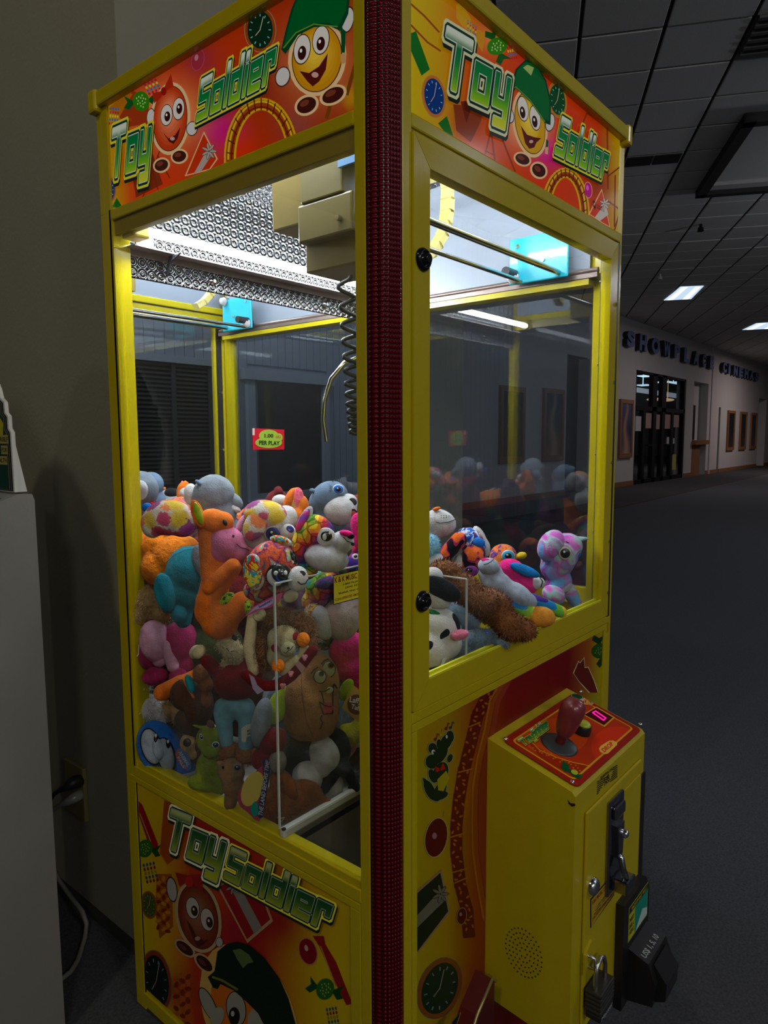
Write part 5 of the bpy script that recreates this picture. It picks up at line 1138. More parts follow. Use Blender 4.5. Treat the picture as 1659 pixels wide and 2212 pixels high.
# ================================================================== plush toys
def cloth(name, kind, cols, scale=20., fuzz=.6, fs=420, rough=.95, sheen=.06):
    if name in _mc: return _mc[name]
    cols = [s2l(c) for c in cols]
    m = bpy.data.materials.new(name); m.use_nodes = True; nt = m.node_tree; b = nt.nodes['Principled BSDF']; N = nt.nodes.new; L_ = nt.links.new
    b.inputs['Roughness'].default_value = rough; b.inputs['Sheen Weight'].default_value = sheen; b.inputs['Specular IOR Level'].default_value = .2
    tc = N('ShaderNodeTexCoord'); src = None
    def rampnode(cs, const=False, pos=None):
        r = N('ShaderNodeValToRGB'); e = r.color_ramp.elements; r.color_ramp.interpolation = 'CONSTANT' if const else 'LINEAR'
        while len(e) < len(cs): e.new(.5)
        for i, c in enumerate(cs): e[i].position = pos[i] if pos else (i/len(cs) if const else i/max(1, len(cs)-1)); e[i].color = (*c, 1)
        return r
    if kind == 'plain':
        n = N('ShaderNodeTexNoise'); n.inputs['Scale'].default_value = scale; n.inputs['Detail'].default_value = 5
        r = rampnode([tuple(v*.72 for v in cols[0]), cols[0], tuple(min(1, v*1.2) for v in cols[0])], pos=[.25, .5, .8]); L_(tc.outputs['Object'], n.inputs['Vector']); L_(n.outputs['Fac'], r.inputs[0]); src = r.outputs[0]
    elif kind in ('tie', 'paint'):
        n = N('ShaderNodeTexNoise'); n.inputs['Scale'].default_value = scale; n.inputs['Detail'].default_value = 1 if kind == 'tie' else 5; n.inputs['Distortion'].default_value = .8
        r = rampnode(cols, kind == 'paint', pos=[.28+.46*i/len(cols) for i in range(len(cols))]); L_(tc.outputs['Object'], n.inputs['Vector']); L_(n.outputs['Fac'], r.inputs[0]); src = r.outputs[0]
    elif kind == 'floral':
        n = N('ShaderNodeTexNoise'); n.inputs['Scale'].default_value = scale*6; ad = N('ShaderNodeVectorMath'); ad.operation = 'MULTIPLY_ADD'; ad.inputs[1].default_value = (.012,)*3
        L_(tc.outputs['Object'], n.inputs['Vector']); L_(n.outputs['Color'], ad.inputs[0]); L_(tc.outputs['Object'], ad.inputs[2])
        v = N('ShaderNodeTexVoronoi'); v.inputs['Scale'].default_value = scale; v.inputs['Randomness'].default_value = .6; L_(ad.outputs[0], v.inputs['Vector'])
        sp = N('ShaderNodeSeparateColor'); L_(v.outputs['Color'], sp.inputs[0]); r = rampnode(cols[1:], True); L_(sp.outputs[0], r.inputs[0])
        lt = rampnode([(.35, .35, .35), (1, 1, 1), (.85, .85, .85), (0, 0, 0)], pos=[0, .12, .56, .64]); L_(v.outputs['Distance'], lt.inputs[0])
        mx = N('ShaderNodeMix'); mx.data_type = 'RGBA'; mx.inputs[6].default_value = (*cols[0], 1); L_(lt.outputs[0], mx.inputs[0]); L_(r.outputs[0], mx.inputs[7]); src = mx.outputs[2]
    elif kind == 'spots':
        n = N('ShaderNodeTexNoise'); n.inputs['Scale'].default_value = scale; n.inputs['Detail'].default_value = 1; r = rampnode([cols[0], cols[1]] if len(cols) == 2 else [cols[0], cols[2], cols[1]], True, pos=[0, .56] if len(cols) == 2 else [0, .5, .56])
        L_(tc.outputs['Object'], n.inputs['Vector']); L_(n.outputs['Fac'], r.inputs[0]); src = r.outputs[0]
    elif kind in ('scales', 'bands'):
        mp = N('ShaderNodeMapping'); mp.inputs['Rotation'].default_value = (.5, .6, .9); L_(tc.outputs['Object'], mp.inputs['Vector']); sx = N('ShaderNodeSeparateXYZ'); L_(mp.outputs[0], sx.inputs[0])
        w_ = N('ShaderNodeTexWave'); w_.bands_direction = 'X'; w_.inputs['Scale'].default_value = scale; w_.inputs['Distortion'].default_value = 3 if kind == 'scales' else .2; w_.inputs['Detail Scale'].default_value = 2; L_(mp.outputs[0], w_.inputs['Vector'])
        ma = N('ShaderNodeMath'); ma.operation = 'MULTIPLY'; ma.inputs[1].default_value = 15 if kind == 'scales' else 7; L_(sx.outputs[2], ma.inputs[0]); wv = N('ShaderNodeMath'); wv.operation = 'MULTIPLY_ADD'; wv.inputs[1].default_value = .14; L_(w_.outputs['Fac'], wv.inputs[0]); L_(ma.outputs[0], wv.inputs[2])
        fr = N('ShaderNodeMath'); fr.operation = 'FRACT'; L_(wv.outputs[0], fr.inputs[0]); r = rampnode(cols, True); L_(fr.outputs[0], r.inputs[0]); src = r.outputs[0]
        if kind == 'scales':
            v = N('ShaderNodeTexVoronoi'); v.feature = 'DISTANCE_TO_EDGE'; v.inputs['Scale'].default_value = scale*5; L_(mp.outputs[0], v.inputs['Vector']); lt = rampnode([(.35, .3, .25), (1, 1, 1)], pos=[.03, .09]); L_(v.outputs['Distance'], lt.inputs[0])
            mx = N('ShaderNodeMix'); mx.data_type = 'RGBA'; mx.blend_type = 'MULTIPLY'; mx.inputs[0].default_value = 1; L_(src, mx.inputs[6]); L_(lt.outputs[0], mx.inputs[7]); src = mx.outputs[2]
    L_(src, b.inputs['Base Color'])
    n = N('ShaderNodeTexNoise'); n.inputs['Scale'].default_value = fs; n.inputs['Detail'].default_value = 3; n2 = N('ShaderNodeTexNoise'); n2.inputs['Scale'].default_value = 28; n2.inputs['Detail'].default_value = 3
    L_(tc.outputs['Object'], n.inputs['Vector']); L_(tc.outputs['Object'], n2.inputs['Vector'])
    a = N('ShaderNodeMath'); a.operation = 'MULTIPLY_ADD'; a.inputs[1].default_value = 4.; L_(n2.outputs['Fac'], a.inputs[0]); L_(n.outputs['Fac'], a.inputs[2])
    bp = N('ShaderNodeBump'); bp.inputs['Strength'].default_value = fuzz; bp.inputs['Distance'].default_value = .003; L_(a.outputs[0], bp.inputs['Height']); L_(bp.outputs[0], b.inputs['Normal'])
    _mc[name] = m; return m
EW = mat('eye_white', (.62, .62, .62), rough=.3); EB = mat('eye_black', (.006, .006, .007), rough=.15); EBL = mat('eye_blue', (.01, .13, .62), rough=.2); EPU = mat('eye_violet', (.02, .03, .25), rough=.2)
EAM = mat('eye_cream', (.55, .48, .25), rough=.2); TH_ = mat('thread_black', (.01, .01, .012), rough=.8); NB = mat('nose_black', (.012, .012, .015), rough=.35); TNG = mat('tongue_red', (.55, .03, .03), rough=.8)
class Toy:
    all = []
    def __init__(s, name, label, px, py, R, mode='A', m=.004, cat='plush toy', group=None, vox=.0035, zs=1.):
        s.zs = zs; R = R*zs; d = ray(px, py); d = d/d.dot(FWD); s.t = 1.2
        for _ in range(12):
            k = s.t/F
            if mode == 'A': s.t = (m+R*k-CAM.x)/d.x
            elif mode == 'B': s.t = (m+R*k-CAM.y)/d.y
            elif mode == 'C': s.t = (YA+m+R*k-CAM.y)/d.y
            elif mode == 'D': s.t = (XA+m+R*k-CAM.x)/d.x
            elif mode == 'y': s.t = (m-CAM.y)/d.y
            elif mode == 'x': s.t = (m-CAM.x)/d.x
        s.k = s.t/F; s.c = CAM+d*s.t; s.root = empty(name, s.c); tag(s.root, label, cat, group); s.blobs = []; s.vox = vox
        Toy.all.append(s)
    def cen(s, px, py, dz=0):
        d = ray(px, py); d = d/d.dot(FWD); return CAM+d*(s.t-dz*s.k)
    def b(s, px, py, rx, ry=None, rot=0, dz=0, rz=None):
        ry = ry or rx; rz = (rz or (rx+ry)/2*.92)*s.zs; dz *= s.zs; a = math.radians(rot); c = s.cen(px, py, dz)
        X = (RGT*math.cos(a)-UPV*math.sin(a))*rx*s.k; Yv = (RGT*math.sin(a)+UPV*math.cos(a))*ry*s.k; Z = -FWD*rz*s.k
        return (c, X, Yv, Z)
    def limb(s, x0, y0, x1, y1, r0, r1=None, dz0=0, dz1=None):
        r1 = r1 or r0; dz1 = dz0 if dz1 is None else dz1; L_ = math.hypot(x1-x0, y1-y0)+abs(dz1-dz0); n = max(2, int(L_/(min(r0, r1)*.45)))
        return [s.b(x0+(x1-x0)*i/n, y0+(y1-y0)*i/n, r0+(r1-r0)*i/n, dz=dz0+(dz1-dz0)*i/n) for i in range(n+1)]
    def part(s, name, m, shapes, remesh=None, par=None, label=None, wob=0):
        sh = []
        for q in shapes:
            if isinstance(q, list): sh += q
            else: sh.append(q)
        mb = MB()
        rm = len(sh) > 1 if remesh is None else remesh
        for c, X, Yv, Z in sh: mb.ell(c, (X, Yv, Z), *( (14, 9) if rm else (22, 14)))
        o = mb.build(name, m, par or s.root, origin=sh[0][0])
        if par is None: s.blobs += sh
        else: s.blobs += sh
        if rm:
            md = o.modifiers.new('r', 'REMESH'); md.mode = 'VOXEL'; md.voxel_size = s.vox; md.use_smooth_shade = True
            md = o.modifiers.new('s', 'SMOOTH'); md.factor = .6; md.iterations = 7
        if label: o['label'] = label
        return o
    def hit(s, px, py):
        d = ray(px, py).normalized(); best = None
        for c, X, Yv, Z in s.blobs:
            a, b_, g_ = X.length_squared, Yv.length_squared, Z.length_squared; oc = CAM-c
            D_ = Vector((d.dot(X)/a, d.dot(Yv)/b_, d.dot(Z)/g_)); O_ = Vector((oc.dot(X)/a, oc.dot(Yv)/b_, oc.dot(Z)/g_))
            A = D_.dot(D_); B = 2*D_.dot(O_); C_ = O_.dot(O_)-1; q = B*B-4*A*C_
            if q < 0: continue
            t = (-B-math.sqrt(q))/(2*A)
            if best is None or t < best[0]:
                p = CAM+d*t; l = p-c; n = (X*(l.dot(X)/a/a)+Yv*(l.dot(Yv)/b_/b_)+Z*(l.dot(Z)/g_/g_)).normalized(); best = (t, p, n)
        if best is None: return s.cen(px, py), -FWD
        return best[1], best[2]
    def disc(s, px, py, rx, ry=None, rot=0, th=.12, lift=0, flat=.55):
        ry = ry or rx; p, n = s.hit(px, py); n = (n*flat-FWD*(1-flat)).normalized(); a = math.radians(rot)
        X = (RGT*math.cos(a)-UPV*math.sin(a)); X = (X-n*X.dot(n)).normalized(); Yv = n.cross(X)
        c = p+n*lift*s.k; return (c, X*rx*s.k, Yv*ry*s.k, n*max(rx, ry)*th*s.k)
    def patch(s, name, m, px, py, rx, ry=None, rot=0, th=.14, par=None, flat=.55, lift=0):
        q = s.disc(px, py, rx, ry, rot, th, lift, flat); mb = MB(); mb.ell(q[0], q[1:], 24, 8); o = mb.build(name, m, par or s.root, origin=q[0]); s.blobs.append(q); return o
    def eye(s, px, py, rx, ry, rot=0, iris=EBL, ir=.68, pup=.42, base=EW, dx=0, dy=0, nm='eye', glint=True):
        o = s.patch(nm, base, px, py, rx, ry, rot, .16)
        if iris: s.patch('iris', iris, px+dx, py+dy, rx*ir, ry*ir, rot, .2, par=o)
        if pup: s.patch('pupil', EB, px+dx, py+dy, rx*pup, ry*pup, rot, .3, par=o)
        if glint: s.patch('glint', EW, px+dx-rx*.14, py+dy-ry*.18, max(1.2, rx*.15), max(1.2, ry*.15), 0, .4, par=o)
        return o
    def thread(s, pts, w=1.1, m=TH_, nm='stitching'):
        P_ = []
        for a, b_ in zip(pts, pts[1:]):
            for i in range(4): x, y = a[0]+(b_[0]-a[0])*i/4, a[1]+(b_[1]-a[1])*i/4; p, n = s.hit(x, y); P_.append(p+n*w*.25*s.k)
        p, n = s.hit(*pts[-1]); P_.append(p+n*w*.25*s.k)
        return MB().tube(P_, w*.6*s.k, n=6).build(nm, m, s.root)
    def shape(s, name, m, pts, dz=0, th=3, par=None):
        """flat cut-out with thickness (hang tags, ears of felt)"""
        mb = MB(); n = len(pts); f = [s.cen(x, y, dz) for x, y in pts]; g_ = [s.cen(x, y, dz-th) for x, y in pts]
        mb.add(f+g_, [list(range(n)), list(range(n, 2*n))[::-1]]+[(i, (i+1) % n, n+(i+1) % n, n+i) for i in range(n)])
        return mb.build(name, m, par or s.root)
    def fur(s, m, shapes, n, ln, nm='fur', wd=.16, curl=0):
        sh = []
        for q in shapes: sh += q if isinstance(q, list) else [q]
        rn = random.Random(int(n+ln*10)); mb = MB(); ln *= s.k; ars = [a[1].length*a[2].length for a in sh]; tot = sum(ars)
        for (c, X, Yv, Z), ar in zip(sh, ars):
            for _ in range(int(n*ar/tot)):
                z = rn.uniform(-.6, 1); t = rn.uniform(0, 2*PI); r = math.sqrt(max(0, 1-z*z)); x, y = r*math.cos(t), r*math.sin(t)
                p = c+X*x+Yv*y+Z*z; nn = (X*(x/X.length_squared)+Yv*(y/Yv.length_squared)+Z*(z/Z.length_squared)).normalized()
                d = (nn*.75+Vector((rn.uniform(-1, 1), rn.uniform(-1, 1), rn.uniform(-1.3, .6)))*.65).normalized(); sd = d.cross(nn)
                if sd.length < .05: continue
                sd.normalize(); L_ = ln*rn.uniform(.6, 1.3); w_ = L_*wd; p = p-nn*L_*.15
                if curl:
                    v = [p-sd*w_, p+sd*w_]; s2 = nn.cross(sd).normalized(); ph = rn.uniform(0, 6)
                    for j in range(1, 5):
                        q = p+nn*(j*.2*L_)+sd*(math.sin(ph+j*1.7)*.3*L_)+s2*(math.cos(ph+j*1.7)*.3*L_)+Vector((0, 0, -.09*j*L_)); v += [q-sd*w_*(1-j*.15), q+sd*w_*(1-j*.15)]
                    mb.add(v, [(2*j, 2*j+1, 2*j+3, 2*j+2) for j in range(4)])
                else: mb.add([p-sd*w_, p+sd*w_, p+d*L_], [(0, 1, 2)])
        o = mb.build(nm, m, s.root, kind='stuff'); return o
def zt_(ox, oy, sc_):
    return lambda *p: [(ox+p[i]/sc_, oy+p[i+1]/sc_) for i in range(0, len(p), 2)] if len(p) > 2 else (ox+p[0]/sc_, oy+p[1]/sc_)
O = lambda *c: c
# --- colours
orange = cloth('plush_orange', 'plain', [(225, 112, 25)], 40); orangeF = cloth('plush_orange_fluffy', 'plain', [(235, 125, 15)], 60, .9, 260)
pinkm = cloth('plush_mauve', 'plain', [(205, 110, 150)], 40); lime = cloth('plush_lime', 'paint', [(150, 180, 20), (150, 180, 20), (30, 60, 20), (165, 190, 30)], 120)
teal = cloth('plush_teal', 'plain', [(20, 120, 135)], 40); tan = cloth('plush_tan', 'plain', [(175, 140, 95)], 50, .8, 200); white = cloth('plush_white', 'plain', [(205, 200, 200)], 40)
grey = cloth('plush_grey', 'plain', [(125, 132, 142)], 40); greyb = cloth('plush_blue_grey', 'plain', [(105, 125, 150)], 40); brown = cloth('plush_brown', 'plain', [(125, 78, 45)], 60, .9, 200)
dbrown = cloth('plush_dark_brown', 'plain', [(70, 45, 30)], 60, .8, 250); magenta = cloth('plush_magenta', 'plain', [(165, 35, 90)], 40); lpink = cloth('plush_light_pink', 'plain', [(205, 150, 175)], 40)
hotpink = cloth('plush_hot_pink', 'plain', [(235, 30, 130)], 50, .7, 300); bean = cloth('plush_coconut', 'plain', [(165, 110, 70)], 50); limep = cloth('felt_lime', 'plain', [(165, 195, 30)], 40); red = cloth('cloth_red', 'plain', [(105, 18, 20)], 60, .4, 600)
denim = cloth('cloth_light_blue', 'plain', [(105, 150, 165)], 60, .4, 600); cream = cloth('plush_cream', 'plain', [(190, 175, 135)], 50); curly = cloth('plush_curly_brown', 'plain', [(105, 70, 45)], 60, .8, 200)
blue = cloth('plush_blue', 'plain', [(30, 105, 195)], 60, .8, 300); green = cloth('plush_green', 'plain', [(110, 125, 30)], 60, .6, 300); yellow = cloth('plush_yellow', 'plain', [(170, 160, 20)], 50, .7, 300)
black = cloth('plush_black', 'plain', [(28, 28, 32)], 50); rbrown = cloth('plush_russet', 'plain', [(130, 75, 35)], 60, .8, 250); iceb = cloth('plush_ice_blue', 'plain', [(140, 195, 220)], 60, .9, 200); redw = cloth('plush_deep_red', 'plain', [(110, 20, 25)], 50)
floral = cloth('plush_floral', 'floral', [(215, 205, 195), (200, 40, 100), (225, 190, 40), (140, 30, 120), (235, 120, 40), (200, 40, 80), (150, 40, 140)], 34)
paint = cloth('plush_painted', 'paint', [(60, 90, 120), (205, 75, 40), (210, 95, 45), (190, 60, 50), (90, 40, 110), (215, 100, 60), (120, 190, 170), (230, 180, 40), (200, 60, 40)], 38)
paint2 = cloth('plush_painted_ear', 'paint', [(40, 80, 160), (220, 190, 40), (200, 40, 30), (60, 150, 160), (220, 200, 60), (200, 60, 30), (110, 170, 40)], 50)
rain = cloth('plush_rainbow_scales', 'scales', [(215, 45, 60), (230, 130, 30), (230, 200, 40), (120, 180, 50), (40, 150, 160), (60, 50, 150), (150, 40, 140)], 10)
rainb = cloth('plush_rainbow_bands', 'bands', [(70, 40, 140), (150, 40, 140), (220, 40, 90), (235, 130, 40), (230, 190, 60), (110, 190, 60), (30, 130, 200)], 8)
tie = cloth('plush_tie_dye', 'tie', [(90, 90, 200), (200, 90, 190), (225, 120, 200), (140, 210, 190), (200, 90, 180), (90, 170, 220), (150, 60, 160)], 16)
galaxy = cloth('plush_blue_galaxy', 'paint', [(25, 60, 170), (40, 110, 210), (220, 220, 230), (30, 60, 160), (200, 50, 60), (240, 240, 240), (30, 70, 180)], 45)
leo = cloth('plush_leopard', 'spots', [(235, 105, 30), (15, 12, 18), (200, 40, 110)], 42); cow = cloth('plush_cow_spots', 'spots', [(215, 210, 205), (22, 22, 26)], 22); orp = cloth('plush_orange_pattern', 'paint', [(220, 90, 50), (235, 130, 60), (225, 110, 50), (90, 60, 150), (230, 100, 60)], 60)
steel_b = cloth('plush_slate', 'plain', [(85, 105, 120)], 60, .6, 200, .5, .6); wolfm = cloth('plush_wolf', 'plain', [(178, 162, 125)], 60, .9, 200); pink_e = cloth('felt_pink', 'plain', [(215, 140, 150)], 40)

# --- the pile, back row first
T_ = Toy('plush_seal', 'round grey plush seen from behind at the back of the pile, white left cheek', 462, 1075, 46, 'y', .57)
T_.part('body', grey, [T_.b(462, 1072, 47, 49), T_.b(470, 1110, 42, 40), T_.b(480, 1150, 44, 40, dz=-10)]); T_.part('cheek', white, [T_.b(412, 1068, 15, 24, dz=-8)]); T_.part('ear', grey, [T_.b(508, 1082, 13, 22, -40, dz=-4)]); T_.part('flipper', white, [T_.b(503, 1098, 18, 8, 20, dz=4)]); T_.part('fin', greyb, [T_.b(430, 1043, 10, 5, 35, dz=30)])
T_ = Toy('plush_bird', 'red crested plush almost hidden between the grey plush and the orange giraffe', 458, 1112, 22, 'y', .60)
T_.part('body', redw, [T_.b(455, 1118, 22, 20), T_.b(480, 1125, 26, 30, dz=-8)]); T_.part('tuft', cloth('fluff_red', 'plain', [(215, 15, 20)], 60, .9), [T_.b(448, 1106, 11, 12, dz=8), T_.b(458, 1108, 12, 10, dz=6)]); T_.fur(_mc['fluff_red'], [T_.b(452, 1107, 14, 12, dz=8)], 160, 9)
T_ = Toy('plush_toy', 'floral print plush dome, pink and yellow blooms on white, at far left of the pile', 365, 1118, 50, 'y', .52)
T_.part('body', floral, [T_.b(365, 1118, 54, 40), T_.b(395, 1130, 34, 32), T_.b(330, 1130, 26, 34)]); T_.part('ear', cloth('felt_blue', 'plain', [(20, 110, 200)], 40), [T_.b(318, 1096, 12, 10, dz=-10)])
T_ = Toy('plush_toy', 'bright orange fluffy plush with two round humps behind the teal one', 365, 1200, 44, 'A', .03)
T_.part('body', orangeF, [T_.b(342, 1180, 40, 38, dz=-12), T_.b(385, 1205, 56, 54), T_.b(350, 1225, 46, 44)]); T_.part('trim', white, [T_.b(368, 1152, 14, 6, 20, dz=6)])
T_ = Toy('plush_puppy', 'floral faced plush puppy with one huge violet eye, lying behind the giraffe', 580, 1125, 40, 'y', .40)
T_.part('body', white, [T_.b(590, 1128, 46, 38), T_.b(560, 1160, 36, 30, dz=-8), T_.b(618, 1118, 26, 28, dz=-4)]); T_.part('cap', floral, [T_.b(574, 1112, 48, 32, 8, dz=14)]); T_.part('ear', floral, [T_.b(552, 1134, 24, 36, 28, dz=40, rz=12)]); T_.part('muzzle', white, [T_.b(622, 1150, 17, 18, dz=26)])
T_.eye(587, 1153, 17, 18, 0, EPU, .86, .5, dx=2); T_.patch('nose', EPU, 627, 1143, 9, 7, 35); T_.part('ear', lpink, [T_.b(524, 1130, 10, 24, 30, dz=4)])
T_ = Toy('plush_toy', 'orange patterned plush back behind the floral puppy', 560, 1108, 30, 'y', .56)
T_.part('body', orp, [T_.b(560, 1112, 42, 24), T_.b(530, 1125, 26, 22)]); T_.part('wing', white, [T_.b(605, 1082, 18, 14, dz=-8)])
T_ = Toy('plush_kangaroo', 'orange plush with a tall ear lined in pink print, back of the pile', 640, 1095, 28, 'y', .50)
T_.part('body', orange, [T_.b(630, 1118, 34, 26), T_.b(585, 1098, 16, 10, 20), T_.b(606, 1102, 18, 10, 10), T_.b(655, 1090, 13, 22, -10)]); e_ = T_.part('ear', orange, [T_.b(626, 1080, 12, 30, 22), T_.b(640, 1082, 18, 32, 8, rz=8)]); T_.patch('ear_lining', cloth('print_pink', 'paint', [(235, 90, 120), (240, 120, 140), (225, 90, 110), (200, 190, 90), (240, 110, 130)], 60), 641, 1082, 14, 29, 8, .2, par=e_)
T_ = Toy('plush_husky', 'grey and white plush head with bright blue eye and open smile, top of pile', 722, 1090, 50, 'y', .37)
T_.part('body', greyb, [T_.b(712, 1074, 42, 36, -20), T_.b(690, 1085, 24, 26), T_.b(715, 1120, 38, 36, dz=-10)]); T_.part('muzzle', white, [T_.b(735, 1102, 38, 33, 15, dz=14), T_.b(752, 1085, 22, 20, dz=10)])
T_.eye(731, 1057, 12.5, 11, 0, EBL, .85, .45); T_.patch('nose', NB, 762, 1084, 9.5, 8, 30); T_.patch('mouth', NB, 765, 1109, 11, 8, 55, .1); T_.patch('tongue', TNG, 764, 1111, 8, 6, 55, .2); T_.part('ear', greyb, [T_.b(675, 1060, 7, 5, 20, dz=14)]); T_.thread([(718, 1041), (724, 1036), (731, 1037)], 1.2)
for i in range(5): T_.thread([(718-i*.3, 1052+i*2.6), (712-i*.4, 1049+i*3.2)], .8, nm='eyelash')
T_ = Toy('plush_toy', 'hot pink plush wedged beside the grey and white head at the window edge', 772, 1130, 20, 'y', .24)
T_.part('body', hotpink, [T_.b(772, 1132, 16, 26), T_.b(778, 1160, 18, 30, dz=-6)])
T_ = Toy('plush_elephant', 'teal plush elephant with a hanging ear and soft rounded back', 400, 1240, 60, 'A', .012)
T_.part('body', teal, [T_.b(408, 1235, 50, 58, dz=-4), T_.b(392, 1270, 50, 54, dz=-8), T_.b(430, 1215, 36, 38), T_.limb(400, 1290, 396, 1340, 24, 18, -10)]); T_.part('ear', teal, [T_.b(356, 1280, 22, 42, -12, dz=36, rz=10)]); T_.part('ear', grey, [T_.b(436, 1212, 20, 36, -18, dz=34, rz=9)]); T_.part('foot', teal, [T_.b(386, 1322, 17, 26, -8, dz=16)]); T_.thread([(352, 1222), (375, 1200), (400, 1188), (418, 1186)], .9, teal)
T_ = Toy('plush_giraffe', 'orange plush giraffe with mauve muzzle and green lined ear, pressed to the left window', 480, 1200, 52, 'A', .006)
gb = [T_.limb(456, 1135, 462, 1240, 30, 30, 0), T_.limb(470, 1230, 455, 1320, 30, 36, 0), T_.limb(460, 1300, 478, 1345, 38, 38, 2), T_.limb(452, 1300, 506, 1226, 18, 17, 22), T_.limb(470, 1345, 524, 1302, 36, 26, 4, 14)]
T_.part('body', orange, gb); T_.part('muzzle', pinkm, [T_.b(492, 1172, 40, 36, 40, dz=10), T_.b(512, 1190, 26, 24, dz=12), T_.b(478, 1190, 28, 28, dz=8)]); T_.part('forehead', orange, [T_.b(462, 1126, 34, 28, 20, dz=12), T_.b(482, 1128, 24, 24, 0, dz=16)], remesh=True)
e_ = T_.part('ear', orange, [T_.b(427, 1110, 13, 31, -18, dz=34, rz=7)]); T_.patch('ear_lining', cloth('foil_green', 'plain', [(150, 170, 20)], 80, .3, 300, .3), 428, 1109, 8, 25, -18, .25, par=e_)
T_.part('arm', orange, [T_.limb(452, 1268, 503, 1222, 17, 17, 34, 40)]); T_.part('tummy', lime, [T_.b(488, 1296, 24, 16, -20, dz=14)]); T_.part('foot_sole', lime, [T_.b(536, 1312, 9, 22, -10, dz=24)]); T_.patch('eye', EB, 486, 1129, 4.5, 7.5, -25, .4); T_.patch('nostril', EB, 504, 1158, 2.4, 3.2, 0, .4); T_.thread([(511, 1175), (520, 1183), (531, 1185), (538, 1190)], 1.3)
T_ = Toy('plush_puppy', 'painterly print plush puppy with huge black eye patch and white muzzle, mid window', 590, 1225, 62, 'A', .004)
T_.part('body', paint, [T_.b(588, 1222, 56, 56), T_.b(600, 1260, 46, 34, dz=-10), T_.b(560, 1275, 36, 26, dz=-14)]); e_ = T_.part('ear', white, [T_.b(549, 1236, 23, 39, -8, dz=42, rz=8)]); T_.part('ear_lining', paint2, [T_.b(546, 1236, 21, 36, -8, dz=45, rz=8)], par=e_); T_.part('ear', white, [T_.b(607, 1169, 25, 11, 15, dz=-6)]); T_.part('ear', paint2, [T_.b(605, 1166, 20, 9, 15, dz=4)])
T_.part('muzzle', white, [T_.b(643, 1250, 22, 27, 10, dz=34)]); p_ = T_.patch('eye_patch', EB, 602, 1243, 27, 26, 20, .12); T_.patch('eye_crescent', EW, 594, 1247, 17, 20, -20, .2, par=p_); T_.patch('iris', EB, 604, 1238, 17, 19, -20, .32, par=p_); T_.patch('iris_ring', EBL, 607, 1246, 11, 11, 0, .3, par=p_); T_.patch('pupil', EB, 609, 1243, 10, 10, 0, .45, par=p_)
T_.patch('glint', EW, 596, 1238, 5, 5, 0, .5, par=p_); T_.patch('glint', EW, 617, 1237, 4, 5, 0, .5, par=p_); T_.patch('eye_patch', EB, 634, 1204, 7, 16, -18, .3); T_.patch('nose', NB, 654, 1238, 7, 5, 30); T_.thread([(643, 1256), (650, 1262), (660, 1260), (664, 1252)], 2.2); T_.patch('glint', EW, 633, 1214, 2.6, 3.4)
T_ = Toy('plush_fox', 'rainbow scaled plush fox with silver face and pointed ear, right of the left window', 705, 1160, 56, 'y', .27)
T_.part('body', rain, [T_.b(680, 1150, 44, 40, 20), T_.b(655, 1175, 26, 34), T_.b(690, 1190, 44, 38, dz=-14), T_.b(660, 1225, 30, 30, dz=-20)]); T_.part('face', cloth('plush_silver', 'plain', [(185, 182, 192)], 90, .35, 500, .7), [T_.b(705, 1205, 50, 32, 10, dz=14), T_.b(690, 1190, 30, 24, dz=10), T_.b(740, 1170, 26, 24, 20, dz=26)])
T_.part('eye_patch', white, [T_.b(704, 1160, 21, 20, 25, dz=32, rz=8)]); T_.eye(705, 1158, 12, 11, 0, None, .7, .6, EB); T_.patch('glint', EW, 701, 1160, 4.5, 7); T_.patch('glint', EW, 712, 1152, 2.6, 3)
T_.part('bridge', hotpink, [T_.b(748, 1152, 15, 7, 12, dz=40)]); T_.patch('nose', NB, 758, 1159, 8, 7, 30, .4); T_.thread([(742, 1160), (750, 1169), (759, 1172), (765, 1173)], 1.4); T_.patch('mouth', NB, 762, 1176, 5, 3, 25)
e_ = T_.part('ear', white, [T_.b(658, 1122, 12, 32, 28, dz=4, rz=6)]); T_.patch('ear_lining', cloth('foil_violet', 'tie', [(60, 30, 140), (120, 40, 150), (200, 40, 90)], 40, .3, 300, .3), 654, 1124, 10, 28, 28, .25, par=e_)
T_ = Toy('plush_bear', 'rainbow backed plush bear with a round pale belly below the yellow sticker', 730, 1320, 52, 'C', .006)
T_.part('body', rain, [T_.b(700, 1270, 42, 40, dz=-8), T_.b(745, 1300, 42, 50, dz=-20), T_.b(680, 1300, 30, 30, dz=-12)]); T_.part('belly', cloth('plush_pale_pink', 'plain', [(205, 180, 180)], 40), [T_.b(738, 1335, 42, 50, 0, dz=4), T_.b(755, 1310, 32, 40, dz=-4)]); T_.part('leg', paint2, [T_.b(680, 1325, 24, 24, dz=10)]); T_.part('foot', white, [T_.b(696, 1345, 24, 38, -18, dz=20)])
T_.part('tail', cloth('fringe_blue', 'tie', [(40, 80, 130), (110, 40, 110), (60, 120, 110)], 60, .9), [T_.b(705, 1262, 36, 20, -10, dz=6)])
T_ = Toy('plush_toy', 'striped rainbow plush rump at the window edge beside the fox', 772, 1215, 24, 'y', .27)
T_.part('body', rainb, [T_.b(768, 1220, 24, 26), T_.b(775, 1185, 16, 20)]); T_.eye(768, 1202, 8, 7, 0, None, .7, .5)
T_ = Toy('plush_terrier', 'tan shaggy plush squeezed against the left end of the glass', 315, 1310, 38, 'A', .004)
bl = [T_.b(318, 1295, 34, 34), T_.b(300, 1320, 22, 42), T_.b(345, 1310, 34, 40, dz=-10), T_.b(300, 1350, 14, 22)]
T_.part('body', tan, bl); T_.fur(tan, bl, 1500, 8)
T_ = Toy('plush_piglet', 'pink and magenta plush with long pale legs hanging down', 350, 1400, 48, 'A', .006)
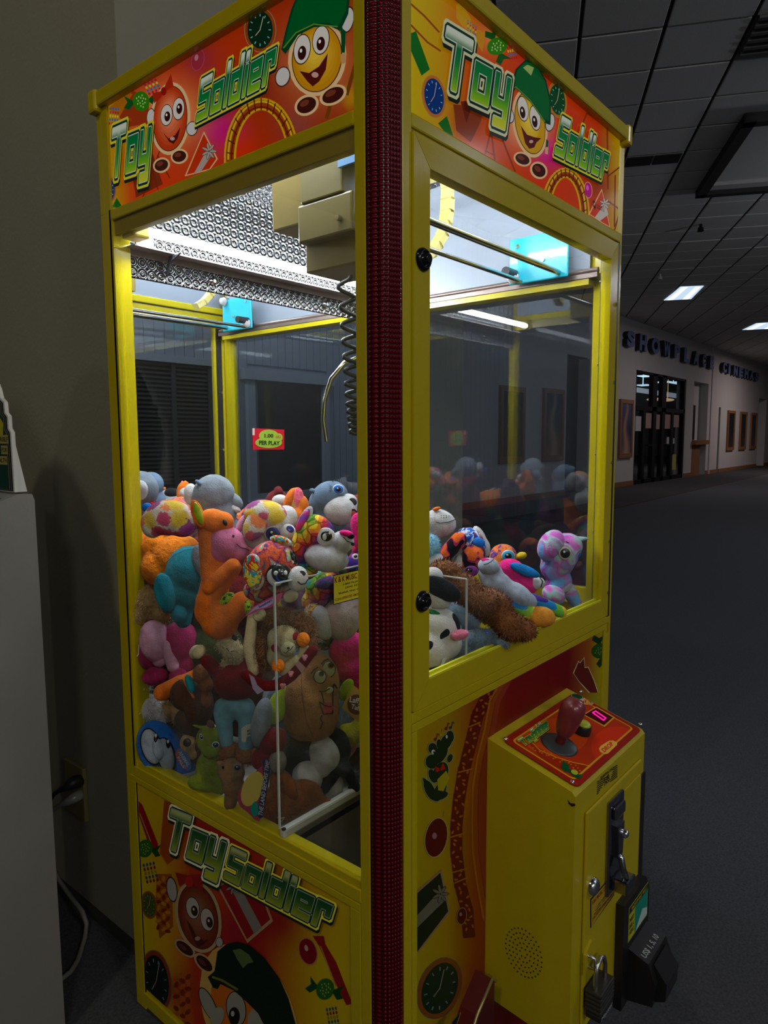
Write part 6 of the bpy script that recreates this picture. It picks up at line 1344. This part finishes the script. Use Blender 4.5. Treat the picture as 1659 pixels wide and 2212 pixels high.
T_.part('body', magenta, [T_.b(388, 1390, 44, 50, dz=-8), T_.b(330, 1400, 30, 50, 15, dz=-8), T_.b(400, 1430, 26, 34, dz=-6)]); T_.part('tummy', lpink, [T_.b(335, 1385, 32, 46, -12, dz=14)]); T_.part('leg', lpink, [T_.limb(340, 1380, 345, 1425, 20, 17, 16)]); T_.part('leg', lpink, [T_.limb(362, 1395, 374, 1440, 15, 14, 24)]); T_.part('foot', magenta, [T_.b(335, 1460, 28, 20, -10, dz=14)]); T_.part('foot', magenta, [T_.b(385, 1462, 20, 20, -10, dz=20)])
T_.shape('care_tag', mat('satin_tag', (.6, .6, .58), rough=.5), [(299, 1392), (301, 1393), (300, 1414), (296, 1419), (295, 1417), (298, 1412)], 20, 1)
T_ = Toy('plush_beagle', 'brown plush dog with a teal and orange collar in the dark middle of the pile', 445, 1470, 34, 'A', .012)
T_.part('body', dbrown, [T_.b(430, 1525, 32, 50, dz=-10), T_.b(400, 1500, 34, 36, dz=-16)]); T_.part('head', rbrown, [T_.b(435, 1455, 20, 22, 0, dz=10), T_.b(446, 1480, 16, 18, dz=10), T_.b(440, 1515, 17, 22, dz=4)]); T_.part('collar', cloth('band_teal', 'plain', [(15, 120, 130)], 40), [T_.b(411, 1478, 8, 22, -22, dz=18)]); T_.part('collar_trim', orange, [T_.limb(396, 1466, 418, 1506, 5, 5, 20)])
T_.part('ear', cream, [T_.b(422, 1408, 12, 16, 30, dz=6)])
T_ = Toy('plush_toy', 'orange plush arm lying across the dark toys under the pink one', 368, 1490, 22, 'A', .01)
T_.part('arm', orange, [T_.limb(350, 1496, 390, 1474, 19, 17, 0), T_.limb(390, 1474, 430, 1450, 14, 10, -8, -20)])
T_ = Toy('plush_sheep', 'white woolly plush down in the left corner of the pile', 315, 1520, 28, 'A', .006)
bl = [T_.b(312, 1478, 14, 24), T_.b(318, 1528, 24, 30, dz=-4), T_.b(345, 1540, 24, 24, dz=-12)]
T_.part('body', white, bl); T_.fur(white, bl, 1000, 9); T_.thread([(303, 1500), (312, 1501), (320, 1493)], 2, magenta)
T_ = Toy('plush_toy', 'small tan fluffy plush behind the blue round one', 362, 1535, 20, 'A', .05)
bl = [T_.b(362, 1532, 22, 18), T_.b(390, 1545, 24, 22, dz=-6)]; T_.part('body', tan, bl); T_.fur(tan, bl, 500, 7)
T_ = Toy('plush_ball', 'round blue plush with two big merged white eye patches, low in the left corner', 345, 1628, 58, 'A', .004, zs=.5)
T_.part('body', blue, [T_.b(345, 1618, 48, 66, -25), T_.b(372, 1655, 52, 44, 0, dz=-6), T_.b(330, 1590, 32, 36)]); bo = T_.patch('eye_rim', EB, 327, 1613, 23, 41, -16, .1, flat=.4); T_.patch('eye_rim', EB, 359, 1632, 19, 40, -12, .1, flat=.4, par=bo)
T_.patch('eye', cloth('felt_pale', 'plain', [(150, 160, 175)], 40), 327, 1613, 20.5, 38, -16, .16, flat=.4); T_.patch('eye', _mc['felt_pale'], 358, 1632, 17, 37, -12, .2, flat=.4); T_.patch('eye', _mc['felt_pale'], 342, 1618, 12, 24, -14, .3, flat=.4)
for x, y in ((337, 1594), (363, 1607)): o_ = T_.patch('pupil', EB, x, y, 4.5, 9.5, -8, .4, flat=.4); T_.patch('glint', EW, x, y-5, 2.6, 3.8, 0, .8, par=o_, flat=.4)
tg = T_.shape('hang_tag', mat('tag_blue', (.03, .12, .30), rough=.4), [(385, 1616), (392, 1618), (405, 1628), (412, 1645), (413, 1660), (407, 1665), (396, 1660), (384, 1645), (378, 1628)], 72, 1.5)
def tag_text(T_, lines, dz, m, par):
    for st_, o0_, ex_, ey_ in lines:
        vs, fss = text_polys(st_, .02); A = T_.cen(*o0_, dz); B = T_.cen(*ex_, dz); Cc = T_.cen(*ey_, dz); mb = MB()
        for f in fss: mb.add([A+(B-A)*vs[j][0]+(Cc-A)*vs[j][1] for j in f], [list(range(len(f)))])
        mb.build('tag_lettering', m, par)
LWH = mat('letter_white', (1, 1, 1))
T_.shape('tag_border', mat('tag_red', (.35, .06, .05), rough=.4), [(385, 1616), (378, 1628), (384, 1645), (396, 1660), (407, 1665), (404, 1661), (392, 1648), (387, 1632)], 72.8, .5, par=tg); tag_text(T_, [('ANIMAL', (384, 1625), (405, 1657), (391, 1621)), ('PALS', (382, 1637), (396, 1660), (387, 1633))], 73.5, LWH, tg)
T_.shape('care_tag', _mc['satin_tag'], [(382, 1682), (385, 1682), (392, 1688), (398, 1687), (400, 1693), (392, 1693), (381, 1686)], 60, 1)
T_ = Toy('plush_bear', 'dark brown plush bear with tan snout and black nose behind the green dragon', 405, 1580, 34, 'A', .03)
T_.part('body', dbrown, [T_.b(420, 1560, 34, 34), T_.b(440, 1610, 44, 44, dz=-20), T_.b(400, 1555, 24, 26)]); T_.part('muzzle', tan, [T_.b(406, 1605, 18, 22, dz=16), T_.b(415, 1625, 20, 16, dz=8)]); T_.patch('nose', NB, 404, 1604, 8.5, 9, 0, .3)
T_ = Toy('plush_lizard', 'olive green plush dragon with small horns and long lashed eyes, low in the window', 450, 1600, 44, 'A', .004, zs=.6)
T_.part('body', green, [T_.b(452, 1598, 30, 34, -10), T_.b(452, 1655, 30, 34, dz=-10), T_.limb(438, 1640, 440, 1672, 10, 10, 8), T_.limb(466, 1640, 474, 1705, 13, 15, 4), T_.b(425, 1690, 22, 18, dz=4), T_.b(450, 1695, 24, 18, dz=-4), T_.b(466, 1628, 18, 16, dz=8)]); T_.part('horn', green, [T_.limb(440, 1572, 416, 1567, 8, 4, 6)]); T_.part('horn', cloth('felt_mauve', 'plain', [(110, 70, 75)], 40), [T_.b(455, 1565, 8, 10, -20, dz=6)]); T_.part('muzzle', green, [T_.b(456, 1622, 22, 15, 15, dz=16)])
T_.eye(435, 1592, 4, 7, -20, EPU, .8, .5); T_.eye(466, 1609, 8, 7, 10, EPU, .8, .5); T_.thread([(440, 1633), (450, 1640), (462, 1637)], 1.0)
T_ = Toy('plush_wolf', 'shaggy wolf plush in a red sweater and light blue trousers, hanging in the middle', 515, 1500, 50, 'A', .006)
bl = [T_.b(490, 1390, 26, 26, dz=-2), T_.b(505, 1410, 24, 26, 0, dz=8), T_.b(490, 1440, 16, 20, 0, dz=4), T_.b(510, 1438, 14, 18, dz=4)]
T_.part('head', wolfm, bl); T_.fur(wolfm, bl, 900, 6); T_.patch('nose', NB, 507, 1378, 7, 7, 0, .5); T_.thread([(489, 1400), (496, 1408), (506, 1406)], 1.2)
T_.part('sweater', red, [T_.b(505, 1468, 46, 46, dz=-4), T_.b(520, 1485, 38, 26, dz=2), T_.limb(470, 1450, 445, 1425, 17, 15, 0), T_.b(540, 1450, 30, 40, dz=-12)]); T_.part('hand', cream, [T_.b(430, 1408, 13, 16, 30, dz=4)])
T_.part('trousers', denim, [T_.b(506, 1522, 44, 20, dz=-4), T_.b(485, 1535, 24, 26), T_.b(528, 1535, 26, 26), T_.limb(481, 1540, 490, 1604, 21, 15, 2), T_.limb(534, 1540, 532, 1608, 20, 18, 4)])
bl = [T_.b(492, 1625, 19, 20, dz=4), T_.b(500, 1612, 16, 10)]; T_.part('foot', brown, bl); T_.fur(brown, bl, 300, 6); bl = [T_.b(536, 1632, 28, 19, -5, dz=8), T_.b(525, 1618, 18, 12)]; T_.part('foot', brown, bl); T_.fur(brown, bl, 400, 6)
T_.shape('care_tag', mat('tag_ivory', (.42, .40, .33), rough=.6), [(521, 1574), (532, 1566), (549, 1561), (549, 1588), (533, 1592), (531, 1603), (522, 1602)], 34, 1.2)
tag_text(T_, [('MADE IN', (534, 1582), (547, 1577), (534, 1577)), ('100% PES', (534, 1589), (547, 1585), (534, 1584))], 34.6, EB, T_.root.children[-1])
T_ = Toy('plush_dinosaur', 'light brown plush dinosaur head with horn bumps and glassy eye under the wolf feet', 508, 1680, 34, 'A', .004, zs=.6)
T_.part('body', cloth('plush_sand', 'plain', [(120, 92, 65)], 60, .6), [T_.b(500, 1668, 30, 32, -20), T_.b(505, 1700, 26, 30, -15), T_.b(498, 1730, 16, 24, 10), T_.b(476, 1650, 12, 9, 20)]); T_.eye(513, 1658, 9, 8, 0, EB, .7, .5, mat('eye_grey', (.12, .12, .13), rough=.1)); T_.patch('eye', EB, 482, 1658, 2.4, 3.4)
T_ = Toy('plush_longneck', 'russet brown plush dinosaur lying on the prize floor with a large round hang tag', 625, 1730, 42, 'x', .075, zs=.6)
T_.part('body', rbrown, [T_.b(618, 1735, 60, 44), T_.b(655, 1720, 46, 38, dz=-14), T_.b(590, 1760, 34, 22, dz=6), T_.b(690, 1738, 30, 14, -18, dz=-12), T_.b(612, 1700, 28, 44, -25, dz=2)]); T_.part('frill', cloth('plush_rust', 'plain', [(140, 72, 25)], 50, .6), [T_.b(622, 1695, 13, 36, -30, dz=34)])
T_.part('foot', cloth('plush_sand', 'plain', [(1, 1, 1)]), [T_.b(548, 1775, 22, 14, 20, dz=18)])
tg = T_.shape('hang_tag', mat('tag_plum', (.20, .03, .05), rough=.4), [(512, 1725), (515, 1708), (527, 1690), (545, 1672), (565, 1655), (575, 1640), (582, 1640), (583, 1665), (577, 1700), (573, 1730), (565, 1765), (560, 1775), (550, 1770), (535, 1755), (518, 1742)], 76, 1.5)
el = [(545+23*math.cos(a/18*2*PI)*1.0+0, 1704+38*math.sin(a/18*2*PI)) for a in range(18)]
T_.shape('tag_picture', mat('tag_gold', (.34, .27, .05), rough=.4), [(x+(1704-y)*.25, y) for x, y in el], 76.8, .5, par=tg); T_.shape('tag_stripe', mat('tag_navy', (.012, .018, .07), rough=.4), [(567, 1640), (578, 1637), (584, 1645), (582, 1680), (575, 1720), (568, 1765), (561, 1768), (556, 1760), (562, 1720), (569, 1680)], 77.4, .5, par=tg)
T_.shape('tag_patch', mat('tag_teal', (.0, .16, .13), rough=.4), [(541, 1745), (546, 1736), (552, 1730), (557, 1738), (558, 1758), (550, 1764), (543, 1757)], 77.8, .5, par=tg)
tag_text(T_, [('THE LAND BEFORE TIME', (567, 1764), (583, 1645), (558, 1760))], 78.4, mat('tag_cream', (.30, .28, .24), rough=.5), tg)
T_.thread([(598, 1765), (605, 1768), (615, 1765), (608, 1775)], 2, cream, 'tie_string')
T_ = Toy('plush_sloth', 'cream faced plush with curly brown mane, red heart scarf and orange mitts', 612, 1385, 60, 'A', .004, zs=.8)
bl = [T_.b(610, 1345, 50, 36, 8, dz=-6), T_.b(655, 1360, 30, 40, -15, dz=-10), T_.b(570, 1400, 22, 44, dz=-12), T_.b(670, 1385, 18, 24, dz=-8)]
T_.part('mane', curly, bl); T_.fur(cloth('curl_strands', 'plain', [(135, 95, 62)], 60), [T_.b(650, 1350, 26, 30, -15, dz=-4), T_.b(610, 1335, 46, 22, 8, dz=-4), T_.b(668, 1385, 16, 26, dz=-4), T_.b(572, 1400, 16, 40, dz=-8)], 1500, 18, 'mane_curls', .06, 1); T_.part('head', cream, [T_.b(612, 1380, 36, 40, 10, dz=14), T_.b(605, 1415, 30, 34, 10, dz=12), T_.b(648, 1362, 14, 16, dz=6)]); T_.part('muzzle', cloth('plush_ivory', 'plain', [(170, 165, 130)], 50), [T_.b(622, 1402, 17, 15, -25, dz=46)])
T_.patch('eye', cloth('felt_crimson', 'plain', [(150, 20, 45)], 40), 594, 1400, 9, 9, 0, .3); T_.patch('eye', _mc['felt_crimson'], 638, 1374, 6, 9, 20, .3); T_.thread([(613, 1409), (618, 1411), (623, 1405), (628, 1403), (633, 1396)], 1.2); T_.patch('nose', NB, 623, 1400, 3, 3, 0, .4)
T_.part('ear', cream, [T_.b(628, 1288, 17, 13, -25, dz=10, rz=6)]); T_.part('ear', cream, [T_.b(560, 1328, 15, 14, -25, dz=16, rz=6)]); T_.part('hood_side', cream, [T_.limb(545, 1335, 538, 1400, 13, 15, 6), T_.limb(538, 1400, 548, 1450, 15, 13, 6)])
T_.part('mitten', orangeF, [T_.b(601, 1438, 14, 15, -15, dz=52)]); T_.part('mitten', orangeF, [T_.b(655, 1382, 14, 16, 0, dz=44)]); T_.part('arm', cream, [T_.limb(612, 1450, 640, 1425, 13, 12, 40)]); T_.part('arm', cream, [T_.limb(658, 1400, 650, 1425, 12, 12, 34)])
sc_pts = [(530, 1456), (548, 1472), (575, 1482), (600, 1480), (630, 1460), (655, 1432), (676, 1404)]
sf = T_.part('scarf', red, [T_.limb(a[0], a[1], b_[0], b_[1], 13, 13, 44, 44) for a, b_ in zip(sc_pts, sc_pts[1:])])
for x, y, r_ in ((658, 1420, 30), (628, 1455, 40), (611, 1482, 70)):
    h = [T_.disc(x-2.6, y-2, 4, 4, 0, .3), T_.disc(x+2.6, y-2, 4, 4, 0, .3), T_.disc(x, y+2.4, 4.2, 5.4, 0, .3)]; mb = MB()
    for q in h: mb.ell(q[0], q[1:], 14, 6)
    mb.build('heart', pink_e, sf)
T_.shape('scarf_tag', mat('tag_pink', (.36, .2, .2), rough=.6), [(637, 1435), (645, 1427), (660, 1442), (652, 1455)], 62, 2); T_.shape('scarf_tag', mat('tag_lilac', (.25, .2, .3), rough=.6), [(538, 1456), (549, 1463), (556, 1480), (570, 1492), (556, 1500), (546, 1488)], 62, 2)
tg = T_.shape('hang_tag', mat('tag_magenta', (.42, .05, .14), rough=.4), [(529, 1332), (545, 1312), (575, 1295), (600, 1283), (612, 1280), (603, 1300), (585, 1312), (560, 1318), (540, 1328)], 60, 1.5); T_.shape('tag_face', mat('tag_violet', (.36, .28, .50), rough=.4), [(535, 1327), (549, 1312), (577, 1298), (592, 1291), (590, 1303), (575, 1312), (552, 1317)], 60.8, .5, par=tg); tag_text(T_, [('Sweetheart', (560, 1314), (588, 1298), (558, 1309))], 61.5, EPU, tg)
T_ = Toy('plush_coconut', 'large brown coconut shaped plush with cartoon face, lime fins and yellow hang tag', 690, 1495, 62, 'C', .004)
T_.part('body', bean, [T_.b(672, 1520, 58, 84, -14), T_.b(690, 1470, 44, 62, -6), T_.b(655, 1545, 46, 56, 0, dz=-4), T_.b(700, 1530, 34, 66, 0, dz=-4)]); T_.part('fin', limep, [T_.b(605, 1522, 24, 48, 30, dz=14, rz=12)]); T_.part('fin', limep, [T_.b(748, 1490, 14, 26, 25, dz=-8, rz=9)]); T_.part('stalk', black, [T_.b(698, 1396, 15, 8, 10, dz=6)])
for x, y, rx, ry, ix, iy in ((691, 1462, 12, 13, 4, -8), (710, 1446, 13, 16, 6, -10)):
    o_ = T_.patch('eye_rim', EB, x, y, rx+1.8, ry+1.8, 0, .12, flat=.3); T_.patch('eye', mat('eye_ivory', (.42, .42, .28), rough=.5), x, y, rx, ry, 0, .18, par=o_, flat=.3); T_.patch('iris', rbrown, x+ix*.8, y+iy*.8, rx*.5, ry*.42, 0, .5, par=o_, flat=.3); T_.patch('pupil', EB, x+ix, y+iy, rx*.38, ry*.34, 0, .8, par=o_, flat=.3)
T_.thread([(672, 1455), (678, 1447), (687, 1441)], 2.4); T_.thread([(694, 1435), (700, 1427), (709, 1424)], 2.4); T_.thread([(690, 1493), (702, 1493), (714, 1486), (722, 1478), (727, 1486)], 2.6)
T_.thread([(694, 1494), (698, 1510), (700, 1518)], 2); T_.thread([(720, 1482), (719, 1500), (718, 1540)], 2.2)
q = T_.disc(711, 1491, 9, 7, -20, .2, flat=.3); mb = MB(); mb.ell(q[0], q[1:]); mb.build('tooth', _mc['eye_ivory'], T_.root); T_.patch('tongue', cloth('felt_coral', 'plain', [(190, 70, 85)], 40), 705, 1530, 14, 13, 0, .15, flat=.3); T_.thread([(690, 1517), (694, 1530), (699, 1543), (718, 1541)], 2); T_.thread([(690, 1516), (702, 1524), (716, 1527)], 2); T_.thread([(696, 1545), (692, 1552), (697, 1560), (691, 1575)], 2.2); T_.thread([(652, 1400), (650, 1440), (652, 1500), (662, 1560), (677, 1592)], .9, dbrown)
tg = T_.shape('hang_tag', mat('tag_amber', (.42, .25, .04), rough=.4), [(764, 1480), (785, 1498), (795, 1530), (772, 1560), (738, 1528)], 50, 1.5); el = [(770+20*math.cos(a/20*2*PI), 1522+22*math.sin(a/20*2*PI)) for a in range(20)]
T_.shape('tag_disc', mat('tag_brown', (.13, .04, .02), rough=.4), el, 50.8, .5, par=tg); tag_text(T_, [('Laffy', (754, 1520), (780, 1524), (757, 1505)), ('Taffy', (757, 1533), (782, 1541), (760, 1520))], 51.5, EW, tg)
T_ = Toy('plush_toy', 'hot pink plush filling the window edge beside the brown coconut', 752, 1415, 46, 'C', .05)
T_.part('body', hotpink, [T_.b(750, 1400, 44, 34, -30), T_.b(760, 1440, 36, 40), T_.b(775, 1480, 22, 30)])
T_ = Toy('plush_duck', 'mustard yellow plush lump below the hang tag at the window edge', 758, 1590, 28, 'C', .03)
T_.part('body', yellow, [T_.b(755, 1588, 28, 26), T_.b(778, 1575, 20, 30, dz=-6), T_.b(745, 1575, 18, 12, -20)])
T_ = Toy('plush_toy', 'dark brown plush with a pink lined ear at the lower right of the left window', 768, 1640, 26, 'C', .03)
T_.part('body', dbrown, [T_.b(775, 1650, 30, 36, dz=-10), T_.b(745, 1630, 24, 24, dz=-16), T_.b(780, 1690, 24, 22)]); T_.part('ear', pink_e, [T_.b(758, 1620, 9, 20, 35, dz=12, rz=4)])
T_ = Toy('plush_penguin', 'black and white plush with large white paws, low behind the clear chute wall', 690, 1640, 46, 'C', .006)
T_.part('body', black, [T_.b(650, 1640, 50, 50, dz=-26), T_.b(720, 1620, 40, 50, dz=-24), T_.limb(735, 1650, 700, 1700, 16, 16, 4), T_.limb(738, 1640, 768, 1700, 14, 12, -4)]); T_.part('paw', white, [T_.b(664, 1678, 32, 38, -22, dz=10)]); T_.part('paw', white, [T_.b(702, 1628, 34, 40, -30, dz=4), T_.b(695, 1650, 28, 30, dz=2)]); T_.part('paw', white, [T_.b(722, 1705, 18, 30, 25, dz=-8)])
T_ = Toy('plush_toy', 'grey and deep red plush with a white pompom behind the acrylic edge', 590, 1610, 34, 'A', .03)
T_.part('body', redw, [T_.b(590, 1600, 32, 30), T_.b(570, 1640, 30, 26, dz=-4), T_.b(600, 1585, 20, 14)]); T_.part('arm', grey, [T_.b(565, 1560, 22, 54, 10, dz=-6)]); T_.part('pompom', cloth('plush_ash', 'plain', [(125, 118, 108)], 50, .8), [T_.b(600, 1645, 19, 24, dz=14)])
# filler toys deeper in the pile, glimpsed in the gaps
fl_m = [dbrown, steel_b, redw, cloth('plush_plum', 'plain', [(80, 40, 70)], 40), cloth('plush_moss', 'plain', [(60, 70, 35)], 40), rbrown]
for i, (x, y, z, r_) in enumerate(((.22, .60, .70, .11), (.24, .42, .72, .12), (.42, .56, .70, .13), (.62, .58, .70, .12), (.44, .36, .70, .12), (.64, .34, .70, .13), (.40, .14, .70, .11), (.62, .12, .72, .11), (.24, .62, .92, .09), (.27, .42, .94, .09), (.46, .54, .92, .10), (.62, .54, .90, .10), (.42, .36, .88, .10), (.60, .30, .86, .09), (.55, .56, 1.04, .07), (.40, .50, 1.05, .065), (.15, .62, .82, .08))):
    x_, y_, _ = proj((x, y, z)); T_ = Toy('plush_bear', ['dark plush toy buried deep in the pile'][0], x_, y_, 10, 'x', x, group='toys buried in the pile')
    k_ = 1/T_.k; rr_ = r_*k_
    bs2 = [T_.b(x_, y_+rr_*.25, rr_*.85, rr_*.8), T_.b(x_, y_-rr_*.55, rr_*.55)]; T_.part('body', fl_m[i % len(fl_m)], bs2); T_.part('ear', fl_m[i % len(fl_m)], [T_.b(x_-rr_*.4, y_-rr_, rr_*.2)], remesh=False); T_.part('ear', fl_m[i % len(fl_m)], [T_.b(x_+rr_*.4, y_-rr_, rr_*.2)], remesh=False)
# --- seen through the front door
T_ = Toy('plush_seal_pup', 'white faced plush seal with a stitched smile at the left edge of the front window', 945, 1128, 42, 'y', .22)
T_.part('body', white, [T_.b(945, 1130, 42, 32, 10), T_.b(925, 1140, 32, 36, dz=-8)]); T_.part('crown', black, [T_.b(925, 1112, 30, 18, 10, dz=-6)]); T_.part('beak', orange, [T_.b(943, 1099, 9, 4, -15, dz=20)]); T_.thread([(941, 1127), (950, 1130), (968, 1128), (983, 1122)], 1.2)
for i in range(7): T_.patch('whisker_dot', EB, 953+(i % 4)*5.5, 1114+(i//4)*4, .9, .9, 0, 1.)
T_ = Toy('plush_lamb', 'pale ice blue fluffy plush at the left edge of the front window', 935, 1180, 20, 'y', .17)
bl = [T_.b(932, 1180, 18, 26)]; T_.part('body', iceb, bl); T_.fur(iceb, bl, 500, 7); T_.part('tummy', _mc['plush_silver'], [T_.b(940, 1215, 20, 24)])
T_ = Toy('plush_leopard', 'blue galaxy print plush with two orange leopard print legs in the air', 1010, 1180, 34, 'y', .16)
T_.part('body', galaxy, [T_.b(1015, 1165, 34, 26, 20), T_.b(1030, 1180, 26, 28, dz=-6)]); T_.part('side', white, [T_.b(1036, 1158, 12, 26, -28, dz=-2), T_.b(1050, 1185, 10, 20)]); T_.part('leg', leo, [T_.limb(992, 1166, 958, 1202, 18, 17, 24, 16)]); T_.part('leg', leo, [T_.b(1024, 1200, 26, 24, 0, dz=22), T_.b(1010, 1215, 18, 16, dz=14)]); T_.part('ear', cloth('felt_blue', 'plain', [(1, 1, 1)]), [T_.b(1034, 1172, 13, 11, 30, dz=26)]); T_.part('paw', white, [T_.b(992, 1215, 12, 20, 10, dz=10)])
T_ = Toy('plush_owl', 'orange patterned plush bird with blue ringed eye and yellow beak', 1092, 1195, 28, 'y', .24)
T_.part('body', orp, [T_.b(1087, 1200, 30, 26), T_.b(1075, 1220, 24, 24)]); T_.part('beak', cloth('felt_yellow', 'plain', [(220, 185, 30)], 40), [T_.b(1127, 1200, 12, 9, -15, dz=10), T_.b(1112, 1204, 8, 6, dz=6)]); T_.eye(1098, 1201, 15, 13, 10, mat('eye_sky', (.03, .35, .6), rough=.2), .85, .5)
T_ = Toy('plush_parrot', 'pink and white plush with a bright blue wing, mid front window', 1125, 1245, 36, 'B', .06)
T_.part('body', hotpink, [T_.b(1105, 1230, 30, 24, 20), T_.b(1130, 1260, 34, 26, 25), T_.b(1100, 1245, 22, 24)]); T_.part('wing', cloth('felt_sky', 'plain', [(15, 130, 205)], 40), [T_.b(1134, 1232, 34, 11, 22, dz=26, rz=8)]); T_.part('face', white, [T_.b(1160, 1260, 17, 13, -10, dz=12)]); T_.thread([(1166, 1248), (1172, 1256), (1168, 1268)], 2)
T_ = Toy('plush_dog', 'silver white plush dog on its back with rainbow striped legs and violet eye patch', 1090, 1270, 48, 'B', .02)
T_.part('body', cloth('plush_shimmer', 'plain', [(165, 170, 185)], 90, .4, 500, .6), [T_.b(1060, 1240, 28, 26), T_.b(1075, 1262, 40, 28, 30), T_.b(1115, 1285, 44, 26, 32), T_.b(1140, 1298, 22, 18, 20)]); T_.part('snout', _mc['plush_shimmer'], [T_.b(1056, 1224, 24, 19, 15, dz=14)]); T_.part('leg', rainb, [T_.limb(1085, 1292, 1145, 1326, 24, 20, 6)]); T_.part('foot', cloth('plush_gold', 'plain', [(225, 150, 50)], 40), [T_.b(1170, 1332, 30, 22, 10, dz=12)]); T_.part('leg', rainb, [T_.limb(1150, 1295, 1212, 1322, 15, 14, -8)])
T_.patch('eye_patch', cloth('felt_violet', 'plain', [(120, 40, 120)], 40), 1018, 1234, 15, 12, 0, .3); T_.eye(1013, 1232, 8, 6, -10, None, .7, .6, EB); T_.thread([(1045, 1219), (1052, 1218), (1060, 1214), (1066, 1208)], 1.2); T_.patch('nose', hotpink, 1048, 1209, 9, 4, 10)
T_ = Toy('plush_chameleon', 'tie dyed pastel plush with big round eye and pointed horn, front window right', 1212, 1205, 44, 'B', .03)
T_.part('body', tie, [T_.b(1208, 1198, 42, 46, 0), T_.b(1225, 1180, 34, 30), T_.b(1196, 1225, 30, 30), T_.b(1200, 1270, 24, 30, dz=-6), T_.b(1222, 1258, 14, 26)]); T_.part('hood', tie, [T_.b(1190, 1178, 26, 36, 30, dz=20)]); T_.part('horn', tie, [T_.limb(1248, 1166, 1276, 1162, 9, 2, 0)]); T_.part('leg', tie, [T_.b(1196, 1285, 26, 20, 30, dz=18)]); T_.part('tail', tie, [T_.limb(1228, 1275, 1250, 1312, 17, 12, -4)])
T_.eye(1221, 1195, 14, 14, 0, EB, .75, .5, EAM); T_.part('beak', mat('beak_plum', (.06, .015, .03), rough=.6), [T_.b(1246, 1222, 13, 10, -35, dz=12)]); T_.patch('nostril', EBL, 1251, 1199, 7, 4, -30); T_.thread([(1222, 1170), (1229, 1173)], 1.5)
T_ = Toy('plush_teddy', 'big shaggy brown teddy bear lying with its paws toward the front window', 1030, 1290, 44, 'B', .012)
bl = [T_.b(965, 1235, 38, 26, 15, dz=-10), T_.b(1000, 1270, 52, 34, 30, dz=-8), T_.b(1060, 1310, 54, 38, 30, dz=-12), T_.b(1040, 1300, 40, 30, 20, dz=14), T_.b(1100, 1350, 44, 32, 25, dz=0), T_.b(1130, 1360, 30, 24, 20, dz=8)]
T_.part('body', brown, bl); T_.fur(brown, bl, 5200, 8)
T_ = Toy('plush_dalmatian', 'black and white spotted plush dog along the left edge of the front window', 950, 1370, 44, 'D', -.05)
T_.part('body', cow, [T_.b(950, 1350, 50, 40, 25, dz=-4), T_.b(930, 1400, 46, 50), T_.b(960, 1390, 40, 36, dz=-8)]); T_.part('head', white, [T_.b(945, 1290, 34, 26, 25, dz=4), T_.b(935, 1245, 24, 22, dz=-10)]); T_.part('ear', black, [T_.b(955, 1272, 44, 22, 28, dz=26, rz=10)]); T_.patch('collar', cloth('felt_green', 'plain', [(20, 110, 50)], 40), 935, 1322, 16, 5, 20)
T_.part('nose', cloth('felt_rose', 'plain', [(225, 120, 150)], 40), [T_.b(993, 1371, 20, 11, -12, dz=30)]); T_.shape('care_tag', _mc['satin_tag'], [(952, 1440), (955, 1424), (963, 1420), (960, 1432)], 40, 1)
T_ = Toy('plush_whale', 'slate blue shiny furred plush at the foot of the front window', 1030, 1395, 34, 'B', .008)
bl = [T_.b(1025, 1385, 40, 26, -10), T_.b(1010, 1410, 34, 30), T_.b(1050, 1375, 22, 20), T_.b(1080, 1390, 22, 10, 15)]
T_.part('body', steel_b, bl); T_.fur(steel_b, bl, 1200, 7); T_.patch('eye', EBL, 1052, 1366, 4, 3)
